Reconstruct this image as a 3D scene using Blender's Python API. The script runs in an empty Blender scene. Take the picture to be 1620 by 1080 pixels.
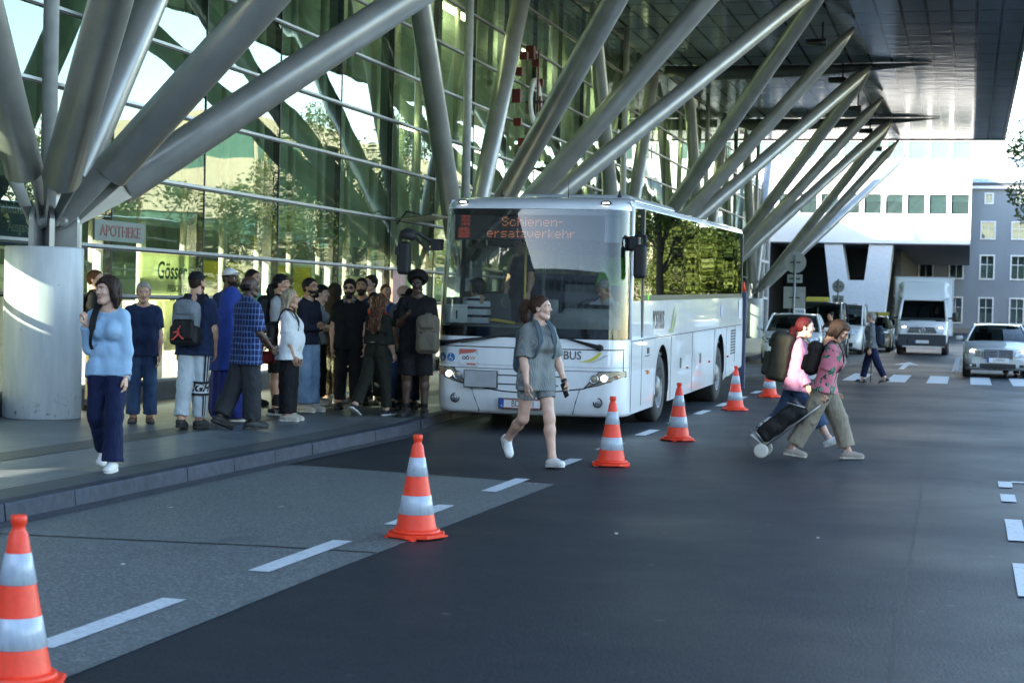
import bpy, bmesh, math, random
import numpy as np
from mathutils import Vector, Matrix
rnd = random.Random(7)
SC = bpy.context.scene
COL = SC.collection
R = math.radians
PI = math.pi

# ---------------------------------------------------------------- tagging
def tag(o, label=None, cat=None, group=None, kind=None):
    if label: o['label'] = label
    if cat: o['category'] = cat
    if group: o['group'] = group
    if kind: o['kind'] = kind
    return o

def empty(name, loc=(0, 0, 0), rz=0.0, label=None, cat=None, group=None, parent=None):
    o = bpy.data.objects.new(name, None)
    o.empty_display_size = .1
    COL.objects.link(o)
    o.location = loc
    o.rotation_euler = (0, 0, rz)
    if parent: o.parent = parent
    return tag(o, label, cat, group)

def copy_tree(o, parent=None):
    c = o.copy(); COL.objects.link(c)
    if parent: c.parent = parent
    for ch in list(o.children): copy_tree(ch, c)
    return c

# ---------------------------------------------------------------- materials
def nodes(name):
    m = bpy.data.materials.new(name); m.use_nodes = True
    nt = m.node_tree
    return m, nt, nt.nodes['Principled BSDF']

def N(nt, typ, **kw):
    n = nt.nodes.new(typ)
    for k, v in kw.items():
        if k in n.inputs: n.inputs[k].default_value = v
        else: setattr(n, k, v)
    return n

def c4(c): return (c[0], c[1], c[2], 1.0)

def ramp(nt, fac, stops, interp='LINEAR'):
    r = nt.nodes.new('ShaderNodeValToRGB'); r.color_ramp.interpolation = interp
    e = r.color_ramp.elements
    while len(e) < len(stops): e.new(.5)
    for el, (p, c) in zip(e, stops):
        el.position = p; el.color = c4(c) if len(c) == 3 else c
    nt.links.new(fac, r.inputs[0])
    return r.outputs[0]

def mixc(nt, fac, a, b, mode='MIX'):
    m = nt.nodes.new('ShaderNodeMix'); m.data_type = 'RGBA'; m.blend_type = mode
    for sock, v in ((m.inputs[0], fac), (m.inputs[6], a), (m.inputs[7], b)):
        if isinstance(v, bpy.types.NodeSocket): nt.links.new(v, sock)
        elif isinstance(v, (int, float)): sock.default_value = v
        else: sock.default_value = c4(v)
    return m.outputs[2]

def coords(nt, kind='Object', scale=(1, 1, 1), rot=(0, 0, 0)):
    tc = nt.nodes.new('ShaderNodeTexCoord'); mp = nt.nodes.new('ShaderNodeMapping')
    mp.inputs['Scale'].default_value = scale; mp.inputs['Rotation'].default_value = rot
    nt.links.new(tc.outputs[kind], mp.inputs[0])
    return mp.outputs[0]

def noise(nt, vec, scale, detail=4, rough=.55):
    n = N(nt, 'ShaderNodeTexNoise'); n.inputs['Scale'].default_value = scale
    n.inputs['Detail'].default_value = detail; n.inputs['Roughness'].default_value = rough
    nt.links.new(vec, n.inputs['Vector'])
    return n.outputs[0]

def bumpn(nt, h, strength, dist=.01):
    b = N(nt, 'ShaderNodeBump'); b.inputs['Strength'].default_value = strength
    b.inputs['Distance'].default_value = dist
    nt.links.new(h, b.inputs['Height'])
    return b.outputs[0]

_MC = {}
def mat(name, base, rough=.5, metal=0., var=.12, vs=6., bump=0., bs=60., coat=0., spec=.5, stretch=(1, 1, 1), emit=None, es=1.):
    if name in _MC: return _MC[name]
    m, nt, b = nodes(name)
    b.inputs['Roughness'].default_value = rough; b.inputs['Metallic'].default_value = metal
    b.inputs['Specular IOR Level'].default_value = spec
    b.inputs['Coat Weight'].default_value = coat; b.inputs['Coat Roughness'].default_value = .04
    v = coords(nt, 'Object', stretch)
    nz = noise(nt, v, vs)
    lo = tuple(x * (1 - var) for x in base); hi = tuple(min(1, x * (1 + var)) for x in base)
    nt.links.new(ramp(nt, nz, [(.3, lo), (.7, hi)]), b.inputs['Base Color'])
    if bump:
        nt.links.new(bumpn(nt, noise(nt, v, bs, 3), bump), b.inputs['Normal'])
    if emit:
        b.inputs['Emission Color'].default_value = c4(emit); b.inputs['Emission Strength'].default_value = es
    _MC[name] = m
    return m

def glass(name, tint=(.8, .9, .85), refl=(1, 1, 1), ior=1.55, rough=.01, wav=0., ws=.6, haze=0., hazec=(.5, .55, .5), ws2=None):
    """thin architectural / vehicle glass: transparent + fresnel mirror (+ a little dirt)"""
    m = bpy.data.materials.new(name); m.use_nodes = True; nt = m.node_tree
    nt.nodes.remove(nt.nodes['Principled BSDF']); out = nt.nodes['Material Output']
    tr = N(nt, 'ShaderNodeBsdfTransparent'); tr.inputs[0].default_value = c4(tint)
    gl = N(nt, 'ShaderNodeBsdfGlossy'); gl.inputs[0].default_value = c4(refl); gl.inputs['Roughness'].default_value = rough
    fr = N(nt, 'ShaderNodeFresnel'); fr.inputs['IOR'].default_value = ior
    if wav:
        v = coords(nt, 'Object', ws2 or (1, 1, 1))
        bn = bumpn(nt, noise(nt, v, ws, 1, .3), wav, .1)
        nt.links.new(bn, gl.inputs['Normal'])
    base = tr.outputs[0]
    if haze:
        df = N(nt, 'ShaderNodeBsdfDiffuse'); df.inputs[0].default_value = c4(hazec)
        mx = N(nt, 'ShaderNodeMixShader'); mx.inputs[0].default_value = haze
        nt.links.new(base, mx.inputs[1]); nt.links.new(df.outputs[0], mx.inputs[2]); base = mx.outputs[0]
    mx = N(nt, 'ShaderNodeMixShader')
    nt.links.new(fr.outputs[0], mx.inputs[0]); nt.links.new(base, mx.inputs[1]); nt.links.new(gl.outputs[0], mx.inputs[2])
    nt.links.new(mx.outputs[0], out.inputs[0])
    return m

# ---------------------------------------------------------------- mesh builder
class MB:
    def __init__(s): s.v = []; s.f = []; s.m = []; s.sm = []; s.mi = 0; s.T = None; s.smooth = False
    def add(s, verts, faces, mi=None, smooth=None):
        o = len(s.v)
        if s.T is not None: verts = [tuple(s.T @ Vector(p)) for p in verts]
        s.v.extend(verts)
        for f in faces:
            s.f.append(tuple(i + o for i in f)); s.m.append(s.mi if mi is None else mi)
            s.sm.append(s.smooth if smooth is None else smooth)
        return s
    def box(s, x0, x1, y0, y1, z0, z1, mi=None):
        v = [(x, y, z) for z in (z0, z1) for y in (y0, y1) for x in (x0, x1)]
        return s.add(v, [(0, 2, 3, 1), (4, 5, 7, 6), (0, 1, 5, 4), (2, 6, 7, 3), (0, 4, 6, 2), (1, 3, 7, 5)], mi, False)
    def cbox(s, c, d, mi=None):
        return s.box(c[0] - d[0] / 2, c[0] + d[0] / 2, c[1] - d[1] / 2, c[1] + d[1] / 2, c[2] - d[2] / 2, c[2] + d[2] / 2, mi)
    def quad(s, a, b, c, d, mi=None): return s.add([a, b, c, d], [(0, 1, 2, 3)], mi, False)
    def rings(s, rs, cap0=True, cap1=True, closed=True, mi=None, smooth=True):
        n = len(rs[0]); v = [p for r in rs for p in r]; f = []
        for i in range(len(rs) - 1):
            for j in range(n if closed else n - 1):
                k = (j + 1) % n
                f.append((i * n + j, i * n + k, (i + 1) * n + k, (i + 1) * n + j))
        s.add(v, f, mi, smooth)
        if cap0: s.add(list(rs[0]), [tuple(reversed(range(n)))], mi, False)
        if cap1: s.add(list(rs[-1]), [tuple(range(n))], mi, False)
        return s
    def lathe(s, prof, c=(0, 0, 0), axis='z', n=32, mi=None, cap=True):
        rs = []
        for r, h in prof:
            ring = []
            for j in range(n):
                a = 2 * PI * j / n
                x, y = r * math.cos(a), r * math.sin(a)
                p = (x, y, h) if axis == 'z' else ((h, x, y) if axis == 'x' else (y, h, x))
                ring.append((p[0] + c[0], p[1] + c[1], p[2] + c[2]))
            rs.append(ring)
        return s.rings(rs, cap, cap, True, mi, True)
    def tube(s, pts, rad, n=12, mi=None, cap=True, flat=None):
        """tube along points; rad scalar or list; flat=(w,h) rectangular section with up hint"""
        P = [Vector(p) for p in pts]; rs = []
        up = Vector((0, 0, 1)); prev = None
        for i, p in enumerate(P):
            t = (P[min(i + 1, len(P) - 1)] - P[max(i - 1, 0)]).normalized()
            a = prev if prev is not None else (up if abs(t.z) < .95 else Vector((0, 1, 0)))
            b = t.cross(a).normalized(); a = b.cross(t).normalized(); prev = a
            r = rad[i] if isinstance(rad, (list, tuple)) else rad
            ring = []
            for j in range(n):
                th = 2 * PI * j / n
                ring.append(tuple(p + (a * math.sin(th) + b * math.cos(th)) * r))
            rs.append(ring)
        return s.rings(rs, cap, cap, True, mi, True)
    def prism(s, poly, h0, h1, plane='xz', mi=None, smooth=False):
        """extrude 2D polygon along third axis"""
        def P(a, b, h): return {'xz': (a, h, b), 'yz': (h, a, b), 'xy': (a, b, h)}[plane]
        n = len(poly)
        v = [P(a, b, h0) for a, b in poly] + [P(a, b, h1) for a, b in poly]
        f = [(j, (j + 1) % n, n + (j + 1) % n, n + j) for j in range(n)]
        s.add(v, f, mi, smooth)
        s.add(v[:n], [tuple(reversed(range(n)))], mi, False); s.add(v[n:], [tuple(range(n))], mi, False)
        return s
    def grid(s, fn, nu, nv, mi=None, smooth=True):
        v = [fn(i / nu, j / nv) for j in range(nv + 1) for i in range(nu + 1)]
        f = [(j * (nu + 1) + i, j * (nu + 1) + i + 1, (j + 1) * (nu + 1) + i + 1, (j + 1) * (nu + 1) + i) for j in range(nv) for i in range(nu)]
        return s.add(v, f, mi, smooth)
    def build(s, name, mats, parent=None, loc=None, bevel=0., seg=2, fix=True, solid=0.):
        me = bpy.data.meshes.new(name)
        me.from_pydata([tuple(p) for p in s.v], [], s.f)
        if not isinstance(mats, (list, tuple)): mats = [mats]
        for m in mats: me.materials.append(m)
        me.polygons.foreach_set('material_index', s.m)
        me.polygons.foreach_set('use_smooth', s.sm)
        if fix:
            bm = bmesh.new(); bm.from_mesh(me)
            bmesh.ops.remove_doubles(bm, verts=bm.verts, dist=1e-5)
            bmesh.ops.recalc_face_normals(bm, faces=bm.faces)
            bm.to_mesh(me); bm.free()
        me.update()
        o = bpy.data.objects.new(name, me); COL.objects.link(o)
        if parent: o.parent = parent
        if loc is not None: o.location = loc
        if solid:
            md = o.modifiers.new('Solid', 'SOLIDIFY'); md.thickness = solid; md.offset = 0
        if bevel:
            md = o.modifiers.new('Bevel', 'BEVEL'); md.width = bevel; md.segments = seg; md.limit_method = 'ANGLE'; md.angle_limit = R(35)
            md.harden_normals = False
        return o

def text(name, s, size, m, parent=None, loc=(0, 0, 0), rot=(0, 0, 0), sx=1., ext=.002, align='CENTER', bold=0., shear=0.):
    cu = bpy.data.curves.new(name, 'FONT'); cu.body = s; cu.size = size; cu.extrude = ext
    cu.align_x = align; cu.align_y = 'CENTER'; cu.offset = bold; cu.shear = shear; cu.resolution_u = 3
    t = bpy.data.objects.new(name, cu); COL.objects.link(t)
    bpy.context.view_layer.update()
    me = bpy.data.meshes.new_from_object(t.evaluated_get(bpy.context.evaluated_depsgraph_get()))
    bpy.data.objects.remove(t); bpy.data.curves.remove(cu)
    o = bpy.data.objects.new(name, me); COL.objects.link(o); me.materials.clear(); me.materials.append(m)
    o.location = loc; o.rotation_euler = rot; o.scale = (sx, 1, 1)
    if parent: o.parent = parent
    return o

# ---------------------------------------------------------------- signed distance modelling (numpy surface nets)
def cap(a, b, ra, rb=None, cuts=(), fl=None, neg=False, k=None):
    return dict(t='c', a=np.array(a, float), b=np.array(b, float), ra=ra, rb=ra if rb is None else rb, cuts=cuts, fl=fl, neg=neg, k=k)
def ell(c, r, rot=None, cuts=(), neg=False, k=None):
    return dict(t='e', c=np.array(c, float), r=np.array(r, float), rot=rot, cuts=cuts, neg=neg, k=k)
def rbox(c, h, r, rot=None, cuts=(), neg=False, k=None):
    return dict(t='b', c=np.array(c, float), h=np.array(h, float), r=r, rot=rot, cuts=cuts, neg=neg, k=k)

def _bounds(p):
    if p['t'] == 'c':
        m = max(p['ra'], p['rb']); return np.minimum(p['a'], p['b']) - m, np.maximum(p['a'], p['b']) + m
    if p['t'] == 'e':
        m = p['r'].max() if p['rot'] is not None else p['r']
        return p['c'] - m, p['c'] + m
    m = np.linalg.norm(p['h']) if p['rot'] is not None else p['h']
    return p['c'] - m, p['c'] + m

def _eval(p, P):
    if p['t'] == 'c':
        a, b = p['a'], p['b']; Q = P - a; ba = b - a
        if p['fl'] is not None:          # (rotation 3x3, flatten of local y)
            Rt, fy = p['fl']; Q = Q @ Rt; ba = ba @ Rt
            Q = Q.copy(); Q[..., 1] /= fy; ba = ba.copy(); ba[1] /= fy
        L = float(ba @ ba)
        h = np.clip((Q @ ba) / L, 0, 1) if L > 1e-12 else np.zeros(Q.shape[:-1])
        d = np.linalg.norm(Q - h[..., None] * ba, axis=-1) - (p['ra'] + (p['rb'] - p['ra']) * h)
        if p['fl'] is not None: d = d * (p['fl'][1] * .5 + .5)
    elif p['t'] == 'e':
        Q = P - p['c']
        if p['rot'] is not None: Q = Q @ p['rot']
        k0 = np.linalg.norm(Q / p['r'], axis=-1); k1 = np.linalg.norm(Q / (p['r'] ** 2), axis=-1)
        d = k0 * (k0 - 1) / np.maximum(k1, 1e-6)
    else:
        Q = P - p['c']
        if p['rot'] is not None: Q = Q @ p['rot']
        q = np.abs(Q) - (p['h'] - p['r'])
        d = np.linalg.norm(np.maximum(q, 0), axis=-1) + np.minimum(q.max(-1), 0) - p['r']
    for c, n in p['cuts']: d = np.maximum(d, (P - np.array(c, float)) @ np.array(n, float))
    return d

def sdf_mesh(prims, h=.012, k=.03, disp=None, post=()):
    lo = np.min([_bounds(p)[0] for p in prims if not p['neg']], 0) - 3 * h - .01
    hi = np.max([_bounds(p)[1] for p in prims if not p['neg']], 0) + 3 * h + .01
    n = np.ceil((hi - lo) / h).astype(int) + 1
    ax = [lo[i] + h * np.arange(n[i]) for i in range(3)]
    F = np.full(n, .3, np.float64)
    for p in prims:
        kk = k if p['k'] is None else p['k']
        l, u = _bounds(p); mg = kk + 3 * h
        i0 = np.clip(((l - mg - lo) / h).astype(int), 0, n); i1 = np.clip(((u + mg - lo) / h).astype(int) + 2, 0, n)
        if np.any(i1 <= i0): continue
        sl = tuple(slice(i0[i], i1[i]) for i in range(3))
        P = np.stack(np.meshgrid(*[ax[i][sl[i]] for i in range(3)], indexing='ij'), -1)
        d = _eval(p, P)
        if p['neg']: F[sl] = np.maximum(F[sl], -d); continue
        a = F[sl]
        if kk > 1e-6:
            hh = np.maximum(kk - np.abs(a - d), 0) / kk
            F[sl] = np.minimum(a, d) - hh * hh * kk * .25
        else: F[sl] = np.minimum(a, d)
    if disp is not None or post:
        P = np.stack(np.meshgrid(*ax, indexing='ij'), -1)
        if disp is not None: F = F + disp(P)
        for c, nn in post: F = np.maximum(F, (P - np.array(c, float)) @ np.array(nn, float))
    S = F < 0
    cs = np.zeros(n - 1, int)
    for dx in (0, 1):
        for dy in (0, 1):
            for dz in (0, 1):
                cs += S[dx:n[0] - 1 + dx, dy:n[1] - 1 + dy, dz:n[2] - 1 + dz]
    act = (cs > 0) & (cs < 8)
    I = np.argwhere(act); idm = np.full(n - 1, -1, int); idm[act] = np.arange(len(I))
    sm = np.zeros((len(I), 3)); ct = np.zeros(len(I))
    cor = [(x, y, z) for x in (0, 1) for y in (0, 1) for z in (0, 1)]
    val = {c: F[I[:, 0] + c[0], I[:, 1] + c[1], I[:, 2] + c[2]] for c in cor}
    for c in cor:
        for a in range(3):
            if c[a] == 0:
                e = list(c); e[a] = 1; e = tuple(e)
                v0, v1 = val[c], val[e]; m = (v0 < 0) != (v1 < 0)
                t = np.where(m, v0 / np.where(m, v0 - v1, 1), 0)
                q = np.array(c, float)[None] + t[:, None] * (np.array(e) - np.array(c))[None]
                sm += np.where(m[:, None], q, 0); ct += m
    V = lo + h * (I + sm / ct[:, None])
    faces = []
    for a in range(3):
        b, c = (a + 1) % 3, (a + 2) % 3
        s0 = [slice(None)] * 3; s1 = [slice(None)] * 3
        s0[a] = slice(0, n[a] - 1); s1[a] = slice(1, n[a])
        A, B = S[tuple(s0)], S[tuple(s1)]
        for sign in (0, 1):
            E = np.argwhere((A & ~B) if sign else (~A & B))
            E = E[(E[:, b] > 0) & (E[:, c] > 0) & (E[:, b] < n[b] - 1) & (E[:, c] < n[c] - 1)]
            if not len(E): continue
            def cell(ob, oc):
                J = E.copy(); J[:, b] += ob; J[:, c] += oc
                return idm[J[:, 0], J[:, 1], J[:, 2]]
            q = np.stack([cell(-1, -1), cell(0, -1), cell(0, 0), cell(-1, 0)], 1)
            faces.append(q if sign else q[:, ::-1])
    return V, np.concatenate(faces)

def np_obj(name, parts, mats, parent=None, loc=None, smooth=True):
    """parts: list of (V, F, material index or per-face array)"""
    Vs, Fs, Ms = [], [], []; o = 0
    for V, F, mi in parts:
        Vs.append(V); Fs.append(F + o); o += len(V)
        Ms.append(np.full(len(F), mi) if np.isscalar(mi) else mi)
    V = np.concatenate(Vs); F = np.concatenate(Fs); Mi = np.concatenate(Ms)
    me = bpy.data.meshes.new(name)
    me.vertices.add(len(V)); me.vertices.foreach_set('co', V.astype(np.float32).ravel())
    me.loops.add(F.size); me.loops.foreach_set('vertex_index', F.astype(np.int32).ravel())
    me.polygons.add(len(F)); me.polygons.foreach_set('loop_start', np.arange(0, F.size, F.shape[1], dtype=np.int32))
    me.polygons.foreach_set('loop_total', np.full(len(F), F.shape[1], np.int32))
    for m in (mats if isinstance(mats, (list, tuple)) else [mats]): me.materials.append(m)
    me.polygons.foreach_set('material_index', Mi.astype(np.int32))
    me.polygons.foreach_set('use_smooth', np.full(len(F), smooth))
    me.update(calc_edges=True); me.validate()
    ob = bpy.data.objects.new(name, me); COL.objects.link(ob)
    if parent: ob.parent = parent
    if loc is not None: ob.location = loc
    return ob

def rotm(rx=0, ry=0, rz=0): return np.array(Matrix.Rotation(rz, 3, 'Z') @ Matrix.Rotation(ry, 3, 'Y') @ Matrix.Rotation(rx, 3, 'X'))
def align(d, fwd=(0, 1, 0)):
    """3x3 whose -z axis (third column negative) runs along d, y near fwd"""
    z = -np.array(d, float); z /= np.linalg.norm(z); y = np.array(fwd, float); y = y - z * (y @ z)
    if np.linalg.norm(y) < 1e-3: y = np.array([0, 0, 1.]) - z * z[2]
    y /= np.linalg.norm(y); x = np.cross(y, z)
    return np.stack([x, y, z], 1)
# ================================================================ camera, light, sky
TH, FPX, ROLL, PITCH = R(14.739), 2737.1, R(1.365), R(-1.274)
def make_camera():
    f = Vector((-math.sin(TH) * math.cos(PITCH), math.cos(TH) * math.cos(PITCH), math.sin(PITCH)))
    r = Vector((math.cos(TH), math.sin(TH), 0)); u = r.cross(f)
    c, s = math.cos(ROLL), math.sin(ROLL)
    r2, u2 = r * c + u * s, u * c - r * s
    cd = bpy.data.cameras.new('camera'); o = bpy.data.objects.new('camera', cd); COL.objects.link(o)
    o.matrix_world = Matrix(((r2.x, u2.x, -f.x, 0), (r2.y, u2.y, -f.y, 0), (r2.z, u2.z, -f.z, 1.65), (0, 0, 0, 1)))
    cd.sensor_width = 36; cd.lens = FPX / 1620 * 36; cd.clip_end = 3000; cd.clip_start = .1
    cd.dof.use_dof = True; cd.dof.focus_distance = 17.2; cd.dof.aperture_fstop = 4.5
    SC.camera = o
make_camera()
SUN_L = Vector((.80, 1.0, -.38)).normalized()
def make_light():
    w = bpy.data.worlds.new('World'); SC.world = w; w.use_nodes = True; nt = w.node_tree
    sky = nt.nodes.new('ShaderNodeTexSky'); sky.sky_type = 'NISHITA'; sky.sun_disc = False
    t = -SUN_L
    sky.sun_elevation = math.asin(t.z); sky.sun_rotation = math.atan2(t.x, t.y)
    sky.altitude = 260; sky.air_density = 1.0; sky.dust_density = .7; sky.ozone_density = 1.1
    nt.links.new(sky.outputs[0], nt.nodes['Background'].inputs[0]); nt.nodes['Background'].inputs[1].default_value = .15
    l = bpy.data.lights.new('sun', 'SUN'); l.energy = 3.0; l.angle = R(.5); l.color = (1, .90, .74)
    o = bpy.data.objects.new('sun', l); COL.objects.link(o)
    o.rotation_euler = (-t).to_track_quat('-Z', 'Y').to_euler()
    SC.view_settings.view_transform = 'Standard'; SC.view_settings.look = 'None'; SC.view_settings.gamma = 1
    SC.view_settings.exposure = 2.85
make_light()
SC.cycles.max_bounces = 10; SC.cycles.transparent_max_bounces = 16; SC.cycles.glossy_bounces = 5; SC.cycles.diffuse_bounces = 4
SC.cycles.caustics_reflective = False; SC.cycles.caustics_refractive = False; SC.cycles.use_denoising = True
SC.cycles.sample_clamp_indirect = 6

# ================================================================ ground
def asphalt(name, c, hi, dirt=(.10, .09, .075), sc=1., rough=(.42, .62)):
    m, nt, b = nodes(name); v = coords(nt)
    big = noise(nt, v, .35, 5, .6); mid = noise(nt, v, 3.2, 4); fine = noise(nt, v, 240, 2)
    vo = N(nt, 'ShaderNodeTexVoronoi'); vo.inputs['Scale'].default_value = 170; nt.links.new(v, vo.inputs['Vector'])
    a = ramp(nt, big, [(.3, c), (.72, hi)])
    a = mixc(nt, .35, a, ramp(nt, mid, [(.3, tuple(x * .72 for x in c)), (.7, tuple(x * 1.25 for x in hi))]))
    a = mixc(nt, .72, a, ramp(nt, fine, [(.35, tuple(x * .5 for x in c)), (.65, tuple(x * 1.5 for x in hi))]))
    gr = noise(nt, v, 55, 4, .75); a = mixc(nt, .75, a, ramp(nt, gr, [(.34, tuple(x * .45 for x in c)), (.5, c), (.66, tuple(x * 1.9 for x in hi))]))
    # paler aggregate stones, oil spots
    a = mixc(nt, ramp(nt, vo.outputs[0], [(.0, (.35, .35, .35)), (.10, (0, 0, 0))]), a, (.17, .17, .18))
    st = noise(nt, coords(nt, 'Object', (1, .35, 1)), .9, 3, .7)
    a = mixc(nt, ramp(nt, st, [(.63, (0, 0, 0)), (.74, (.6, .6, .6))]), a, tuple(x * .45 for x in c))
    sp = noise(nt, v, 7.5, 1, .3)
    a = mixc(nt, ramp(nt, sp, [(.78, (0, 0, 0)), (.81, (.5, .5, .5))]), a, (.16, .155, .15))
    nt.links.new(a, b.inputs['Base Color'])
    rr = ramp(nt, big, [(.3, (rough[0],) * 3), (.7, (rough[1],) * 3)]); nt.links.new(rr, b.inputs['Roughness'])
    b.inputs['Specular IOR Level'].default_value = .26
    nt.links.new(bumpn(nt, gr, .5, .012), b.inputs['Normal'])
    return m
ASPH = asphalt('asphalt_dark', (.0125, .0165, .0235), (.0195, .0245, .033))
ASPH2 = asphalt('asphalt_grey_bay', (.100, .116, .122), (.150, .166, .168), rough=(.38, .55))
ASPH3 = asphalt('asphalt_pale', (.10, .105, .11), (.135, .14, .14), rough=(.5, .7))
def paving():
    m, nt, b = nodes('paving_slabs'); v = coords(nt, 'Object', (1, 1, 1), (0, 0, R(90)))
    br = N(nt, 'ShaderNodeTexBrick'); br.inputs['Scale'].default_value = 1.; br.inputs['Brick Width'].default_value = 1.2; br.inputs['Row Height'].default_value = .6
    br.inputs['Mortar Size'].default_value = .012; br.inputs['Mortar Smooth'].default_value = .3; br.inputs['Bias'].default_value = -.2
    br.inputs['Color1'].default_value = (.108, .132, .145, 1); br.inputs['Color2'].default_value = (.138, .162, .174, 1); br.inputs['Mortar'].default_value = (.022, .026, .028, 1)
    nt.links.new(v, br.inputs['Vector'])
    big = noise(nt, v, .8, 5, .65)
    c = mixc(nt, .45, br.outputs[0], ramp(nt, big, [(.3, (.08, .098, .108)), (.7, (.17, .20, .21))]))
    st = noise(nt, v, 6, 2, .5); c = mixc(nt, ramp(nt, st, [(.66, (0, 0, 0)), (.72, (.6, .6, .6))]), c, (.035, .04, .042))
    nt.links.new(c, b.inputs['Base Color'])
    nt.links.new(ramp(nt, big, [(.3, (.34,) * 3), (.7, (.52,) * 3)]), b.inputs['Roughness'])
    nt.links.new(bumpn(nt, br.outputs[1], -.3, .01), b.inputs['Normal'])
    return m
PAVE = paving()
def S(o): return tag(o, kind='structure')
mb = MB(); mb.add([(-500, -300, 0), (500, -300, 0), (500, 900, 0), (-500, 900, 0)], [(0, 1, 2, 3)]); S(mb.build('ground', asphalt('asphalt_far', (.017, .021, .028), (.025, .030, .038))))
mb = MB(); mb.add([(-6.62, -40, .004), (11, -40, .004), (11, 190, .004), (-6.62, 190, .004)], [(0, 1, 2, 3)]); S(mb.build('road', ASPH))
mb = MB(); mb.add([(-6.60, -30, .008), (-3.66, -30, .008), (-3.68, 9.7, .008), (-3.60, 15.35, .008), (-6.1, 15.86, .008), (-6.6, 15.86, .008)], [(0, 1, 2, 3, 4, 5)]); S(mb.build('bus_bay_surface', ASPH2))
mb = MB(); mb.add([(-6.60, 41.5, .008), (-5.0, 41.5, .008), (-3.45, 51.5, .008), (-3.15, 60, .008), (-3.15, 102, .008), (-6.6, 102, .008)], [(0, 1, 2, 3, 4, 5)]); S(mb.build('taxi_bay_surface', ASPH3))
# joints and cracks
TAR = mat('tar_joint', (.012, .013, .015), .6, vs=30)
mb = MB()
def strip(mb, pts, w, z, jit=0.):
    P = [Vector((a, b, 0)) for a, b in pts]; L = []
    for i, p in enumerate(P):
        t = (P[min(i + 1, len(P) - 1)] - P[max(i - 1, 0)]).normalized(); n = Vector((t.y, -t.x, 0))
        ww = w * (1 + rnd.uniform(-jit, jit)); L += [tuple(p + n * ww / 2 + Vector((0, 0, z))), tuple(p - n * ww / 2 + Vector((0, 0, z)))]
    mb.add(L, [(2 * i, 2 * i + 1, 2 * i + 3, 2 * i + 2) for i in range(len(P) - 1)])
seam = [(-.45, 41.8), (-.5, 32.1), (-.46, 23.8), (-.43, 19.3), (-.35, 15.2), (-.33, 12), (-.32, 9.9), (-.30, 8.1), (-.27, 5)]
pts = []
for (x0, y0), (x1, y1) in zip(seam, seam[1:]):
    for t in np.linspace(0, 1, 14)[:-1]: pts.append((x0 + (x1 - x0) * t + rnd.uniform(-.010, .010), y0 + (y1 - y0) * t))
strip(mb, pts, .014, .0075, .7); S(mb.build('road_crack', TAR))
mb = MB(); strip(mb, [(-6.6, 10.38), (-5.4, 10.5), (-4.5, 10.6), (-3.67, 10.62)], .03, .012); S(mb.build('bay_joint', TAR))
mb = MB(); strip(mb, [(-.3, 33.2), (.6, 33.6), (2, 33.3), (4, 33.8)], .03, .0075, .5); S(mb.build('cross_crack', TAR))
# sidewalk and kerb
mb = MB(); mb.add([(-70, -40, .13), (-6.76, -40, .13), (-6.76, 20.3, .13), (-7.05, 22.5, .13), (-7.05, 40, .13), (-6.76, 42, .13), (-6.76, 190, .13), (-70, 190, .13)], [tuple(range(8))]); S(mb.build('pavement', PAVE))
KERB = mat('kerb_granite', (.036, .044, .064), .6, var=.3, vs=9, bump=.25, bs=90, spec=.2)
mb = MB(); y = -6.
line = [(-6.60, -8), (-6.60, 20.3), (-6.89, 22.5), (-6.89, 40), (-6.60, 42), (-6.60, 140)]
def kx(y):
    for (x0, y0), (x1, y1) in zip(line, line[1:]):
        if y0 <= y <= y1: return x0 + (x1 - x0) * (y - y0) / (y1 - y0)
    return -6.6
while y < 130:
    y1 = y + 1.0; e = .006
    a, b = kx(y), kx(y1); j = rnd.uniform(-.006, .006)
    P = [(a - .162, y + e, 0), (a + j, y + e, 0), (a + j - .012, y + e, .12), (a - .02 + j, y + e, .134), (a - .162, y + e, .134)]
    Q = [(b - .162, y1 - e, 0), (b + j, y1 - e, 0), (b + j - .012, y1 - e, .12), (b - .02 + j, y1 - e, .134), (b - .162, y1 - e, .134)]
    mb.add(P + Q, [(0, 1, 6, 5), (1, 2, 7, 6), (2, 3, 8, 7), (3, 4, 9, 8), (4, 3, 2, 1, 0), (5, 6, 7, 8, 9)]); y = y1
S(mb.build('kerb', KERB, fix=False))
mb = MB(); mb.add([(-6.6, -8, .012), (-6.42, -8, .012), (-6.42, 20, .012), (-6.72, 22.6, .012), (-6.72, 36, .012), (-6.89, 36, .012), (-6.89, 22.5, .012), (-6.6, 20.3, .012)], [tuple(range(8))]); S(mb.build('gutter', asphalt('gutter_stone', (.055, .06, .07), (.08, .085, .095))))
mb = MB(); mb.add([(-7.12, -20, .1335), (-6.764, -20, .1335), (-6.764, 20.2, .1335), (-7.12, 20.2, .1335)], [(0, 1, 2, 3)]); S(mb.build('edge_paving', mat('edge_paving_stone', (.055, .068, .076), .55, var=.25, vs=4)))
# tactile strip
m, nt, b = nodes('tactile_grooves'); v = coords(nt)
wv = N(nt, 'ShaderNodeTexWave', bands_direction='X'); wv.inputs['Scale'].default_value = 4.2; nt.links.new(v, wv.inputs['Vector'])
nt.links.new(ramp(nt, wv.outputs[0], [(.35, (.022, .026, .03)), (.65, (.085, .10, .105))]), b.inputs['Base Color']); b.inputs['Roughness'].default_value = .5
nt.links.new(bumpn(nt, wv.outputs[0], .5, .01), b.inputs['Normal'])
mb = MB(); mb.add([(-8.75, -5, .134), (-8.30, -5, .134), (-8.30, 48, .134), (-8.75, 48, .134)], [(0, 1, 2, 3)]); S(mb.build('tactile_strip', m))
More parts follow.
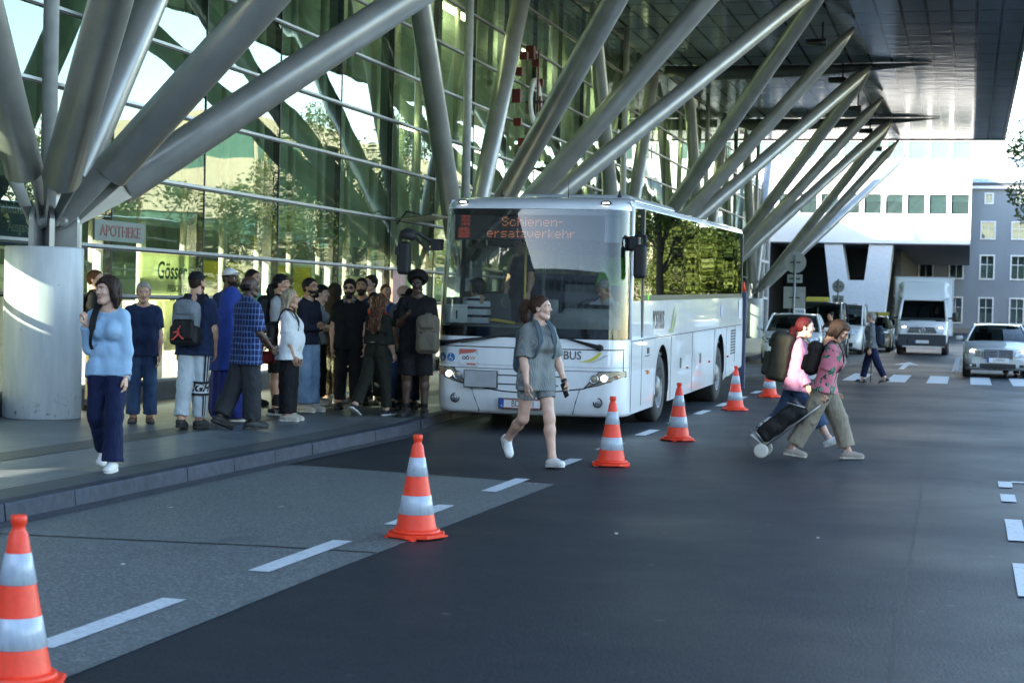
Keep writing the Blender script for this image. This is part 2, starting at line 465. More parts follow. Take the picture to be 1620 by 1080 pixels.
# markings
m, nt, b = nodes('road_paint_worn'); v = coords(nt); nz = noise(nt, v, 26, 6, .75); n2 = noise(nt, v, 2, 3)
nt.links.new(ramp(nt, nz, [(.30, (.10, .11, .12)), (.42, (.50, .54, .57)), (.7, (.60, .64, .66))]), b.inputs['Base Color']); b.inputs['Roughness'].default_value = .6
PAINT = m
def mark(name, poly, z=.013):
    mb = MB(); mb.add([(a, b_, z) for a, b_ in poly], [tuple(range(len(poly)))]); return S(mb.build(name, PAINT))
for i, (a, b_) in enumerate([(7.15, 8.55), (9.6, 11.05), (11.98, 13.33), (14.45, 15.65), (16.85, 17.95), (19.2, 20.3), (21.6, 22.7), (24.0, 25.1), (26.4, 27.5), (28.8, 29.9), (31.2, 32.3), (33.6, 34.7), (36, 37.1)]):
    x = -4.1 + .04 * min(i, 3); mark('lane_dash', [(x - .07, a), (x + .07, a), (x + .07, b_), (x - .07, b_)])
for a, b_ in [(17.08, 17.66), (15.78, 16.42), (13.07, 14.42), (10.5, 11.88), (7.9, 9.28), (5.3, 6.7)]:
    mark('lane_dash', [(.33, a), (.46, a), (.46, b_), (.33, b_)])
mark('stop_line', [(.46, 17.6), (3.4, 17.6), (3.4, 17.72), (.46, 17.72)])
y = 49.
while y < 66: mark('lane_dash', [(-.40, y), (-.24, y), (-.24, y + .6), (-.40, y + .6)]); y += 1.15
for x, w in [(-4.65, .45), (-3.75, .45), (-2.84, .47), (-1.84, .46), (-.90, .48), (.10, .48), (1.05, .48), (2.0, .48), (2.95, .48)]:
    mark('zebra_bar', [(x, 41.5), (x + w, 41.5), (x + w, 46.4), (x, 46.4)])
mark('lane_arrow', [(-1.90, 51), (-1.74, 51), (-1.74, 55.5), (-1.45, 55.5), (-1.82, 58.6), (-2.2, 55.5), (-1.90, 55.5)])
# litter
LIT = mat('paper_scrap', (.5, .5, .47), .8)
for x, y, z in [(-5.9, 12.2, .012), (-5.15, 12.6, .012), (-4.9, 9.5, .012), (-2.4, 12.2, .008), (-1.0, 12.6, .008)]:
    mb = MB(); a = rnd.uniform(0, 3); l = rnd.uniform(.010, .024)
    mb.add([(-l, -.01, 0), (l, -.014, .004), (l * .8, .012, .008), (-l * .7, .012, .003)], [(0, 1, 2, 3)])
    o = mb.build('paper_scrap', LIT, loc=(x, y, z + .002)); o.rotation_euler = (0, 0, a); tag(o, 'tiny pale scrap of litter lying on the asphalt', 'litter', 'scraps of litter on the road')

# ================================================================ station: glass facade
XF = -11.4
STEEL = mat('steel_paint_grey', (.41, .41, .395), .32, metal=.35, var=.14, vs=2.2, bump=.05, bs=14)
FRAME = mat('anodised_frame', (.34, .36, .385), .35, metal=.6, var=.08)
GASK = mat('dark_gasket', (.02, .022, .022), .5)
PLINTH = mat('plinth_stone', (.12, .13, .135), .55, var=.2, bump=.15)
GLASSM = glass('facade_glass', (.57, .72, .59), (.88, 1., .90), 2.1, .004, .08, .75, haze=.03, hazec=(.10, .16, .11), ws2=(1, .8, .45))
station = empty('station_building', (XF, 15.7, 0), 0, 'long glass fronted station hall with green reflecting panes and thin grey transoms', 'station')
def part(mb, name, m, parent=station, **k):
    o = mb.build(name, m, parent, **k); o.matrix_parent_inverse = parent.matrix_world.inverted() if False else Matrix.Translation(-Vector(parent.location)); return o
BAY = 2.95; Y0 = 15.68; NB = 26
ys = [Y0 + BAY * i for i in range(NB + 1)]
zs = [.40, 1.62, 2.29, 3.30, 4.31, 5.28, 6.31, 7.34, 8.36, 9.4, 10.5]
mb = MB(); mb.box(XF - .14, XF + .10, Y0, ys[-1], .13, .38); part(mb, 'plinth', PLINTH)
for z in zs[:-1]:
    mb = MB(); mb.box(XF - .02, XF + .05, Y0, ys[-1], z - .016, z + .024, 0); mb.box(XF - .01, XF + .03, Y0, ys[-1], z - .042, z - .0165, 1)
    part(mb, 'transom', [FRAME, GASK])
for i, y in enumerate(ys):
    mb = MB(); mb.box(XF - .10, XF + .014, y - .016, y + .016, .38, 10.5, 1); mb.box(XF - .26, XF - .101, y - .03, y + .03, .38, 10.5, 0)
    part(mb, 'mullion', [FRAME, GASK])
FROST = None
m = bpy.data.materials.new('frosted_glass'); m.use_nodes = True; nt = m.node_tree; nt.nodes.remove(nt.nodes['Principled BSDF'])
tl = N(nt, 'ShaderNodeBsdfTranslucent'); tl.inputs[0].default_value = (.62, .66, .50, 1); tp = N(nt, 'ShaderNodeBsdfTransparent'); tp.inputs[0].default_value = (.8, .88, .78, 1)
gl = N(nt, 'ShaderNodeBsdfGlossy'); gl.inputs['Roughness'].default_value = .12; ly = N(nt, 'ShaderNodeFresnel'); ly.inputs[0].default_value = 1.45
v = coords(nt); m1 = N(nt, 'ShaderNodeMixShader'); nt.links.new(ramp(nt, noise(nt, v, 1.4, 2), [(.4, (.10,) * 3), (.6, (.5,) * 3)]), m1.inputs[0])
nt.links.new(tl.outputs[0], m1.inputs[1]); nt.links.new(tp.outputs[0], m1.inputs[2])
m2 = N(nt, 'ShaderNodeMixShader'); nt.links.new(ly.outputs[0], m2.inputs[0]); nt.links.new(m1.outputs[0], m2.inputs[1]); nt.links.new(gl.outputs[0], m2.inputs[2]); nt.links.new(m2.outputs[0], nt.nodes['Material Output'].inputs[0])
FROST = m
rest = MB(); npane = 0
for i in range(NB):
    for k in range(len(zs) - 1):
        y0, y1, z0, z1 = ys[i] + .014, ys[i + 1] - .014, zs[k] + .032, zs[k + 1] - .054
        t = [rnd.gauss(0, .0022) for _ in range(4)]
        if i > 13: t = [a * .6 for a in t]
        quad = [(XF + .004 + t[0], y0, z0), (XF + .004 + t[1], y1, z0), (XF + .004 + t[2], y1, z1), (XF + .004 + t[0] + t[2] - t[1], y0, z1)]
        if i <= 9 and k < 10:
            mb = MB(); mb.quad(*quad); part(mb, 'glass_pane', FROST if (k == 0 and 0 < i < 8) else GLASSM, fix=False); npane += 1
        else: rest.quad(*quad)
tag(part(rest, 'glass_pane', GLASSM, fix=False), kind='stuff')
# interior
INW = mat('interior_screen_wall', (.40, .48, .40), .6, var=.35, vs=.9); INF = mat('interior_floor', (.22, .22, .20), .35); CREAM = mat('interior_cream', (.55, .53, .42), .6)
mb = MB(); mb.box(-12.7, -12.5, Y0, ys[-1], 2.75, 10.52); part(mb, 'interior_wall', INW)  # added screen wall; stops sun crossing the hall to the street
mb = MB(); mb.box(-26, XF - .14, Y0, ys[-1], .10, .16); part(mb, 'hall_floor', INF)
mb = MB(); mb.box(-26.2, -26, Y0, ys[-1], .1, 6.9); part(mb, 'rear_wall', mat('hall_rear_wall', (.15, .19, .15), .7, var=.3, vs=.5))
for i in range(NB * 2):
    y = Y0 + BAY / 2 * i + .7
    mb = MB(); mb.lathe([(.07, .16), (.07, 10.5)], (-12.05, y, 0), n=14); part(mb, 'interior_column', mat('interior_column_paint', (.62, .64, .55), .45))
HLAMP = mat('hall_lamp_lit', (.8, .8, .5), .5, emit=(1, .95, .55), es=2.6)
for i in range(11):
    mb = MB(); y = 33 + i * 5.9; mb.box(-12.2, -12.08, y, y + 2.6, 8.55, 8.66); part(mb, 'hall_lamp', HLAMP)
    mb = MB(); mb.box(-12.2, -12.08, y + 2.9, y + 4.4, 5.45, 5.53); part(mb, 'hall_lamp', HLAMP)
SHOPC = [(.55, .50, .30), (.30, .42, .22), (.62, .60, .52), (.14, .20, .15), (.50, .40, .10), (.42, .50, .40)]
for i in range(12):
    mb = MB(); y = ys[0] + i * 5.1; z1 = 2.3 + (i % 3) * .15
    mb.box(-17.2, -17.0, y, y + 4.6, .16, z1); part(mb, 'shop_partition', mat('shop_paint_%d' % (i % 6), SHOPC[i % 6], .6, var=.3, vs=2.))
    mb = MB()
    for q in range(3): mb.box(-16.9, -16.4, y + .5 + q * 1.3, y + 1.2 + q * 1.3, .16, 1.1 + .3 * ((i + q) % 3))
    part(mb, 'shop_shelf', mat('shelf_paint', (.35, .33, .28), .6, var=.5, vs=4))
# canopy -----------------------------------------------------------------
m, nt, b = nodes('soffit_panels'); v = coords(nt, 'Object', (1, 1, 1), (0, 0, R(90)))
br = N(nt, 'ShaderNodeTexBrick'); br.offset = 0; br.inputs['Scale'].default_value = 1.; br.inputs['Brick Width'].default_value = 2.2; br.inputs['Row Height'].default_value = .72; br.inputs['Mortar Size'].default_value = .045
br.inputs['Color1'].default_value = (.165, .19, .23, 1); br.inputs['Color2'].default_value = (.205, .23, .275, 1); br.inputs['Mortar'].default_value = (.012, .013, .015, 1); nt.links.new(v, br.inputs['Vector'])
nt.links.new(br.outputs[0], b.inputs['Base Color']); b.inputs['IOR'].default_value = 1.06; b.inputs['Roughness'].default_value = .10
wv = noise(nt, coords(nt, 'Object', (.5, 1.6, 1)), 1.3, 2); nt.links.new(bumpn(nt, wv, .10, .1), b.inputs['Normal'])
SOFF = m
ZC = 10.56
canopy = empty('station_canopy', (-5, 91, ZC), 0, 'broad flat canopy roof with dark glossy metal soffit over the bus bays', 'canopy')
mb = MB(); mb.box(-26, 1.50, 2, 91.8, ZC, ZC + .30); part(mb, 'soffit', SOFF, canopy)
mb = MB(); mb.box(1.502, 1.58, 2, 91.88, ZC - .05, ZC + .42); mb.box(-26, 1.50, 91.802, 91.88, ZC - .05, ZC + .42); part(mb, 'edge_trim', mat('canopy_edge', (.16, .17, .19), .4, metal=.5), canopy)
YT = [18.81, 36.72, 54.62, 72.53, 90.43]
for y in [YT[0] - 8.95] + [yy + 8.95 for yy in YT[:4]]:
    mb = MB(); rs = []
    for t in np.linspace(0, 1, 22):
        x = XF + .3 + t * 9.6; w = (.30 * (1 - t ** 2.2) + .015) * (1 if t > .06 else .7)
        rs.append([(x, y + w * .75 * math.cos(a), ZC - .02 - w * .9 + w * .9 * math.sin(a)) for a in np.linspace(0, 2 * PI, 15)[:-1]])
    mb.rings(rs); part(mb, 'cross_beam', mat('beam_dark', (.10, .11, .11), .4, metal=.3), canopy)
LAMPB = mat('spotlight_housing', (.02, .02, .022), .4)
for y in YT[1:] + [yy + 8.95 for yy in YT[1:4]]:
    mb = MB(); mb.lathe([(.10, -.5), (.12, -.1), (.12, .12)], (-4.6, y - .2, ZC - .62), 'x', 14); mb.box(-4.63, -4.57, y - .23, y - .17, ZC - .52, ZC)
    o = part(mb, 'spotlight', LAMPB, canopy)
# branching columns --------------------------------------------------------
XT = -10.82; XN = -3.55
m, nt, b = nodes('drum_paint'); v = coords(nt, 'Object', (1, 1, 1))
sep = N(nt, 'ShaderNodeSeparateXYZ'); nt.links.new(v, sep.inputs[0])
base = ramp(nt, noise(nt, coords(nt, 'Object', (2.5, 2.5, .35)), 2.2, 5, .7), [(.3, (.40, .43, .45)), (.7, (.56, .58, .59))])
hz = ramp(nt, sep.outputs[2], [(.0, (1, 1, 1)), (.34, (0, 0, 0))]); sc = ramp(nt, noise(nt, v, 9, 6, .75), [(.57, (0, 0, 0)), (.62, (1, 1, 1))])
base = mixc(nt, mixc(nt, 1., hz, sc, 'MULTIPLY'), base, (.03, .03, .03))
base = mixc(nt, ramp(nt, noise(nt, v, 21, 1), [(.79, (0, 0, 0)), (.80, (1, 1, 1))]), base, (.06, .06, .06))
nt.links.new(base, b.inputs['Base Color']); b.inputs['Roughness'].default_value = .36
DRUM = m
labs = ['steel branching column on a scuffed pale drum beside the woman in blue', 'steel branching column rising from behind the left half of the bus', 'steel branching column rising from behind the rear right of the bus',
        'slim looking steel branching column beyond the tail of the bus, fourth along', 'farthest steel branching column on a sunlit pale drum beside the taxis']
for ti, y in enumerate(YT):
    root = empty('branching_column', (XT, y, .13), 0, labs[ti], 'column', 'branching steel columns along the station front')
    tp = lambda mb, name, m, par=None, **k: mb.build(name, m, par or root, **k)
    d = MB(); d.lathe([(.455, 0), (.465, .01), (.465, 2.04), (.455, 2.06)], n=56); tp(d, 'drum', DRUM)
    d = MB(); d.lathe([(.47, .06), (.468, .0605)], n=8)
    f = {0: ((-3.2, 0), (-2.75, 0), (-3.0, 0))}.get(ti, ((XN, 0),) * 3)
    ends = [((XT + (1.0 if ti == 0 else .02), y - (6.2 if ti == 0 else 5.4)), .225), ((XT + .02, y + (6.4 if ti == 0 else 5.4)), .215), ((f[0][0], y - 8.95), .225), ((f[1][0], y), .225), ((f[2][0], y + 8.95), .225)]
    for (ex, ey), rad in ends:
        hd = Vector((ex - XT, ey - y, 0)); hn = hd.normalized(); pin = Vector((hn.x * .28, hn.y * .28, 2.37))
        end = Vector((ex - XT, ey - y, ZC - .13 - .03)); ax = (end - pin).normalized(); L = (end - pin).length
        s0 = pin + ax * (.80 if ex > -8 else .65)
        mb = MB(); P = [s0 + ax * t for t in (0, .004, L * .5, L - 1.9, L - 1.0, L - .35)]
        ln = (end - s0).length
        P = [s0, s0 + ax * .02, s0 + ax * ln * .5, end - ax * 1.1, end - ax * .75, end - ax * .15]
        mb.tube(P, [.20, rad, rad, rad, .16, .05], 24); st = tp(mb, 'strut', STEEL)
        side = ax.cross(Vector((0, 0, 1))).normalized(); upn = side.cross(ax).normalized()
        mb = MB()
        for sg in (-1, 1):
            a0, a1 = pin + side * sg * .055, s0 + side * sg * .15 + ax * .02
            mb.rings([[tuple(q + upn * u + side * sg * w) for u, w in ((wd, -.014), (wd, .014), (-wd, .014), (-wd, -.014))] for q, wd in ((a0 - ax * .09, .05), (a0, .085), (a1, .15))], smooth=False)
        mb.tube([pin - side * .11, pin - side * .075, pin + side * .075, pin + side * .11], [.05, .075, .075, .05], 18)
        tp(mb, 'fork', STEEL, st)
        # lug plate on the drum
        mb = MB(); hs = hn; poly = [(-.21, 2.04), (.21, 2.04), (.21, 2.36)] + [(.21 * math.cos(a), 2.36 + .19 * math.sin(a)) for a in np.linspace(.15, PI - .15, 12)] + [(-.21, 2.36)]
        mb.T = Matrix.Translation((hn.x * .24, hn.y * .24, 0)) @ Matrix(((hn.x, -hn.y, 0, 0), (hn.y, hn.x, 0, 0), (0, 0, 1, 0), (0, 0, 0, 1)))
        mb.prism(poly, -.03, .03, 'xz'); tp(mb, 'lug_plate', STEEL)
    mb = MB(); mb.lathe([(.095, 2.04), (.095, ZC - .13)], (.0, .06, 0), n=18); tp(mb, 'slim_pole', mat('pole_paint_pale', (.46, .48, .48), .35))
# ---------------------------------------------------------------- clock on the facade
clock = empty('facade_clock', (XF + .06, 43.9, 6.9), 0, 'big facade clock with red block hour marks around a white ring', 'clock')
RED = mat('clock_red', (.13, .014, .014), .45); CW = mat('clock_white', (.75, .76, .74), .4)
for k in range(12):
    a = k * PI / 6; mb = MB(); r = 1.28
    c = Vector((.10, r * math.sin(a) * 1.0, r * math.cos(a)))
    if k % 3 == 0: mb.box(.0, .22, c.y - .11, c.y + .11, c.z - .17, c.z + .17)
    else: mb.box(.0, .20, c.y - .08, c.y + .08, c.z - .10, c.z + .10)
    mb.build('hour_mark', [RED], clock, bevel=.008)
mb = MB(); rs = []
for ro in ((.62, .24), (.62, .30), (.40, .30), (.40, .24)): rs.append([(ro[1], ro[0] * math.sin(a), ro[0] * math.cos(a)) for a in np.linspace(0, 2 * PI, 33)[:-1]])
mb.rings(rs + [rs[0]], False, False); mb.build('ring', CW, clock)
mb = MB(); mb.box(.32, .35, -.05, .05, -.25, 1.35); mb.build('minute_hand', RED, clock)
mb = MB(); mb.box(.38, .42, -.06, .06, -.95, .15); mb.build('hour_hand', RED, clock).rotation_euler = (R(14), 0, 0)
mb = MB(); mb.tube([(0, 0, 0), (.46, 0, 0)], .03, 10); mb.build('spindle', GASK, clock)
# open vent flaps
for y, z in [(33.5, 3.32), (45.2, 5.3)]:
    mb = MB(); mb.quad((0, 0, 0), (0, 1.25, 0), (.78, 1.25, .10), (.78, 0, .10)); o = mb.build('vent_flap', mat('vent_metal', (.10, .11, .07), .4), solid=.03, loc=(XF + .07, y, z - .02))
    tag(o, 'tilted open vent flap on the glass front %s' % ('above the waiting crowd' if y < 40 else 'below the clock'), 'vent')
    mb = MB(); mb.tube([(0, .1, -.1), (.22, .05, .16), (.5, .1, .1)], .018, 8); mb.build('vent_arm', GASK, o)

# ================================================================ white office bridge building, grey old building
WHITE = mat('white_render', (.76, .77, .78), .6, var=.03, vs=.7)
wb = empty('white_office_building', (0, 105, 0), 0, 'white office block bridging the road on a V shaped pier, two bands of windows', 'building')
WGL = glass('office_glass', (.45, .62, .60), (.80, .95, .95), 1.9, .01, .05, .4, haze=.10, hazec=(.30, .50, .50))
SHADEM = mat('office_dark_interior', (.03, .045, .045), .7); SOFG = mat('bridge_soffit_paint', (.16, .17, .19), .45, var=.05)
for z0, z1 in ((5.72, 7.47), (8.62, 10.68), (11.72, 13.6)):
    mb = MB(); mb.box(-46, 0, 105, 149, z0, z1); part(mb, 'wall_band', WHITE, wb)
mb = MB(); mb.box(-46, -.004, 105.03, 148.9, 5.66, 5.716); part(mb, 'soffit', SOFG, wb)
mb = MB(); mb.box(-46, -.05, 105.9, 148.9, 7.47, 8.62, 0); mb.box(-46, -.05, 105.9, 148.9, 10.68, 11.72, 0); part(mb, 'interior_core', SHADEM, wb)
for z0, z1, n in ((7.47, 8.62, 34), (10.68, 11.72, 34)):
    for i in range(n):
        x1 = -.14 - i * 1.26; x0 = x1 - .98
        mb = MB(); mb.box(x0 - .27, x0 - .008, 105.012, 105.6, z0, z1, 0); part(mb, 'window_pier', WHITE, wb)
        mb = MB(); mb.quad((x0, 105.14, z0), (x1, 105.14, z0), (x1, 105.14, z1), (x0, 105.14, z1)); w = part(mb, 'window', WGL, wb, fix=False)
        hb = rnd.choice([.2, .35, .5, .95]) * (z1 - z0)
        mb = MB(); mb.quad((x0, 105.4, z1 - hb), (x1, 105.4, z1 - hb), (x1, 105.4, z1), (x0, 105.4, z1)); b_ = mb.build('blind', mat('blind_fabric_%d' % rnd.randint(0, 2), rnd.choice([(.42, .62, .55), (.35, .52, .42), (.5, .55, .5)]), .8), w, fix=False); b_.matrix_parent_inverse = Matrix.Translation(-Vector(wb.location)) @ Matrix.Identity(4)
        b_.matrix_parent_inverse = Matrix.Identity(4)
mb = MB(); mb.box(-.13, .0, 105.012, 105.6, 7.47, 8.62); mb.box(-.13, 0, 105.012, 105.6, 10.68, 11.72); part(mb, 'corner_pier', WHITE, wb)
vp = MB()
vp.prism([(-8.45, 5.655), (-7.38, 5.655), (-7.02, 3.5), (-7.0, 0), (-7.72, 0)], 105.15, 107.4, 'xz'); vp.prism([(-5.80, 5.655), (-4.42, 5.655), (-4.97, 0), (-6.05, 0), (-6.05, 3.5)], 105.15, 107.4, 'xz'); vp.prism([(-7.0, 0), (-6.052, 0), (-6.052, 3.498), (-7.018, 3.498)], 105.152, 107.39, 'xz')
part(vp, 'v_pier', mat('pier_white', (.62, .65, .68), .6, var=.06), wb)
mb = MB(); mb.box(-46, -4.6, 112, 112.4, 0, 5.65); part(mb, 'dark_back_wall', mat('underpass_dark', (.010, .011, .014), .7), wb)  # near-black colour stands in for the shade of the passage
mb = MB(); mb.box(-11.9, -11.6, 101.7, 111.99, 0, 5.65); part(mb, 'underpass_sun_block', mat('underpass_dark', (.010, .011, .014), .7), wb)  # added wall, keeps the sun off the back wall
for i in range(26):
    mb = MB(); mb.box(-4.55, -4.2, 113 + i * 1.35, 113.35 + i * 1.35, 0, 5.65); part(mb, 'wall_fin', mat('fin_grey', (.20, .20, .20), .6), wb)
gb = empty('old_grey_building', (6, 150, 0), 0, 'old blue grey plastered building with white framed windows at the end of the road', 'building')
GREY = mat('blue_grey_plaster', (.225, .26, .305), .85, var=.07, vs=.5, stretch=(1, 1, .3)); TRIM = mat('white_trim', (.66, .68, .70), .6); PGL = glass('old_window_glass', (.55, .66, .62), (.9, 1, 1), 1.7, .02, .05, .6)
mb = MB(); rows = [(.95, 2.95, 1.0), (4.65, 6.5, 1.0), (8.0, 9.3, 1.0), (10.95, 11.65, .5)]
cols = [1.42 + 2.48 * k for k in range(-4, 2)]
xl, xr = -12., 5.6
zz = [-.5] + [z for r_ in rows for z in r_[:2]] + [12.1]
for a, b_ in zip(zz[::2], zz[1::2]): mb.box(xl, xr, 150, 150.4, a, b_)
for z0, z1, w in rows:
    x = xl
    for cx in cols: mb.box(x, cx - w / 2, 150, 150.4, z0, z1); x = cx + w / 2
    mb.box(x, xr, 150, 150.4, z0, z1)
mb.box(xl, xr, 150.9, 162, -.5, 12.0); part(mb, 'plaster_wall', GREY, gb)
mb = MB(); mb.box(xl, xr, 149.93, 149.995, -.5, .45); part(mb, 'socle', mat('socle_stone', (.20, .19, .19), .8), gb)
for ri, (z0, z1, w) in enumerate(rows):
    for cx in cols:
        f = MB(); t = .13
        f.box(cx - w / 2 - t, cx + w / 2 + t, 149.93, 149.996, z1, z1 + t); f.box(cx - w / 2 - t, cx + w / 2 + t, 149.90, 149.996, z0 - t, z0)
        f.box(cx - w / 2 - t, cx - w / 2, 149.93, 149.996, z0, z1); f.box(cx + w / 2, cx + w / 2 + t, 149.93, 149.996, z0, z1)
        f.box(cx - .03, cx + .03, 150.1, 150.16, z0, z1); hz_ = z0 + (z1 - z0) * .62
        if ri < 3: f.box(cx - w / 2, cx - .031, 150.1, 150.16, hz_ - .03, hz_ + .03); f.box(cx + .031, cx + w / 2, 150.1, 150.16, hz_ - .03, hz_ + .03)
        fo = part(f, 'window', TRIM, gb)
        g_ = MB(); g_.quad((cx - w / 2, 150.18, z0), (cx + w / 2, 150.18, z0), (cx + w / 2, 150.18, z1), (cx - w / 2, 150.18, z1)); o = g_.build('pane', PGL, fo, fix=False)
        cu = MB(); cz = z0 + (z1 - z0) * rnd.choice([.4, .62, .62, 1.]); cu.quad((cx - w / 2, 150.4, z0), (cx + w / 2, 150.4, z0), (cx + w / 2, 150.4, max(cz, z0 + .1)), (cx - w / 2, 150.4, max(cz, z0 + .1))); cu.build('curtain', mat('net_curtain', (.40, .44, .42), .9), fo, fix=False)
mb = MB(); mb.box(xl - .2, xr + .2, 149.6, 163, 12.1, 12.32, 0); mb.box(xl - .2, xr + .2, 149.9, 163, 12.325, 12.6, 1)
mb.prism([(149.7, 12.605), (162, 12.605), (162, 15.2), (156, 15.2), (150.6, 13.05)], xl, xr, 'yz', 2); part(mb, 'roof', [TRIM, mat('roof_dark', (.06, .07, .09), .5), mat('roof_zinc', (.40, .46, .55), .35, metal=.3, var=.3, vs=3)], gb)
mb = MB(); mb.box(2.4, 3.3, 152.2, 153.2, 13, 14.0); part(mb, 'chimney', mat('chimney_brick', (.20, .16, .14), .8), gb)
# glass stair annex beyond the last column
an = empty('glass_annex', (XF, 98, 0), 0, 'white framed glass annex between the last branching column and the office pier', 'building')
AGL = glass('annex_glass', (.45, .52, .52), (.9, .95, 1), 1.6, .01)
mb = MB()
for i in range(5): mb.box(XF - .1, XF + .1, 92.3 + i * 2.3, 92.5 + i * 2.3, .13, 8.5)
for z in (.13, 2.2, 4.3, 6.4, 8.3):
    for i in range(4): mb.box(XF - .07, XF + .07, 92.5 + i * 2.3, 94.6 + i * 2.3, z, z + .14)
part(mb, 'annex_frame', mat('annex_white', (.62, .63, .62), .5), an)
for i in range(4):
    mb = MB(); mb.quad((XF, 92.5 + i * 2.3, .3), (XF, 94.6 + i * 2.3, .3), (XF, 94.6 + i * 2.3, 8.3), (XF, 92.5 + i * 2.3, 8.3)); part(mb, 'annex_pane', AGL, an, fix=False)
mb = MB(); mb.box(-26, XF + .05, 92, 101.6, 8.5, 8.75); part(mb, 'annex_roof', WHITE, an)
mb = MB(); mb.box(-15.5, -15.2, 92, 101.6, .13, 8.5); part(mb, 'annex_wall', mat('annex_back', (.30, .31, .31), .6), an)

# ================================================================ added unseen wing behind the camera's left (blocks the sun; openings shape its patches)
blocker = empty('sun_blocker', (-13.5, 0, 0), 0, 'added unseen wing left of the forecourt with a few openings for low sun', 'building')
def holed(x0, x1, ya, yb, za, zb, holes, m, name, par):
    Ys = sorted({ya, yb} | {h[i] for h in holes for i in (0, 1)}); Zs = sorted({za, zb} | {h[i] for h in holes for i in (2, 3)}); mb = MB()
    for a, b_ in zip(Ys, Ys[1:]):
        for c, d in zip(Zs, Zs[1:]):
            cy, cz = (a + b_) / 2, (c + d) / 2
            if any(h[0] < cy < h[1] and h[2] < cz < h[3] for h in holes): continue
            mb.add([(x, y_, z_) for x in (x0, x1) for y_, z_ in ((a, c), (b_, c), (b_, d), (a, d))], [(0, 1, 2, 3), (7, 6, 5, 4), (0, 4, 5, 1), (1, 5, 6, 2), (2, 6, 7, 3), (3, 7, 4, 0)])
    return part(mb, name, m, par)
HOLES = [(14.6, 15.66, 2.5, 3.3), (15.0, 15.66, 3.42, 4.2), (13.9, 15.66, 4.5, 7.6), (13.1, 13.5, 4.9, 7.0), (12.8, 13.2, 3.6, 3.95), (12.1, 12.35, 4.2, 4.45), (5.35, 6.08, 6.25, 7.2), (5.0, 6.2, 2.55, 3.0), (9.2, 9.5, 4.2, 5.6)] + [(8.0 - .34 * k, 8.34 - .34 * k, 5.62 + .129 * k, 5.92 + .129 * k) for k in range(17) if not 5.0 < 8.17 - .34 * k < 6.4]
holed(-13.6, -13.4, -60, 15.66, .13, 10.5, HOLES, mat('blocker_render', (.30, .31, .31), .7), 'blocker_wall', blocker)
mb = MB(); mb.box(-13.62, -13.38, -60.1, 15.66, 10.5, 10.62); part(mb, 'blocker_coping', GREY, blocker)
hb = empty('hotel_block', (10, -34, 0), 0, 'grey office block behind the camera mirrored in the bus windscreen', 'building')
mb = MB()
for k in range(5): mb.box(-40, 40, -46, -34, k * 3.4, k * 3.4 + 1.7)
part(mb, 'wall_band', mat('block_grey', (.27, .31, .36), .7, var=.1), hb)
mb = MB(); mb.box(-39.8, 39.8, -45.8, -34.25, .1, 15.2); part(mb, 'window_core', mat('block_core', (.03, .04, .05), .3), hb)
for k in range(4):
    mb = MB()
    for i in range(32): mb.box(-40 + i * 2.5, -39.4 + i * 2.5, -34.2, -34.02, k * 3.4 + 1.7, k * 3.4 + 3.4)
    part(mb, 'pier_row', mat('block_grey', (.27, .31, .36), .7, var=.1), hb)

# ================================================================ trees and the building across the street (seen in the mirrors of glass)
def leafmat(name, c, c2):
    m, nt, b = nodes(name); oi = N(nt, 'ShaderNodeObjectInfo')
    v = coords(nt); nz = noise(nt, v, 1.1, 3); fz = noise(nt, v, 9, 1)
    a = mixc(nt, .5, ramp(nt, nz, [(.3, c), (.7, c2)]), ramp(nt, fz, [(.3, c), (.7, c2)]))
    nt.links.new(a, b.inputs['Base Color']); b.inputs['Roughness'].default_value = .5
    tl = N(nt, 'ShaderNodeBsdfTranslucent'); nt.links.new(a, tl.inputs[0]); mx = N(nt, 'ShaderNodeMixShader'); mx.inputs[0].default_value = .35
    nt.links.new(b.outputs[0], mx.inputs[1]); nt.links.new(tl.outputs[0], mx.inputs[2]); nt.links.new(mx.outputs[0], nt.nodes['Material Output'].inputs[0])
    return m
LEAF = leafmat('foliage', (.050, .090, .018), (.12, .16, .03)); LEAF2 = leafmat('foliage_pale', (.08, .12, .025), (.19, .22, .05)); BARK = mat('bark', (.09, .07, .05), .9, bump=.6, bs=20)
def crown(rg, c, r, n, leaf=.16, squash=1.):
    cl = []
    for _ in range(46):
        d = np.array([rg.gauss(0, 1), rg.gauss(0, 1), rg.gauss(0, 1)]); d /= np.linalg.norm(d); q = rg.uniform(.45, 1) ** .6
        cl.append((np.array(c) + d * np.array([r[0], r[1], r[2]]) * q, rg.uniform(.12, .30) * max(r)))
    V = np.zeros((n * 4, 3)); k = 0
    for _ in range(n):
        cc, cr = cl[int(rg.random() * len(cl))]
        d = np.array([rg.gauss(0, 1), rg.gauss(0, 1), rg.gauss(0, .8)]); d /= np.linalg.norm(d) + 1e-6
        p = cc + d * cr * rg.random() ** .35
        a = np.array([rg.gauss(0, 1), rg.gauss(0, 1), rg.gauss(0, .6)]); a /= np.linalg.norm(a); b_ = np.cross(a, [rg.gauss(0, 1), rg.gauss(0, 1), rg.gauss(0, 1)]); b_ /= np.linalg.norm(b_) + 1e-6
        l = leaf * rg.uniform(.6, 1.3); w = l * .55
        V[k] = p - a * l * .5; V[k + 1] = p + b_ * w * .5; V[k + 2] = p + a * l * .5; V[k + 3] = p - b_ * w * .5; k += 4
    return V, np.arange(n * 4).reshape(-1, 4), cl
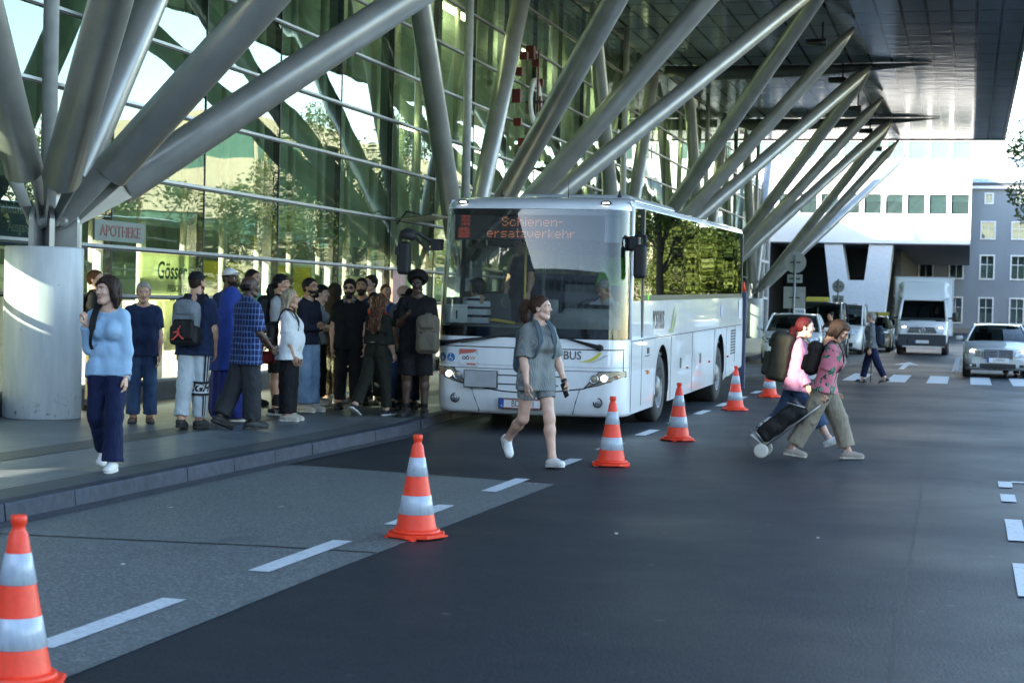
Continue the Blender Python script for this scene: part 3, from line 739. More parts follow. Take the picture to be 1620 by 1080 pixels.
def tree(loc, hc, r, label, n=4200, leaf=.2, m=None, seed=1, group=None):
    rg = random.Random(seed)
    root = empty('street_tree', loc, 0, label, 'tree', group)
    V, F, cl = crown(rg, (0, 0, hc), r, n, leaf)
    np_obj('crown', [(V, F, 0)], m or LEAF, root, smooth=False)
    mb = MB(); mb.tube([(0, 0, 0), (.04, .02, hc * .4), (0, .05, hc * .8), (0, 0, hc + r[2] * .5)], [.20, .16, .10, .03], 10)
    for c, cr in cl[:12]:
        z0 = hc * rg.uniform(.45, .8); mb.tube([(0, .02, z0), tuple(np.array([0, 0, z0]) * .4 + c * .6 + [0, 0, .2]), tuple(c)], [.07, .045, .015], 6)
    mb.build('trunk', BARK, root)
    return root
TREES = [((4.75, 76, 0), 7.6, (4.1, 3.6, 2.9), 12000, .17, LEAF, 'leafy street tree whose dark branch tips hang in at the right edge')]
for i, (x, y, hc, rx, rz_, mm, w) in enumerate([(15.5, 55, 4.8, 4., 4., 0, 'nearest the camera'), (15., 66, 4.9, 4., 4.1, 1, 'above the woman in blue'), (16.5, 78, 5.2, 4.3, 4.4, 0, 'left of the waiting crowd'), (15.5, 91, 5.0, 4.2, 4.2, 1, 'above the waiting crowd'), (17, 104, 5.4, 4.4, 4.6, 0, 'beside the bus mirror'), (15, 118, 5.2, 4.2, 4.4, 1, 'farthest down the glass front')]):
    TREES.append(((x, y, 0), hc, (rx, rx * 1.15, rz_), 11000, .22, (LEAF, LEAF2)[mm], ('pale green' if mm else 'deep green') + ' street tree mirrored in the station glass ' + w))
for i, (x, y, mm, w) in enumerate([(13.5, 196, 1, 'at the rear end'), (18.5, 200, 0, 'just behind the middle'), (23.5, 197, 1, 'in the middle'), (28.5, 202, 0, 'just before the middle'), (33.5, 198, 1, 'at the front end')]):
    TREES.append(((x, y, 0), 7.0, (3.9, 4., 6.8), 9000, .62, (LEAF, LEAF2)[mm], ('pale' if mm else 'deep green') + ' tall far tree mirrored in the bus windows ' + w))
for i, (x, y, w) in enumerate([(16, 232, 'left'), (23, 236, 'middle'), (30, 232, 'right'), (37, 236, 'outer right')]):
    TREES.append(((x, y, 0), 8.0, (5.0, 4.5, 7.8), 7000, .9, LEAF2, 'hazy pale tree of the farthest row behind the bus window trees, %s one' % w))
for i, (l, hc, r, n, lf, m_, lb) in enumerate(TREES): tree(l, hc, r, lb, n, lf, m_, 11 + i)
cb = empty('cream_block', (26, 125, 0), 0, 'cream office block across the street mirrored in the station glass', 'building')
CRM = mat('cream_render', (.62, .58, .42), .7, var=.06)
for z0, z1 in ((0, 5.2), (7.0, 10.4), (12.4, 13.6)):
    mb = MB(); mb.box(22, 34, 104, 170, z0, z1); part(mb, 'wall_band', CRM, cb)
mb = MB(); mb.box(22.5, 33.9, 104.3, 169.8, 5.2, 13.4); part(mb, 'interior_core', mat('cream_core', (.10, .22, .18), .5), cb)
for z0, z1 in ((5.2, 7.0), (10.4, 12.4)):
    for i in range(22):
        mb = MB(); mb.box(22.06, 22.4, 104 + i * 3, 104.6 + i * 3, z0, z1); part(mb, 'pier', CRM, cb)
# ================================================================ the bus (x across, y to the rear, z up; front centre at the origin)
def paint(name, c, rough=.28, var=.03, coat=1., dirt=.0):
    m, nt, b = nodes(name); v = coords(nt)
    base = ramp(nt, noise(nt, v, 1.3, 4), [(.3, tuple(x * (1 - var) for x in c)), (.7, tuple(min(1, x * (1 + var)) for x in c))])
    if dirt:
        sep = N(nt, 'ShaderNodeSeparateXYZ'); nt.links.new(v, sep.inputs[0])
        d = ramp(nt, noise(nt, coords(nt, 'Object', (1, 1, .3)), 5, 5, .7), [(.45, (0, 0, 0)), (.75, (dirt,) * 3)])
        base = mixc(nt, d, base, (.22, .20, .17))
    nt.links.new(base, b.inputs['Base Color']); b.inputs['Roughness'].default_value = rough
    b.inputs['Coat Weight'].default_value = coat; b.inputs['Coat Roughness'].default_value = .03
    return m
def emis(name, c, s):
    m, nt, b = nodes(name); b.inputs['Base Color'].default_value = c4(c); b.inputs['Emission Color'].default_value = c4(c); b.inputs['Emission Strength'].default_value = s; return m
BW = paint('bus_white_paint', (.87, .89, .90), dirt=.12); SEAM = mat('panel_seam', (.03, .03, .035), .7); RUB = mat('black_rubber', (.018, .018, .019), .65, bump=.1); TYRE = mat('tyre_rubber', (.020, .020, .021), .8, var=.25, bump=.2)
CHROME = mat('chrome', (.75, .75, .76), .08, metal=1., var=.02); DARKP = mat('dark_trim', (.014, .015, .016), .30, coat=.3); GREYP = mat('grey_plate', (.40, .41, .42), .45, metal=.3)
WSG = glass('windscreen_glass', (.80, .86, .84), (1, 1, 1), 1.56, .003, .03, .35, haze=.012, hazec=(.3, .32, .33))
SIDEG = glass('side_window_glass', (.26, .30, .28), (.95, 1, .88), 2.1, .004, .09, .9, ws2=(1, .55, .28))
LENS = glass('lamp_lens', (.93, .95, .95), (1, 1, 1), 1.4, .01); LAMPON = emis('headlamp_lit', (1, .86, .62), 1.3); LAMPW = emis('marker_lit', (1, .97, .9), 1.6); LED = emis('led_amber', (.9, .30, .10), .13); LEDR = emis('led_red', (.6, .10, .06), .10)
REFL = mat('lamp_reflector', (.40, .36, .27), .38, metal=.45, var=.25, vs=25); AMB = mat('amber_lens', (.75, .22, .04), .15, coat=.5); REDL = mat('red_lens', (.5, .02, .015), .2, coat=.5)
bus = empty('coach_bus', (-5.49, 21.52, 0), 0, 'white single deck regional bus with lit destination board standing at the kerb', 'bus')
SH = .0135
def shear(mb): mb.v = [(x, y, z + SH * max(y, 0)) for x, y, z in mb.v]; return mb
def bp(mb, name, m, par=None, sh=True, **k):
    if sh: shear(mb)
    return mb.build(name, m, par or bus, **k)
def front(t, z, off=0.):
    a = abs(t); sg = 1 if t >= 0 else -1
    if a < .7: x = a / .7 * .98; y = .10 * (x / .98) ** 2; nx, ny = 0.18 * x, -1
    else:
        u = (a - .7) / .3 * PI / 2; x = .98 + .295 * math.sin(u); y = .10 + .42 * (1 - math.cos(u)); nx, ny = math.sin(u), -math.cos(u) - .02
    if z < .55: y += .10 * ((.55 - z) / .33) ** 2
    if .55 <= z < 1.15: y -= .018 * math.sin((z - .55) / .6 * PI)
    if z > 1.15: y += .17 * ((z - 1.15) / 1.75) ** 1.6
    if z > 1.2: x *= 1 - .030 * min(1, (z - 1.2) / 1.75)
    l = math.hypot(nx, ny)
    return (sg * (x + off * nx / l), y + off * ny / l, z)
def fgrid(t0, t1, z0, z1, nu=24, nv=8, off=0.): return lambda u, v: front(t0 + (t1 - t0) * u, z0 + (z1 - z0) * v, off)
def fpatch(mb, t0, t1, z0, z1, nu=24, nv=8, off=0., mi=None): return mb.grid(fgrid(t0, t1, z0, z1, nu, nv, off), nu, nv, mi)
def fx(x):  # local x -> t on the front
    a = abs(x); return (a / .98 * .7 if a <= .98 else .7 + math.asin(min(1, (a - .98) / .295)) / (PI / 2) * .3) * (1 if x >= 0 else -1)
# shell: front lower panels
mb = MB(); fpatch(mb, -1, 1, .22, .845, 60, 14); mb.grid(lambda u, v: front(-1 + 2 * u, .22 + 0 * v) if v < .5 else (front(-1 + 2 * u, .22)[0] * .96, front(-1 + 2 * u, .22)[1] + .10, .20), 60, 1)
bp(mb, 'front_bumper', BW)
mb = MB(); fpatch(mb, -1, 1, .849, 1.205, 60, 8); bp(mb, 'front_panel', BW)
def capf(u, v):
    t = -1 + 2 * u; x, y, z = front(t, 2.87); a = v * PI / 2
    return (x * (1 - .10 * v * v), y + .85 * (1 - math.cos(a)) ** 1.0, 2.87 + .185 * math.sin(a))
mb = MB(); mb.grid(capf, 60, 10); bp(mb, 'roof_front_cap', BW)
# sides
YR = 12.0; CF, CR_ = 2.97, 8.95; AR = .58; ZW = .50
def zb(y):
    for c in (CF, CR_):
        if abs(y - c) < AR: return max(.22, ZW + math.sqrt(AR * AR - (y - c) ** 2))
    return .22 + (.05 if y > 9.6 else 0) + max(0, y - 10.2) * .06
ysm = sorted(set([.52 + i * .22 for i in range(53) if .52 + i * .22 < YR] + [YR] + [c + AR * math.sin(a) * .9999 for c in (CF, CR_) for a in np.linspace(-PI / 2, PI / 2, 25)] + [c + sg * (AR + .001) for c in (CF, CR_) for sg in (-1, 1)]))
for sg in (-1, 1):
    mb = MB(); v = []; f = []
    for y in ysm:
        z0 = zb(y)
        for k in range(9):
            z = z0 + (1.70 - z0) * k / 8; x = 1.275 - (.020 * max(0, (.45 - z) / .25) ** 2 if z < .45 else 0) - .012 * max(0, (z - 1.2) / .5)
            v.append((sg * x, y, z))
    for i in range(len(ysm) - 1):
        for k in range(8): f.append((i * 9 + k, (i + 1) * 9 + k, (i + 1) * 9 + k + 1, i * 9 + k + 1))
    mb.add(v, f, smooth=True); bp(mb, 'side_panel', BW)
    for c in (CF, CR_):   # wheel arch liners
        mb = MB(); mb.rings([[(sg * (1.262 - .5 * k), c + AR * math.cos(a) * (1 - .0 * k), ZW + AR * math.sin(a)) for a in np.linspace(-.25, PI + .25, 25)] for k in (0, 1)], False, False, closed=False)
        mb.rings([[(sg * 1.278, c + (AR + d) * math.cos(a), ZW + (AR + d) * math.sin(a)) for a in np.linspace(-.2, PI + .2, 25)] for d in (-.012, .045)], False, False, closed=False, mi=1)
        bp(mb, 'wheel_arch', [RUB, BW])
    # roof edge strip + glass
    mb = MB()
    mb.quad((sg * 1.232, .62, 2.93), (sg * 1.232, YR, 2.93), (sg * 1.205, YR, 3.0), (sg * 1.205, .62, 3.0)); bp(mb, 'roof_rail', BW)
    mb = MB(); x0, x1 = 1.264, 1.240
    def SX(z): return sg * (1.266 + (1.236 - 1.266) * (z - 1.70) / 1.23)
    mb.grid(lambda u, v: (SX(1.775 + 1.155 * v), 1.42 + (YR - .22 - 1.42) * u, 1.775 + 1.155 * v), 30, 4); bp(mb, 'side_window', SIDEG, fix=False)
    mb = MB()
    for yy in (1.36, YR - .2): mb.box(min(SX(1.7), SX(2.93)) - (.004 if sg < 0 else -.0), max(SX(1.7), SX(2.93)) + (.004 if sg > 0 else 0), yy, yy + .07, 1.70, 2.93)
    mb.quad((SX(1.70) + sg * .003, 1.42, 1.70), (SX(1.70) + sg * .003, YR - .2, 1.70), (SX(1.775) + sg * .003, YR - .2, 1.775), (SX(1.775) + sg * .003, 1.42, 1.775)); bp(mb, 'window_surround', mat('window_band_dark', (.06, .075, .065), .3), fix=False)
    mb = MB(); mb.quad((SX(2.93), YR - .13, 1.7), (SX(2.93), YR, 1.7), (SX(2.93), YR, 2.93), (SX(2.93), YR - .13, 2.93)); bp(mb, 'rear_post', BW)
    # driver / door window
    mb = MB(); mb.quad((sg * 1.272, .56, 1.23), (sg * 1.272, 1.30, 1.23), (sg * 1.238, 1.30, 2.92), (sg * 1.238, .66, 2.92)); bp(mb, 'cab_window', glass('cab_window_glass', (.55, .62, .56), (1, 1, 1), 1.6, .005, .03, .5) if sg > 0 else WSG, fix=False)
    mb = MB()
    mb.tube([(sg * 1.268, .50, 1.2), (sg * 1.262, .55, 1.8), (sg * 1.245, .62, 2.4), (sg * 1.236, .68, 2.93)], .032, 8); bp(mb, 'a_pillar', BW)
    mb = MB(); mb.box(1.255 if sg > 0 else -1.28, 1.28 if sg > 0 else -1.255, 1.28, 1.40, 1.21, 1.70); mb.quad((SX(1.7), 1.28, 1.70), (SX(1.7), 1.40, 1.70), (SX(2.93), 1.40, 2.93), (SX(2.93), 1.28, 2.93)); bp(mb, 'b_pillar', DARKP)
    # seams
    mb = MB(); X = sg * 1.2765
    def vl(y, z0, z1): mb.box(X - .002, X + .002, y - .006, y + .006, z0, z1)
    def hl(z, y0, y1): mb.box(X - .002, X + .002, y0, y1, z - .006, z + .006)
    vl(.62, .26, 1.18); vl(1.36, .3, 1.18); hl(1.18, .55, YR - .05) 
    for y in (3.72, 5.75, 8.2, 9.75): vl(y, zb(y) + .02, 1.17)
    hl(.95, 1.6, 1.95); hl(.75, 1.6, 1.95); vl(10.9, .5, 1.17)
    bp(mb, 'seam_lines', SEAM)
# rear wall, roof, underside
mb = MB(); mb.quad((-1.26, YR, .35), (1.26, YR, .35), (1.225, YR, 2.98), (-1.225, YR, 2.98)); bp(mb, 'rear_panel', BW)
prof = [(-1.232, 2.93), (-1.215, 2.985), (-1.15, 3.03), (-1.0, 3.052), (-.5, 3.066), (0, 3.07), (.5, 3.066), (1.0, 3.052), (1.15, 3.03), (1.215, 2.985), (1.232, 2.93)]
mb = MB(); mb.rings([[(x, y, z - d) for x, z in prof] for y, d in ((.72, .03), (1.1, .003), (3, 0), (YR - .3, 0), (YR - .08, .02), (YR, .07))], False, False, closed=False); bp(mb, 'roof', BW)
v, f = sdf_mesh([rbox((0, 4.4, 3.06), (.86, 2.0, .13), .12)], .04, 0, post=[((0, 0, 3.04), (0, 0, -1)), ((0, 2.5, 3.10), (0, -.3, 1))]); v = v.copy(); v[:, 2] += SH * v[:, 1]; np_obj('air_conditioner', [(v, f, 0)], BW, bus)
mb = MB(); mb.lathe([(.008, 3.06), (.002, 3.34)], (.25, 1.2, 0), n=6); mb.lathe([(.03, 3.06), (.004, 3.17)], (1.0, .95, 0), n=8); mb.lathe([(.03, 3.06), (.004, 3.15)], (-.6, .95, 0), n=8); bp(mb, 'roof_antenna', RUB)
mb = MB(); mb.box(-1.1, 1.1, .45, YR - .2, .34, .55); mb.box(-.7, .7, 2, 11, .18, .34); bp(mb, 'chassis', RUB)
# interior
INT = mat('bus_interior_grey', (.10, .105, .11), .7); SEAT = mat('bus_seat_blue', (.03, .045, .08), .9, var=.4, vs=20); CEIL = mat('bus_ceiling', (.60, .61, .61), .7)
mb = MB(); mb.box(-1.2, 1.2, .75, YR - .1, .9, .95); bp(mb, 'interior_floor', INT)
mb = MB(); mb.quad((-1.2, .8, 2.95), (1.2, .8, 2.95), (1.2, YR - .1, 2.95), (-1.2, YR - .1, 2.95)); bp(mb, 'interior_ceiling', CEIL)
mb = MB(); mb.box(-1.2, 1.2, YR - .3, YR - .2, .95, 2.94); bp(mb, 'interior_rear_wall', INT)
for sg in (-1, 1):
    mb = MB(); mb.box(min(sg * .98, sg * 1.2), max(sg * .98, sg * 1.2), 1.6, YR - .35, 2.42, 2.62); bp(mb, 'luggage_rack', INT)
seat0 = None
for i in range(10):
    for x in (-.92, -.48, .48, .92):
        y = 2.7 + i * .85
        mb = MB(); mb.box(x - .2, x + .2, y, y + .42, 1.25, 1.40); mb.rings([[(x - .2, y + .40 + a, z), (x + .2, y + .40 + a, z), (x + .2, y + .50 + a, z), (x - .2, y + .50 + a, z)] for a, z in ((0, 1.38), (.06, 1.85), (.08, 2.05))], smooth=False)
        bp(mb, 'passenger_seat', SEAT, bevel=.03)
mb = MB(); mb.box(.18, 1.18, 1.45, 1.50, .95, 1.9); mb.box(-.16, -.12, 1.5, 1.54, .95, 2.6); mb.box(-1.05, -.6, 1.7, 1.74, 1.0, 1.75); bp(mb, 'cab_partition', INT)
mb = MB(); mb.tube([(-1.0, 1.2, 1.36), (-.75, 1.15, 1.40), (-.45, 1.2, 1.36)], .022, 8); mb.tube([(-.35, 1.3, .95), (-.35, 1.3, 2.9)], .018, 8); bp(mb, 'grab_rail', mat('rail_yellow', (.65, .42, .04), .4))
v, f = sdf_mesh([rbox((.70, .62, 1.36), (.50, .30, .17), .12), rbox((.72, .52, 1.52), (.34, .14, .08), .06), rbox((-.45, .55, 1.27), (.7, .22, .09), .06), rbox((.12, .70, 1.55), (.14, .06, .16), .03, rotm(-.3))], .022, .03); np_obj('dashboard', [(v, f, 0)], mat('dashboard_grey', (.22, .225, .22), .6), bus)
mb = MB(); rs = [[(.70 + .22 * math.cos(a) * 1, .98 + .22 * math.sin(a) * .88, 1.62 + .22 * math.sin(a) * .45 + b_) for a in np.linspace(0, 2 * PI, 25)] for b_ in (0,)][0]; mb.tube(rs, .016, 8); mb.tube([(.5, .98, 1.62), (.9, .98, 1.62)], .02, 8); mb.tube([(.70, .98, 1.61), (.70, .75, 1.4)], .03, 8); bp(mb, 'steering_wheel', RUB)
# windscreen with black edge
mb = MB(); fpatch(mb, -.985, .985, 1.215, 2.865, 64, 24, -.004); bp(mb, 'windscreen', WSG, fix=False)
mb = MB(); fpatch(mb, -.99, .99, 1.207, 1.335, 64, 3, -.012); fpatch(mb, -.99, .99, 2.79, 2.869, 64, 3, -.012); fpatch(mb, -.99, -.90, 1.335, 2.79, 4, 20, -.012); fpatch(mb, .915, .99, 1.335, 2.79, 4, 20, -.012); fpatch(mb, .70, .90, 2.45, 2.79, 4, 4, -.03)
bp(mb, 'windscreen_surround', mat('ceramic_black', (.006, .006, .007), .12), fix=False)
# seams and trim on the front
mb = MB()
def fline(pts, w=.007, off=.0025):
    P = []
    for (x0, z0), (x1, z1) in zip(pts, pts[1:]):
        n = max(2, int(abs(x1 - x0) / .05))
        for k in range(n): P.append((x0 + (x1 - x0) * k / n, z0 + (z1 - z0) * k / n))
    P.append(pts[-1]); mb.tube([front(fx(x), z, off - .003) for x, z in P], w, 6)
fline([(-1.24, 1.075), (1.24, 1.075)], .008); fline([(1.235, 1.075), (1.235, .80)]); fline([(-1.24, .80), (1.2, .80)], .005)
fline([(-1.22, .76), (-.77, .575), (-.30, .515), (0, .50), (.30, .515), (.77, .575), (1.2, .76)], .009)
fline([(-.72, .56), (-.62, .24)]); fline([(.72, .56), (.62, .24)]); fline([(-.36, .72), (.50, .72)], .009); fline([(-.36, .605), (.45, .605)], .009); fline([(-.30, .26), (-.22, .42)], .003); fline([(.34, .26), (.26, .42)], .003)
bp(mb, 'front_seams', SEAM)
for sg in (-1, 1):   # headlamps
    poly = [(sg * .78, .585), (sg * .97, .797), (sg * 1.10, .797), (sg * 1.255, .797), (sg * 1.257, .735), (sg * 1.1, .672), (sg * .95, .623)]
    hl_ = MB()
    def hp(off): return [front(fx(x), z, off) for x, z in poly]
    def zup(x): return .585 + (.795 - .585) * (x - .78) / .19 if x < .97 else .797
    def zlo(x): return .585 + (.735 - .585) * ((x - .78) / .478) ** 1.3
    hl_.grid(lambda u, v: front(fx(sg * (.785 + .470 * u)), zlo(.785 + .470 * u) + (zup(.785 + .470 * u) - zlo(.785 + .470 * u)) * v, .005), 16, 4); h = bp(hl_, 'headlamp', REFL, fix=False)
    mb = MB(); mb.tube([front(fx(x), z, .007) for x, z in poly + poly[:1]], .007, 6); bp(mb, 'lamp_gasket', SEAM, h)
    for x, z, r, mt in ((sg * 1.03, .715, .050, LAMPON), (sg * .905, .70, .05, REFL), (sg * 1.17, .73, .028, AMB)):
        q = Vector(front(fx(x), z, .008)); mb = MB()
        mb.lathe([(r * 1.12, .0), (r * 1.15, -.012), (r * .95, -.015), (r * .85, -.004)], tuple(q), 'y', 24, 0, False); mb.lathe([(r * .80, -.008), (r * .5, -.014), (.001, -.016)], tuple(q), 'y', 20, 1, False)
        bp(mb, 'lamp_unit', [CHROME, mt], h)
    q = Vector(front(fx(sg * .95), .40, .004)); mb = MB(); mb.lathe([(.062, 0), (.064, -.008), (.052, -.01), (.048, .0)], tuple(q), 'y', 20, 0, False); mb.lathe([(.046, -.002), (.02, -.006), (.001, -.007)], tuple(q), 'y', 16, 1, False); bp(mb, 'fog_lamp', [RUB, CHROME])
    q = Vector(front(fx(sg * .985), 2.955 - .04, .0)); mb = MB(); mb.lathe([(.07, 0), (.072, -.02), (.05, -.024)], (q.x, q.y + .05, 2.955), 'y', 20, 0); mb.cbox((q.x, q.y + .022, 2.955), (.085, .012, .03), 1)
    for i in range(len(mb.v)): mb.v[i] = (q.x + (mb.v[i][0] - q.x), mb.v[i][1], 2.955 + (mb.v[i][2] - 2.955) * .42)
    bp(mb, 'marker_lamp', [RUB, LAMPW])
# plates
mb = MB(); mb.box(-.79, -.36, -.035, .06, .555, .765, 0); bp(mb, 'route_plate_holder', GREYP, bevel=.006); mb = MB(); mb.box(-.80, -.35, -.030, .058, .548, .772); bp(mb, 'holder_frame', SEAM)
lp = MB(); lp.box(-.33, .24, -.02, .09, .29, .425); lpo = bp(lp, 'number_plate', RUB)
mb = MB(); mb.box(-.315, .225, -.024, -.0205, .302, .414, 0); mb.box(-.315, -.255, -.0265, -.0245, .302, .414, 1); mb.box(-.25, .22, -.0255, -.0243, .304, .312, 2); mb.box(-.25, .22, -.0255, -.0243, .404, .412, 2); bp(mb, 'plate_face', [mat('plate_white', (.72, .73, .72), .35), mat('plate_blue', (.02, .07, .35), .4), mat('plate_red', (.6, .05, .04), .4)], lpo)
text('plate_letters', 'BD 4871', .112, SEAM, lpo, (0.0, -.026, .357), (R(90), 0, 0), .78); text('plate_country', 'A', .04, mat('plate_letter_white', (.8, .8, .8), .4), lpo, (-.285, -.028, .325), (R(90), 0, 0))
# lettering
DG = mat('letter_dark_grey', (.085, .075, .065), .5); YEL = mat('swoosh_yellow', (.62, .55, .03), .45); GRN = mat('swoosh_green', (.30, .36, .16), .45); LTG = mat('letter_light_grey', (.55, .55, .52), .5)
def on_front(o): # bend flat lettering onto the front
    M = o.matrix_basis; me = o.data
    for v in me.vertices:
        p = M @ v.co; q = front(fx(p.x), p.z, .004 - (p.y + .0)); v.co = q
    o.location = (0, 0, 0); o.rotation_euler = (0, 0, 0); o.scale = (1, 1, 1); me.update(); return o
on_front(text('front_lettering', 'POSTBUS', .150, DG, bus, (.46, 0, .995), (R(90), 0, 0), .90, bold=.002)); on_front(text('front_slogan', 'ein schritt weiter', .035, LTG, bus, (.36, 0, .905), (R(90), 0, 0), .8))
def swoosh(mb, cx, cz, s, P):
    a = [(0, 0), (.10, -.012), (.20, .0), (.29, .05), (.36, .135), (.30, .13), (.235, .07), (.16, .025), (.08, .003)]
    b_ = [(.115, -.022), (.24, -.016), (.34, .03), (.45, .10), (.395, .098), (.31, .045), (.22, .005)]
    for k, poly in enumerate((a, b_)): mb.add([P(cx + x * s, cz + z * s, .005 + .002 * k) for x, z in poly], [tuple(range(len(poly)))], k)
mb = MB(); swoosh(mb, .69, .925, .86, lambda x, z, o: front(fx(x), z, o)); bp(mb, 'front_swoosh', [YEL, LTG], fix=False)
# stickers
BLU = mat('pictogram_blue', (.01, .16, .42), .4); PW = mat('pictogram_white', (.75, .76, .76), .4)
for k, x in enumerate((-1.14, -1.01)):
    mb = MB(); q = lambda a, b_, o: front(fx(x + a), .925 + b_, o)
    mb.add([q(.056 * math.cos(a), .056 * math.sin(a), .004) for a in np.linspace(0, 2 * PI, 25)[:-1]], [tuple(range(24))], 0); so = bp(mb, 'pictogram_sticker', BLU, fix=False); mb = MB()
    if k == 0:
        for pl in ([(-.012, .02), (-.022, -.01), (-.012, -.012), (-.014, -.042), (-.002, -.042), (0, -.015), (.002, -.042), (.014, -.042), (.012, -.012), (.022, -.01), (.012, .02)], [(.009 * math.cos(a), .034 + .009 * math.sin(a)) for a in np.linspace(0, 6, 9)]): mb.add([q(a, b_, .006) for a, b_ in pl], [tuple(range(len(pl)))])
    else:
        for pl in ([(-.012, .03), (-.002, .03), (0, .0), (.018, .0), (.026, -.026), (.016, -.026), (.010, -.010), (-.010, -.010)], [(-.006 + .008 * math.cos(a), .040 + .007 * math.sin(a)) for a in np.linspace(0, 6, 9)]): mb.add([q(a, b_, .006) for a, b_ in pl], [tuple(range(len(pl)))])
        mb.tube([q(-.004 + .024 * math.cos(a), -.016 + .024 * math.sin(a), .006) for a in np.linspace(1.9, 6.2, 14)], .003, 5)
    bp(mb, 'pictogram', PW, so, fix=False)
mb = MB(); z0, z1, x0, x1 = .80, 1.045, -.905, -.63
mb.add([front(fx(x0), z0, .003), front(fx(x1), z0, .003), front(fx(x1), z1, .003), front(fx(x0), z1, .003)], [(0, 1, 2, 3)], 0); mb.add([front(fx(x0 + .01), z1 - .075, .005), front(fx(x1 - .06), z1 - .05, .005), front(fx(x1 - .01), z1 - .008, .005), front(fx(x0 + .01), z1 - .008, .005)], [(0, 1, 2, 3)], 1)
mb.add([front(fx(x0 + .12), z0 + .035, .005), front(fx(x1 - .03), z0 + .035, .005), front(fx(x1 - .03), z0 + .058, .005), front(fx(x0 + .12), z0 + .058, .005)], [(0, 1, 2, 3)], 1)
st = bp(mb, 'transit_sticker', [mat('sticker_white', (.66, .66, .66), .4), mat('sticker_red', (.62, .16, .12), .45)], fix=False)
on_front(text('sticker_letters', 'OÖ', .06, SEAM, st, (-.80, 0, .922), (R(90), 0, 0), bold=.002)); on_front(text('sticker_letters', 'VV', .06, mat('sticker_pale_red', (.66, .36, .30), .5), st, (-.70, 0, .922), (R(90), 0, 0), bold=.002))
# destination display (LED dots behind the windscreen)
GL = {'S': '01110 10001 10000 01110 00001 10001 01110', 'c': '00000 00000 01110 10000 10000 10001 01110', 'h': '10000 10000 10110 11001 10001 10001 10001', 'i': '1 0 1 1 1 1 1', 'e': '00000 00000 01110 10001 11111 10000 01110',
      'n': '00000 00000 10110 11001 10001 10001 10001', '-': '000 000 000 111 000 000 000', 'r': '0000 0000 1011 1100 1000 1000 1000', 's': '00000 00000 01111 10000 01110 00001 11110', 'a': '00000 00000 01110 00001 01111 10001 01111', 't': '010 010 111 010 010 010 011',
      'z': '0000 0000 1111 0001 0110 1000 1111', 'v': '00000 00000 10001 10001 10001 01010 00100', 'k': '1000 1000 1001 1010 1100 1010 1001'}
def led(word, x0, z0, px, mb):
    x = x0
    for ch in word:
        rows = GL[ch].split()
        for r_, row in enumerate(rows):
            for c_, bit in enumerate(row):
                if bit == '1': dot(mb, x + c_ * px, z0 - r_ * px)
        x += (len(rows[0]) + 1) * px
    return x
def dot(mb, x, z, s=.0042): mb.box(x - s, x + s, .245, .249, z - s, z + s)
mb = MB(); mb.box(-1.05, .95, .26, .40, 2.46, 2.80); dsp = bp(mb, 'destination_display', mat('display_black', (.008, .008, .009), .4), bevel=.01)
mb = MB(); led('Schienen-', -.40, 2.755, .0172, mb); led('ersatzverkehr', -.60, 2.605, .0168, mb); bp(mb, 'display_text', LED, dsp, fix=False)
mb = MB()
for i in range(9):
    for j in range(8):
        if (i, j) not in ((0, 0), (8, 0), (4, 3)): dot(mb, -.99 + i * .0172, 2.615 - j * .0172)
        if 1 <= i <= 7 and (j in (0, 6) or (i + j) % 3): dot(mb, -.97 + i * .0172, 2.77 - j * .0172)
bp(mb, 'display_symbol', LEDR, dsp, fix=False)
# paper sign with the number 1
mb = MB(); mb.box(-1.135, -.835, .195, .198, 1.375, 1.615); sg1 = bp(mb, 'paper_sign', mat('paper_white', (.86, .87, .84), .8)); sg1.rotation_euler = (0, 0, 0)
text('sign_numeral', '1', .15, SEAM, sg1, (-.98, .192, 1.475), (R(90), 0, 0), bold=.004); mb = MB(); mb.box(-1.10, -.87, .191, .1935, 1.575, 1.582); bp(mb, 'sign_rule', LTG, sg1)
# wipers
for x0, x1, z0, z1 in ((-1.16, -.40, 1.105, 1.22), (.97, .42, 1.105, 1.25)):
    mb = MB(); P = [Vector(front(fx(x0 + (x1 - x0) * t), z0 + (z1 - z0) * t, .035 + .012 * t)) for t in np.linspace(0, 1, 9)]; mb.tube(P, [.034, .026, .022, .018, .015, .012, .010, .010, .008], 8); mb.lathe([(.04, .02), (.045, -.035), (.02, -.045)], tuple(Vector(front(fx(x0), z0, .03))), 'y', 14); bp(mb, 'wiper', RUB)
    mb = MB(); mb.tube([P[-1] + Vector((-.45 if x0 < 0 else .45, .015, -.10)) * k + Vector((.35 if x0 < 0 else -.3, .02, .05)) * (1 - k) for k in np.linspace(0, 1, 6)], .009, 6); bp(mb, 'wiper_blade', RUB)
# mirrors
def mirror(sg, top, pts, c, hx, hz, hy=.07, rz=0.):
    mb = MB(); mb.tube([Vector((sg * a, y, z)) for a, y, z in pts], .024, 10)
    o = bp(mb, 'mirror_arm', RUB)
    v, f = sdf_mesh([rbox((sg * c[0], c[1], c[2]), (hx, hy, hz), .05, rotm(0, 0, rz))], .014, .0); np_obj('mirror_housing', [(v, f, 0)], RUB, o)
    return o
o = mirror(-1, 0, [(1.20, .25, 2.44), (1.36, .12, 2.44), (1.46, .02, 2.52), (1.60, -.06, 2.58), (1.66, -.10, 2.54), (1.69, -.10, 2.40), (1.70, -.10, 2.10)], (1.635, -.06, 2.20), .085, .215)
mb = MB(); mb.tube([(-1.22, .22, 2.33), (-1.38, .08, 2.33), (-1.50, -.02, 2.47)], .02, 8); mb.box(-1.34, -1.20, .12, .26, 2.31, 2.46); bp(mb, 'mirror_bracket', RUB, o)
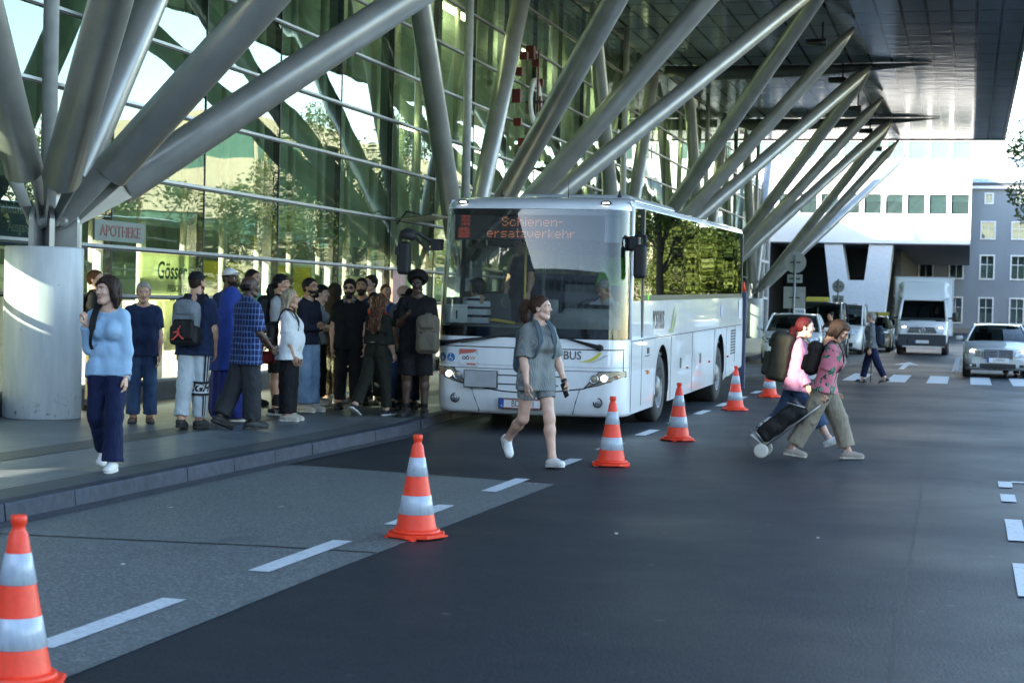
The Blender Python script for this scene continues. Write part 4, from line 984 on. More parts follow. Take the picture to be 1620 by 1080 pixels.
v, f = sdf_mesh([ell((-1.585, -.08, 2.49), (.115, .09, .085), cuts=[((-1.585, 0, 2.44), (-.25, 0, -1))])], .012, 0); np_obj('kerb_mirror', [(v, f, 0)], RUB, o); mb = MB(); mb.cbox((-1.71, -.13, 2.29), (.05, .05, .10)); bp(mb, 'mirror_motor', RUB, o, bevel=.01)
o = mirror(1, 0, [(1.22, .55, 2.47), (1.34, .50, 2.55), (1.45, .45, 2.54), (1.46, .43, 2.40)], (1.395, .42, 2.22), .085, .22, .06, -.12); mb = MB(); mb.box(1.22, 1.36, .48, .62, 2.36, 2.54); bp(mb, 'mirror_bracket', RUB, o, bevel=.02)
# wheels
for c in (CF, CR_):
    for sg in (-1, 1):
        mb = MB(); w = .30 if c == CF else .56; xo = 1.235; xs = [sg * xo, sg * (xo - .02), sg * (xo - .05), sg * (xo - w + .04), sg * (xo - w)]
        mb.lathe([(.30, xs[0]), (.42, xs[0] + sg * .012), (.475, xs[1]), (.50, xs[2]), (.50, xs[3]), (.46, xs[4]), (.30, xs[4])], (0, c, .5), 'x', 44, 0, False); wh = bp(mb, 'wheel', TYRE, sh=False)
        mb = MB(); mb.lathe([(.305, xo * sg), (.285, sg * (xo - .01)), (.27, sg * (xo - .09)), (.17, sg * (xo - .10)), (.15, sg * (xo - .02)), (.10, sg * (xo + .01)), (.001, sg * (xo + .012))], (0, c, .5), 'x', 30, 0, False)
        for k in range(10): mb.lathe([(.018, sg * (xo - .10)), (.018, sg * (xo - .05))], (0, c + .21 * math.cos(k * PI / 5), .5 + .21 * math.sin(k * PI / 5)), 'x', 8)
        bp(mb, 'rim', mat('bus_rim', (.20, .20, .20), .5, metal=.5, var=.3, vs=12), wh, sh=False)
# side graphics (right of the picture)
X = 1.279
SV = mat('sidelogo_olive', (.30, .33, .10), .5)
text('side_lettering', 'POSTBUS', .36, DG, bus, (X - .006, 2.62, 1.41 + SH * 2.6), (R(90), 0, R(90)), .62, bold=.006)
mb = MB()
a = [(3.45, 1.24), (3.62, 1.22), (3.86, 1.34), (4.0, 1.62), (3.84, 1.50), (3.66, 1.30)]; b_ = [(3.62, 1.20), (3.9, 1.22), (4.18, 1.52), (4.05, 1.46), (3.85, 1.28)]
for k, pl in enumerate((a, b_)): mb.add([(X - .001 + .002 * k, y, z) for y, z in pl], [tuple(range(len(pl)))], k)
bp(mb, 'side_swoosh', [SV, GRN], fix=False); text('side_slogan', 'ein schritt weiter', .07, LTG, bus, (X - .006, 2.5, 1.21 + SH * 2.5), (R(90), 0, R(90)), .8)
mb = MB(); mb.lathe([(.12, X - .002), (.001, X)], (0, 9.05, 1.47 + 0), 'x', 24, 0, False); bp(mb, 'side_badge', mat('badge_pale_blue', (.40, .46, .62), .5), fix=False)
mb = MB()
for c_ in range(2):
    for r_ in range(9): mb.box(X - .004, X + .002, 10.35 + c_ * .36, 10.62 + c_ * .36, .66 + r_ * .052, .692 + r_ * .052)
bp(mb, 'side_grille', RUB)
for y in (1.75, 5.2, 7.55, 9.85): 
    mb = MB(); mb.box(X - .002, X + .02, y, y + .10, .70 if y < 2 else .62, .76 if y < 2 else .66); bp(mb, 'side_marker', AMB if y < 2 else REDL, bevel=.004)
for y in (4.55, 6.55):
    mb = MB(); mb.box(X - .002, X + .012, y, y + .10, .66, .82); bp(mb, 'hatch_handle', mat('handle_grey', (.10, .10, .11), .4), bevel=.01)
mb = MB(); mb.box(X - .002, X + .006, 1.75, 1.88, .98, 1.06); bp(mb, 'fuel_flap_lock', RUB); mb = MB(); mb.box(X - .001, X + .003, 11.35, 11.75, 1.30, 1.66); bp(mb, 'service_flap', mat('flap_white', (.62, .64, .66), .4))
mb = MB(); mb.box(1.20, 1.262, .85, 1.25, 1.25, 1.72); bp(mb, 'yellow_sticker', mat('sticker_yellow', (.62, .42, .02), .5))
# ================================================================ cars, van, scooter  (x across, y to the rear, front at y = 0)
BLK = mat('black_plastic', (.012, .012, .013), .35)
WPAINT = paint('car_white_paint', (.80, .82, .84)); SILV = paint('car_silver_paint', (.50, .52, .51), .3); BLKP = paint('car_black_paint', (.02, .022, .026), .3); DBLU = paint('car_dark_blue', (.05, .07, .12), .3)
CARGL = glass('car_glass', (.30, .34, .33), (.95, 1, 1), 1.6, .01)
CARIN = mat('car_interior', (.03, .03, .033), .8)
LON = emis('car_headlamp_lit', (1, .88, .66), 5.)
PLW = mat('car_plate_white', (.70, .71, .72), .35)
def interp(tab, y):
    for (a, va), (b_, vb) in zip(tab, tab[1:]):
        if a <= y <= b_:
            t = (y - a) / (b_ - a); t = t * t * (3 - 2 * t); return va + (vb - va) * t
    return tab[0][1] if y < tab[0][0] else tab[-1][1]
def car(name, label, cat, loc, yaw, L, Wd, H, m, zt, hw, cowl, wtop, rtop, rbase, belt=.93, lit=False, grille='wide', group=None, plate=None, wheels=(.85, None), wr=.32, roofm=None, gw=.72):
    root = empty(name, loc, yaw, label, cat, group); h = Wd / 2
    wb_ = wheels[1] or L - .85
    ysn = sorted(set(list(np.linspace(0, L, 34)) + [.03, .08, L - .04]))
    mb = MB(); rs = []
    for y in ysn:
        k = interp(hw, y) * h; zb_ = .20 + .10 * (max(0, .25 - y) / .25) ** 2 + .10 * max(0, y - L + .5); t = interp(zt, y); ar = min(abs(y - wheels[0]), abs(y - wb_)); 
        zs_ = zb_ + (wr * 1.95 - zb_) * (1 if ar < wr * .6 else max(0, 1 - ((ar - wr * .6) / (wr * .55)) ** 2)) if ar < wr * 1.15 else zb_
        half = [(0, zb_), (k * .80, zb_), (k * .97, min(zs_, t - .12)), (k, min(max(zs_ + .02, (zb_ + t) * .52), t - .08)), (k * .985, t - .06), (k * .90, t - .005), (k * .5, t + .018), (0, t + .022)]
        rs.append([(x, y, z) for x, z in half] + [(-x, y, z) for x, z in half[-2:0:-1]])
    mb.rings(rs); mb.build('body', m, root, fix=True)
    # greenhouse: glass shell with painted roof and pillars
    def gh(y):   # top height at y between cowl and rbase
        if y < wtop: return belt + (H - .03 - belt) * max(0, (y - cowl) / (wtop - cowl)) ** .85
        if y < rtop: return H - .03 + .03 * math.sin((y - wtop) / (rtop - wtop) * PI)
        return belt + .02 + (H - .05 - belt) * (1 - max(0, min(1, (y - rtop) / (rbase - rtop))) ** 1.5)
    def gx(z): return h * (.91 - (.91 - gw) * (max(0, z - belt) / (H - belt)) ** 1.2)
    mb = MB(); ysg = list(np.linspace(cowl, rbase, 30)); rs = []
    for y in ysg:
        t = max(gh(y), belt + .012)
        rs.append([(sx * gx(z), y, z) for sx, z in ((-1, belt - .03), (-1, belt + (t - belt) * .5), (-1, t - .02))] + [(sx * gx(t) * .92, y, t + .01) for sx in (-1, 0, 1)] + [(sx * gx(z), y, z) for sx, z in ((1, t - .02), (1, belt + (t - belt) * .5), (1, belt - .03))])
    mb.rings(rs, False, False, closed=False); mb.build('window_glass', CARGL, root, fix=False)
    mb = MB(); mb.grid(lambda u, v: ((2 * u - 1) * gx(H) * .94, wtop - .10 + (rtop - wtop + .16) * v, gh(min(max(wtop, wtop - .10 + (rtop - wtop + .16) * v), rtop)) + .022 - .03 * abs(2 * u - 1) ** 3), 8, 10); mb.build('roof', roofm or m, root, solid=.02, fix=False)
    mb = MB()
    for sg in (-1, 1):
        mb.tube([(sg * gx(gh(y)) * 1.0, y, gh(y) - .005) for y in np.linspace(cowl + .02, rbase - .05, 16)], .035, 8)
        ym = (wtop + rtop) / 2 + .1; mb.tube([(sg * gx(z) * 1.004, ym, z) for z in np.linspace(belt, H - .05, 4)], .035, 6)
    mb.build('pillars', roofm or m, root)
    mb = MB(); mb.box(-h * .8, h * .8, cowl + .5, rbase - .2, .4, belt - .05)
    for x in (-.36, .36): mb.box(x - .22, x + .22, cowl + 1.15, cowl + 1.35, belt - .2, belt + .25); mb.box(x - .12, x + .12, cowl + 1.18, cowl + 1.30, belt + .26, belt + .46)
    mb.build('interior', CARIN, root, bevel=.03)
    for sg in (-1, 1):
        for y in (wheels[0], wb_):
            mb = MB(); x0 = sg * (h - .01); x1 = sg * (h - .22); mb.lathe([(wr * .6, x0), (wr * .95, x0), (wr, x0 - sg * .03), (wr, x1), (wr * .5, x1)], (0, y, wr), 'x', 26); w = mb.build('wheel', TYRE, root)
            mb = MB(); mb.lathe([(wr * .62, x0 + sg * .004), (wr * .5, x0 - sg * .03), (wr * .12, x0 - sg * .01), (.001, x0 + sg * .006)], (0, y, wr), 'x', 20); mb.build('rim', mat('alloy_rim', (.42, .43, .44), .3, metal=.8), w)
        mb = MB(); zt0 = belt + .02; mb.tube([(sg * h * .9, cowl + .35, zt0), (sg * (h + .06), cowl + .33, zt0 + .03)], .02, 6); v, f = sdf_mesh([rbox((sg * (h + .10), cowl + .33, zt0 + .08), (.10, .06, .065), .04)], .02, 0); o = mb.build('mirror', BLK, root); np_obj('mirror_housing', [(v, f, 0)], m, o)
    return root, h
def lamp(root, sg, poly, y, m, on=None, r=.055, name='headlight'):
    """poly in (x, z, dy): a lamp lens following the rounded front corner"""
    P = [(sg * x, y + dy, z) for x, z, dy in poly]; c = tuple(sum(p[i] for p in P) / len(P) for i in range(3)); mb = MB(); mb.add(P + [(c[0], c[1] - .02, c[2])], [(i, (i + 1) % len(P), len(P)) for i in range(len(P))]); o = mb.build(name, m, root, fix=False)
    if on:
        mb = MB(); mb.lathe([(r * 1.2, .0), (r, -.02), (.001, -.03)], (c[0] - sg * .02, c[1] - .015, c[2]), 'y', 16); mb.build('bulb', on, o)
    return o
HLM = mat('clear_lamp_glass', (.38, .40, .40), .2, metal=.5, var=.3, vs=30)
# silver sedan, headlights on, right edge of the picture
cs, h = car('silver_sedan', 'silver sedan with lit headlights waiting just behind the zebra crossing at the right edge', 'car', (.78, 46.3, 0), 0, 4.58, 1.77, 1.37, SILV,
            [(0, .50), (.06, .66), (.25, .76), (1.2, .94), (3.7, .98), (4.4, .98), (4.58, .7)], [(0, .74), (.12, .88), (.5, .97), (2, 1.), (4, .98), (4.58, .8)], 1.15, 1.95, 3.2, 4.0, .90, wheels=(.85, 3.6), gw=.66)
mb = MB(); mb.box(-.36, .36, -.035, .05, .52, .73, 0)
for k in range(5): mb.box(-.34, .34, -.052, -.036, .545 + k * .038, .56 + k * .038, 1)
mb.box(-.375, -.355, -.05, .03, .51, .74, 1); mb.box(.355, .375, -.05, .03, .51, .74, 1); mb.box(-.355, .355, -.05, .03, .731, .745, 1); mb.box(-.012, .012, -.056, -.0525, .54, .72, 1)
mb.build('grille', [DARKP, CHROME], cs)
for sg in (-1, 1):
    lamp(cs, sg, [(.42, .56, -.03), (.44, .70, .02), (.62, .745, .12), (.82, .74, .42), (.83, .66, .30), (.70, .57, .07)], -.015, HLM, LON, .07)
    mb = MB(); mb.box(sg * .66 - .13, sg * .66 + .13, -.02, .12, .29, .37); o = mb.build('fog_lamp', DARKP, cs, bevel=.02); mb = MB(); mb.lathe([(.045, -.025), (.001, -.03)], (sg * .68, 0, .33), 'y', 14); mb.build('fog_lens', CHROME, o)
mb = MB(); mb.box(-.45, .45, -.03, .06, .26, .38); mb.build('lower_intake', DARKP, cs, bevel=.02)
lp = MB(); lp.box(-.27, .27, -.062, -.045, .41, .53); o = lp.build('number_plate', PLW, cs); text('plate_letters', 'L·V979LF', .095, SEAM, o, (.03, -.064, .47), (R(90), 0, 0), .8); mb = MB(); mb.box(-.268, -.225, -.0640, -.0622, .412, .528); mb.build('plate_band', mat('plate_blue2', (.02, .06, .35), .4), o)
# white box van
van = empty('box_van', (-1.72, 69.6, 0), 0, 'white box body delivery van with lit headlights driving toward the crossing', 'van')
mb = MB()
def vsec(y):
    zt_ = interp([(0, .92), (.10, 1.06), (.75, 1.32), (1.0, 1.42)], y); k = interp([(0, .80), (.15, .93), (.6, .98), (1.0, .98)], y)
    half = [(0, .30), (k * .9, .30), (k * .99, .55), (k, .95), (k * .97, zt_ - .06), (k * .85, zt_), (0, zt_ + .03)]
    return [(x, y, z) for x, z in half] + [(-x, y, z) for x, z in half[-2:0:-1]]
mb.rings([vsec(y) for y in np.linspace(0, 1.0, 14)]); mb.box(-.98, .98, .95, 2.0, .42, 1.45); mb.build('body', WPAINT, van)
cabf = lambda z: 1.0 - .25 + (z - 1.38) * .62
mb = MB(); mb.quad((-.86, .74, 1.36), (.86, .74, 1.36), (.80, 1.28, 2.14), (-.80, 1.28, 2.14)); mb.build('windscreen', CARGL, van, fix=False)
mb = MB()
for sg in (-1, 1): mb.tube([(sg * .92, .74, 1.36), (sg * .87, 1.02, 1.78), (sg * .82, 1.30, 2.18)], .06, 8); mb.quad((sg * .96, 1.35, 1.42), (sg * .96, 2.0, 1.42), (sg * .90, 2.0, 2.2), (sg * .90, 1.38, 2.2))
mb.box(-.84, .84, 1.26, 2.0, 2.14, 2.22); mb.build('cab_shell', WPAINT, van)
mb = MB()
for sg in (-1, 1): mb.quad((sg * .955, .86, 1.40), (sg * .955, 1.35, 1.40), (sg * .90, 1.38, 2.12), (sg * .885, 1.28, 2.12))
mb.build('side_glass', CARGL, van, fix=False)
mb = MB(); mb.box(-.85, .85, 1.9, 2.0, .5, 2.1); mb.box(-.75, .75, .95, 1.2, 1.2, 1.42)
for x in (-.55, 0, .5): mb.box(x - .2, x + .2, 1.7, 1.85, 1.2, 1.75); mb.box(x - .12, x + .12, 1.72, 1.82, 1.76, 1.95)
mb.build('cab_interior', mat('van_interior', (.10, .105, .11), .8), van, bevel=.03)
mb = MB(); mb.box(-1.10, 1.10, 2.02, 6.2, .75, 3.06); mb.build('cargo_box', paint('van_box_white', (.74, .78, .80), .4, coat=.3), van, bevel=.03)
mb = MB(); mb.box(-1.13, 1.13, 2.0, 6.22, 3.062, 3.10); 
for sg in (-1, 1): mb.box(sg * 1.115 - .03, sg * 1.115 + .03, 2.005, 2.06, .75, 3.06)
mb.build('box_trim', mat('alu_trim', (.55, .57, .58), .4, metal=.5), van)
v, f = sdf_mesh([cap((-.80, 1.78, 2.30), (.80, 1.78, 2.30), .18), cap((-.86, 1.95, 2.75), (.86, 1.95, 2.75), .12), rbox((0, 1.9, 2.5), (.88, .24, .38), .12, rotm(-.30))], .03, .10, post=[((0, 2.018, 0), (0, 1, 0)), ((0, 0, 2.2), (0, 0, -1))]); np_obj('roof_fairing', [(v, f, 0)], paint('fairing_white', (.72, .77, .79), .35), van)
mb = MB(); mb.box(-.92, .92, -.05, .22, .36, .80); mb.box(-.55, .55, -.075, -.051, .40, .58); mb.build('bumper', mat('bumper_dark_grey', (.035, .04, .05), .6), van, bevel=.05)
mb = MB(); mb.prism([(-.56, .86), (.56, .86), (.46, 1.08), (-.46, 1.08)], -.05, .10, 'xz', 0)
for k in range(3): mb.box(-.5, .5, -.065, -.051, .895 + k * .06, .915 + k * .06, 1)
g_ = mb.build('grille', [DARKP, GREYP], van); mb = MB(); mb.tube([(.105 * math.cos(a), -.07, .97 + .105 * math.sin(a)) for a in np.linspace(0, 2 * PI, 25)], .012, 6)
for a in (PI / 2, PI / 2 + 2 * PI / 3, PI / 2 + 4 * PI / 3): mb.tube([(0, -.07, .97), (.10 * math.cos(a), -.07, .97 + .10 * math.sin(a))], [.018, .006], 6)
mb.build('badge', CHROME, g_)
for sg in (-1, 1):
    lamp(van, sg, [(.56, .88, -.02), (.50, 1.06, .08), (.74, 1.10, .22), (.90, 1.06, .40), (.90, .92, .18)], -.005, HLM, LON, .085)
    mb = MB(); mb.tube([(sg * .95, .95, 1.45), (sg * 1.15, .93, 1.45)], .035, 8); v, f = sdf_mesh([rbox((sg * 1.22, .92, 1.50), (.10, .07, .19), .06)], .025, 0); o = mb.build('mirror_arm', BLK, van); np_obj('mirror_housing', [(v, f, 0)], BLK, o)
    mb = MB(); mb.tube([(sg * .50, .70, 1.34), (sg * .85, .70, 1.34)], .02, 6); mb.build('wiper', BLK, van)
    for y in (.95, 4.7):
        mb = MB(); x0 = sg * .985; mb.lathe([(.2, x0), (.33, x0), (.35, x0 - sg * .03), (.35, x0 - sg * .24), (.2, x0 - sg * .24)], (0, y, .35), 'x', 26); w = mb.build('wheel', TYRE, van); mb = MB(); mb.lathe([(.20, x0 + sg * .003), (.12, x0 - sg * .04), (.001, x0)], (0, y, .35), 'x', 18); mb.build('rim', GREYP, w)
lp = MB(); lp.box(-.27, .27, -.092, -.076, .455, .575); o = lp.build('number_plate', PLW, van); mb = MB(); mb.box(-.268, -.225, -.0945, -.0925, .457, .573); mb.build('plate_band', mat('plate_blue2', (.02, .06, .35), .4), o)
# taxi rank
def roofsign(root, x, y, z, m, txt=None, w=.34):
    mb = MB(); mb.rings([[(x - w / 2 * k, y - .07 * k, z + dz), (x + w / 2 * k, y - .07 * k, z + dz), (x + w / 2 * k, y + .07 * k, z + dz), (x - w / 2 * k, y + .07 * k, z + dz)] for k, dz in ((1, 0), (1, .10), (.9, .16))], smooth=False)
    o = mb.build('taxi_sign', m, root, bevel=.015)
    if txt: text('taxi_lettering', txt, .12, SEAM, o, (x, y - .074, z + .06), (R(90), 0, 0), bold=.003)
    return o
SIGNW = mat('taxi_sign_white', (.70, .72, .74), .4); SIGNY = mat('taxi_sign_yellow', (.55, .48, .08), .45)
G = 'vehicles waiting in the taxi rank'
t1, h = car('white_taxi', 'white hatchback taxi with a white roof sign, first in the taxi rank', 'taxi', (-5.02, 51.2, 0), R(2), 4.4, 1.80, 1.52, WPAINT,
            [(0, .52), (.06, .70), (.25, .84), (1.1, 1.00), (3.7, 1.05), (4.2, 1.05), (4.4, .75)], [(0, .74), (.14, .90), (.5, .98), (2, 1.), (4, .97), (4.4, .8)], 1.0, 1.85, 3.5, 4.3, .98, group=G)
mb = MB(); mb.prism([(-.5, .28), (.5, .28), (.62, .42), (-.62, .42)], -.03, .06, 'xz'); mb.box(-.55, .55, -.02, .06, .60, .68); mb.build('grille', DARKP, t1)
for sg in (-1, 1): lamp(t1, sg, [(.52, .66, .02), (.60, .80, .10), (.84, .84, .38), (.86, .76, .26), (.74, .66, .08)], -.012, HLM); lamp(t1, sg, [(.62, .36, .02), (.66, .50, .04), (.80, .48, .16), (.76, .36, .10)], -.012, DARKP, name='fog_lamp')
roofsign(t1, .12, 2.1, 1.535, SIGNW, 'TAXI')
def mpv(label, loc, m, roofm, sign, yaw=0.):
    r_, h = car('taxi_van', label, 'taxi', loc, yaw, 4.9, 1.92, 1.92, m, [(0, .55), (.06, .78), (.3, .98), (1.0, 1.12), (4.6, 1.15), (4.9, .9)], [(0, .78), (.14, .92), (.5, .98), (2, 1.), (4.5, .98), (4.9, .9)], .85, 1.65, 4.5, 4.88, 1.08, group=G, wr=.34, roofm=roofm, gw=.86)
    mb = MB(); mb.box(-.5, .5, -.03, .06, .62, .80); mb.box(-.6, .6, -.03, .06, .30, .46); mb.build('grille', DARKP, r_)
    for sg in (-1, 1): lamp(r_, sg, [(.52, .72, .02), (.56, .92, .12), (.84, .98, .40), (.88, .84, .22)], -.012, HLM)
    if sign: roofsign(r_, 0, 2.3, 1.945, sign, None, .8)
    return r_
mpv('black people carrier taxi with a yellow roof sign behind the white hatchback', (-5.0, 57.8, 0), BLKP, BLKP, SIGNY)
mpv('white minibus taxi without roof sign, third in the rank', (-4.75, 66, 0), WPAINT, WPAINT, None)
def sedan(label, loc, m, sign, yaw=0.):
    r_, h = car('rank_sedan', label, 'taxi', loc, yaw, 4.7, 1.82, 1.46, m, [(0, .50), (.06, .66), (.25, .78), (1.2, .95), (3.8, 1.0), (4.5, 1.0), (4.7, .7)], [(0, .74), (.12, .88), (.5, .97), (2, 1.), (4, .98), (4.7, .8)], 1.15, 1.95, 3.3, 4.1, .94, group=G)
    mb = MB(); mb.prism([(-.34, .36), (.34, .36), (.50, .58), (.44, .66), (-.44, .66), (-.50, .58)], -.03, .06, 'xz'); mb.build('grille', DARKP, r_); mb = MB(); mb.box(-.42, .42, -.045, -.031, .57, .59); mb.build('grille_bar', CHROME, r_)
    for sg in (-1, 1): lamp(r_, sg, [(.48, .60, .0), (.52, .72, .06), (.82, .76, .38), (.84, .68, .24)], -.012, HLM)
    if sign: roofsign(r_, 0, 2.3, 1.475, sign, None, .6)
sedan('white sedan taxi with a pale yellow roof sign beside the grey haired woman', (-3.95, 72.5, 0), WPAINT, SIGNY)
sedan('dark blue sedan taxi with a yellow roof sign, far down the rank', (-3.85, 80.5, 0), DBLU, SIGNY)
sedan('white sedan taxi at the far end of the rank', (-4.3, 88.5, 0), WPAINT, SIGNW)
# red scooter
sc = empty('motor_scooter', (-3.45, 87, 0), 0, 'red motor scooter with a white front shield parked at the end of the rank', 'scooter')
v, f = sdf_mesh([cap((0, .1, .55), (0, .0, 1.0), .15, .12), cap((0, .3, .35), (0, 1.0, .35), .15), cap((0, 1.0, .4), (0, 1.5, .7), .17, .14), cap((-.1, 0, 1.05), (.1, 0, 1.05), .09)], .03, .08); np_obj('body', [(v, f, 0)], paint('scooter_red', (.42, .02, .03)), sc)
v, f = sdf_mesh([ell((0, -.06, .80), (.11, .06, .22))], .02, 0); np_obj('front_shield', [(v, f, 0)], SIGNW, sc)
mb = MB(); mb.tube([(-.34, .12, 1.12), (-.1, .05, 1.08), (.1, .05, 1.08), (.34, .12, 1.12)], .025, 8); mb.build('handlebar', BLK, sc)
v, f = sdf_mesh([cap((0, .75, .82), (0, 1.4, .86), .12)], .03, 0); np_obj('seat', [(v, f, 0)], BLK, sc)
for y in (0.0, 1.35):
    mb = MB(); mb.lathe([(.12, -.05), (.24, -.05), (.26, 0), (.24, .05), (.12, .05)], (0, y, .26), 'x', 20); mb.build('wheel', TYRE, sc)
# ================================================================ cones, signs, posters, trolley
m, nt, b = nodes('cone_orange'); v = coords(nt); nz = noise(nt, v, 11, 5, .7)
nt.links.new(ramp(nt, nz, [(.3, (.72, .038, .012)), (.55, (.88, .050, .015)), (.75, (.58, .042, .02))]), b.inputs['Base Color']); b.inputs['Roughness'].default_value = .45
nt.links.new(bumpn(nt, nz, .1), b.inputs['Normal']); CO = m
m, nt, b = nodes('cone_reflective_band'); v = coords(nt, 'Object', (1, 1, .15)); nz = noise(nt, v, 42, 3, .6)
base = ramp(nt, nz, [(.35, (.34, .40, .47)), (.6, (.41, .475, .54))]); sm_ = noise(nt, coords(nt), 24, 5, .7)
nt.links.new(mixc(nt, ramp(nt, sm_, [(.62, (0, 0, 0)), (.70, (.6, .6, .6))]), base, (.22, .23, .24)), b.inputs['Base Color']); b.inputs['Roughness'].default_value = .28; b.inputs['Metallic'].default_value = .05; CWB = m
def make_cone():
    root = empty('traffic_cone', (0, 0, 0), 0, 'x', 'traffic cone', 'orange cones with two silver bands along the bus bay')
    rr = lambda z: .148 - (z - .05) / .61 * .110
    mb = MB(); oct_ = []
    a, c = .20, .09
    oct_ = [(-a, -c), (-c, -a), (c, -a), (a, -c), (a, c), (c, a), (-c, a), (-a, c)]
    mb.rings([[(x * k, y * k, z) for x, y in oct_] for k, z in ((.97, .008), (1, .014), (1, .030), (.96, .036))], smooth=False)
    for x, y in ((-.16, -.12), (.16, -.12), (.16, .12), (-.16, .12)): mb.box(x - .025, x + .025, y - .02, y + .02, 0, .012)
    mb.lathe([(.178, .037), (.170, .058), (.152, .062)], n=40); mb.build('base', CO, root)
    mb = MB(); mb.lathe([(.150, .045), (.146, .07), (rr(.16), .16), (rr(.30), .30), (rr(.44), .44), (rr(.58), .58), (.040, .655), (.030, .67), (.027, .69), (.034, .70), (.035, .725), (.030, .735), (.02, .735)], n=44); mb.build('cone_body', CO, root)
    for z0, z1 in ((.17, .305), (.44, .575)):
        mb = MB(); mb.lathe([(rr(z0) - .001, z0), (rr(z0) + .003, z0 + .003), (rr(z1) + .003, z1 - .003), (rr(z1) - .001, z1)], n=44, cap=False); mb.build('reflective_band', CWB, root)
    return root
cone0 = make_cone()
for i, (x, y, a, lb) in enumerate([(-3.79, 6.42, .4, 'orange traffic cone cut by the lower left corner of the photo, nearest of all'), (-3.67, 11.45, 1.1, 'orange traffic cone standing on the corner of the pale bay surface beside a lane dash'),
                               (-3.50, 17.42, .2, 'orange traffic cone at the front corner of the bus beside the walking woman in grey'), (-3.42, 21.14, .9, 'orange traffic cone beside the front wheel of the bus'),
                               (-3.60, 27.95, .5, 'orange traffic cone near the rear of the bus, hiding its tail corner'), (-3.55, 32.5, 1.4, 'orange traffic cone half hidden behind the woman in pink, farthest of all')]):
    o = cone0 if i == 0 else copy_tree(cone0)
    if i == 0: o.scale = (.97,) * 3
    o.location = (x, y, .009 if y < 12 else .005); o.rotation_euler = (R([0, .6, -.4, 0, .5, 0][i]), R([0, -.8, .3, .6, 0, 0][i]), a); o['label'] = lb
# signs seen from behind
SGB = mat('sign_back_grey', (.30, .32, .30), .45, metal=.3)
def pole_sign(x, y, z0, lab, plates, sc=1.):
    r_ = empty('road_sign', (x, y, z0), 0, lab, 'road sign')
    mb = MB(); mb.lathe([(.035, 0), (.035, 3.45 * sc)], n=12); mb.build('pole', mat('galvanised_pole', (.30, .31, .32), .4, metal=.5), r_)
    for kind, z, s in plates:
        mb = MB()
        if kind == 'disc': mb.lathe([(s, .045), (s, .055), (s * .96, .058)], (0, 0, z), 'y', 30)
        else: mb.box(-s[0], s[0], .045, .057, z - s[1], z + s[1])
        o = mb.build('sign_plate', SGB, r_, bevel=.004); mb = MB(); mb.box(-.18, .18, .02, .044, z - .02, z + .02); mb.build('bracket', RUB, o)
pole_sign(-5.6, 58, .0, 'grey backed round and square road signs on a pole above the taxis', [('disc', 3.22, .36), ('rect', 2.68, (.25, .14)), ('rect', 2.05, (.36, .36))])
pole_sign(-5.75, 80, .0, 'small far road sign on a thin pole before the white V pier', [('disc', 2.75, .28), ('rect', 2.15, (.25, .20))], .9)
tt = empty('banner_post', (-4.45, 35.4, .0), 0, 'slender blue banner post with an orange tip behind the tail of the bus', 'post')
mb = MB(); mb.box(-.075, .075, -.04, .04, .0, 2.0); mb.build('banner', mat('banner_blue', (.055, .06, .12), .6, var=.3), tt, bevel=.02); mb = MB(); mb.lathe([(.055, 2.0), (.03, 2.14), (.015, 2.2)], n=14); mb.build('tip', CO, tt)
# writing and posters behind / on the glass
def panel(name, label, cat, x, y0, y1, z0, z1, m, d=.03):
    mb = MB(); mb.box(x - d, x, y0, y1, z0, z1); o = mb.build(name, m); return tag(o, label, cat)
def on_panel(p, s, size, m, x, y, z, sx=1., shear=0., bold=0., al='CENTER'):
    return text('lettering', s, size, m, p, (x + .004, y, z), (R(90), 0, R(90)), sx, .002, al, bold, shear)
def backlit(name, c):
    m = bpy.data.materials.new(name); m.use_nodes = True; nt = m.node_tree; b = nt.nodes['Principled BSDF']; b.inputs['Base Color'].default_value = c4(c); b.inputs['Roughness'].default_value = .5
    tl = N(nt, 'ShaderNodeBsdfTranslucent'); v = coords(nt); nt.links.new(ramp(nt, noise(nt, v, 1.6, 3), [(.35, tuple(x * .75 for x in c)), (.65, c)]), tl.inputs[0]); mx = N(nt, 'ShaderNodeMixShader'); mx.inputs[0].default_value = .75
    nt.links.new(b.outputs[0], mx.inputs[1]); nt.links.new(tl.outputs[0], mx.inputs[2]); nt.links.new(mx.outputs[0], nt.nodes['Material Output'].inputs[0]); return m
PG = backlit('poster_pale_green', (.80, .86, .56)); GD = mat('poster_green', (.02, .20, .08), .5); GK = mat('poster_dark_green', (.02, .09, .05), .5)
po = panel('beer_poster', 'pale green advertising poster with dark green lettering behind the glass', 'poster', -11.62, 22.95, 24.80, .95, 2.26, PG)
on_panel(po, 'Gösser', .36, GD, -11.62, 23.92, 2.00, .95, .12, .006); on_panel(po, 'FRISCH. FRISCH', .145, GK, -11.62, 24.28, 1.74, 1., .1, .003, 'CENTER'); on_panel(po, 'bierer RAGL', .13, GD, -11.62, 24.2, 1.60, 1., .15, .003)
mb = MB()
for y, w, h0, m_i in ((23.3, .5, .45, 0), (24.1, .7, .55, 1), (24.6, .3, .36, 0)):
    mb.add([(-11.614, y - w / 2, .96), (-11.614, y + w / 2, .96), (-11.614, y + w * .4, .96 + h0 * .7), (-11.614, y + w * .1, .96 + h0), (-11.614, y - w * .3, .96 + h0 * .6)], [(0, 1, 2, 3, 4)], m_i)
mb.build('poster_hills', [mat('poster_hill', (.20, .40, .24), .5), mat('poster_sky', (.50, .66, .66), .5)], po, fix=False)
ap = panel('pharmacy_sign', 'white strip sign with red letters behind the fork of the nearest column', 'sign', -11.31, 20.95, 22.4, 2.36, 2.64, mat('sign_cream', (.17, .20, .165), .5))
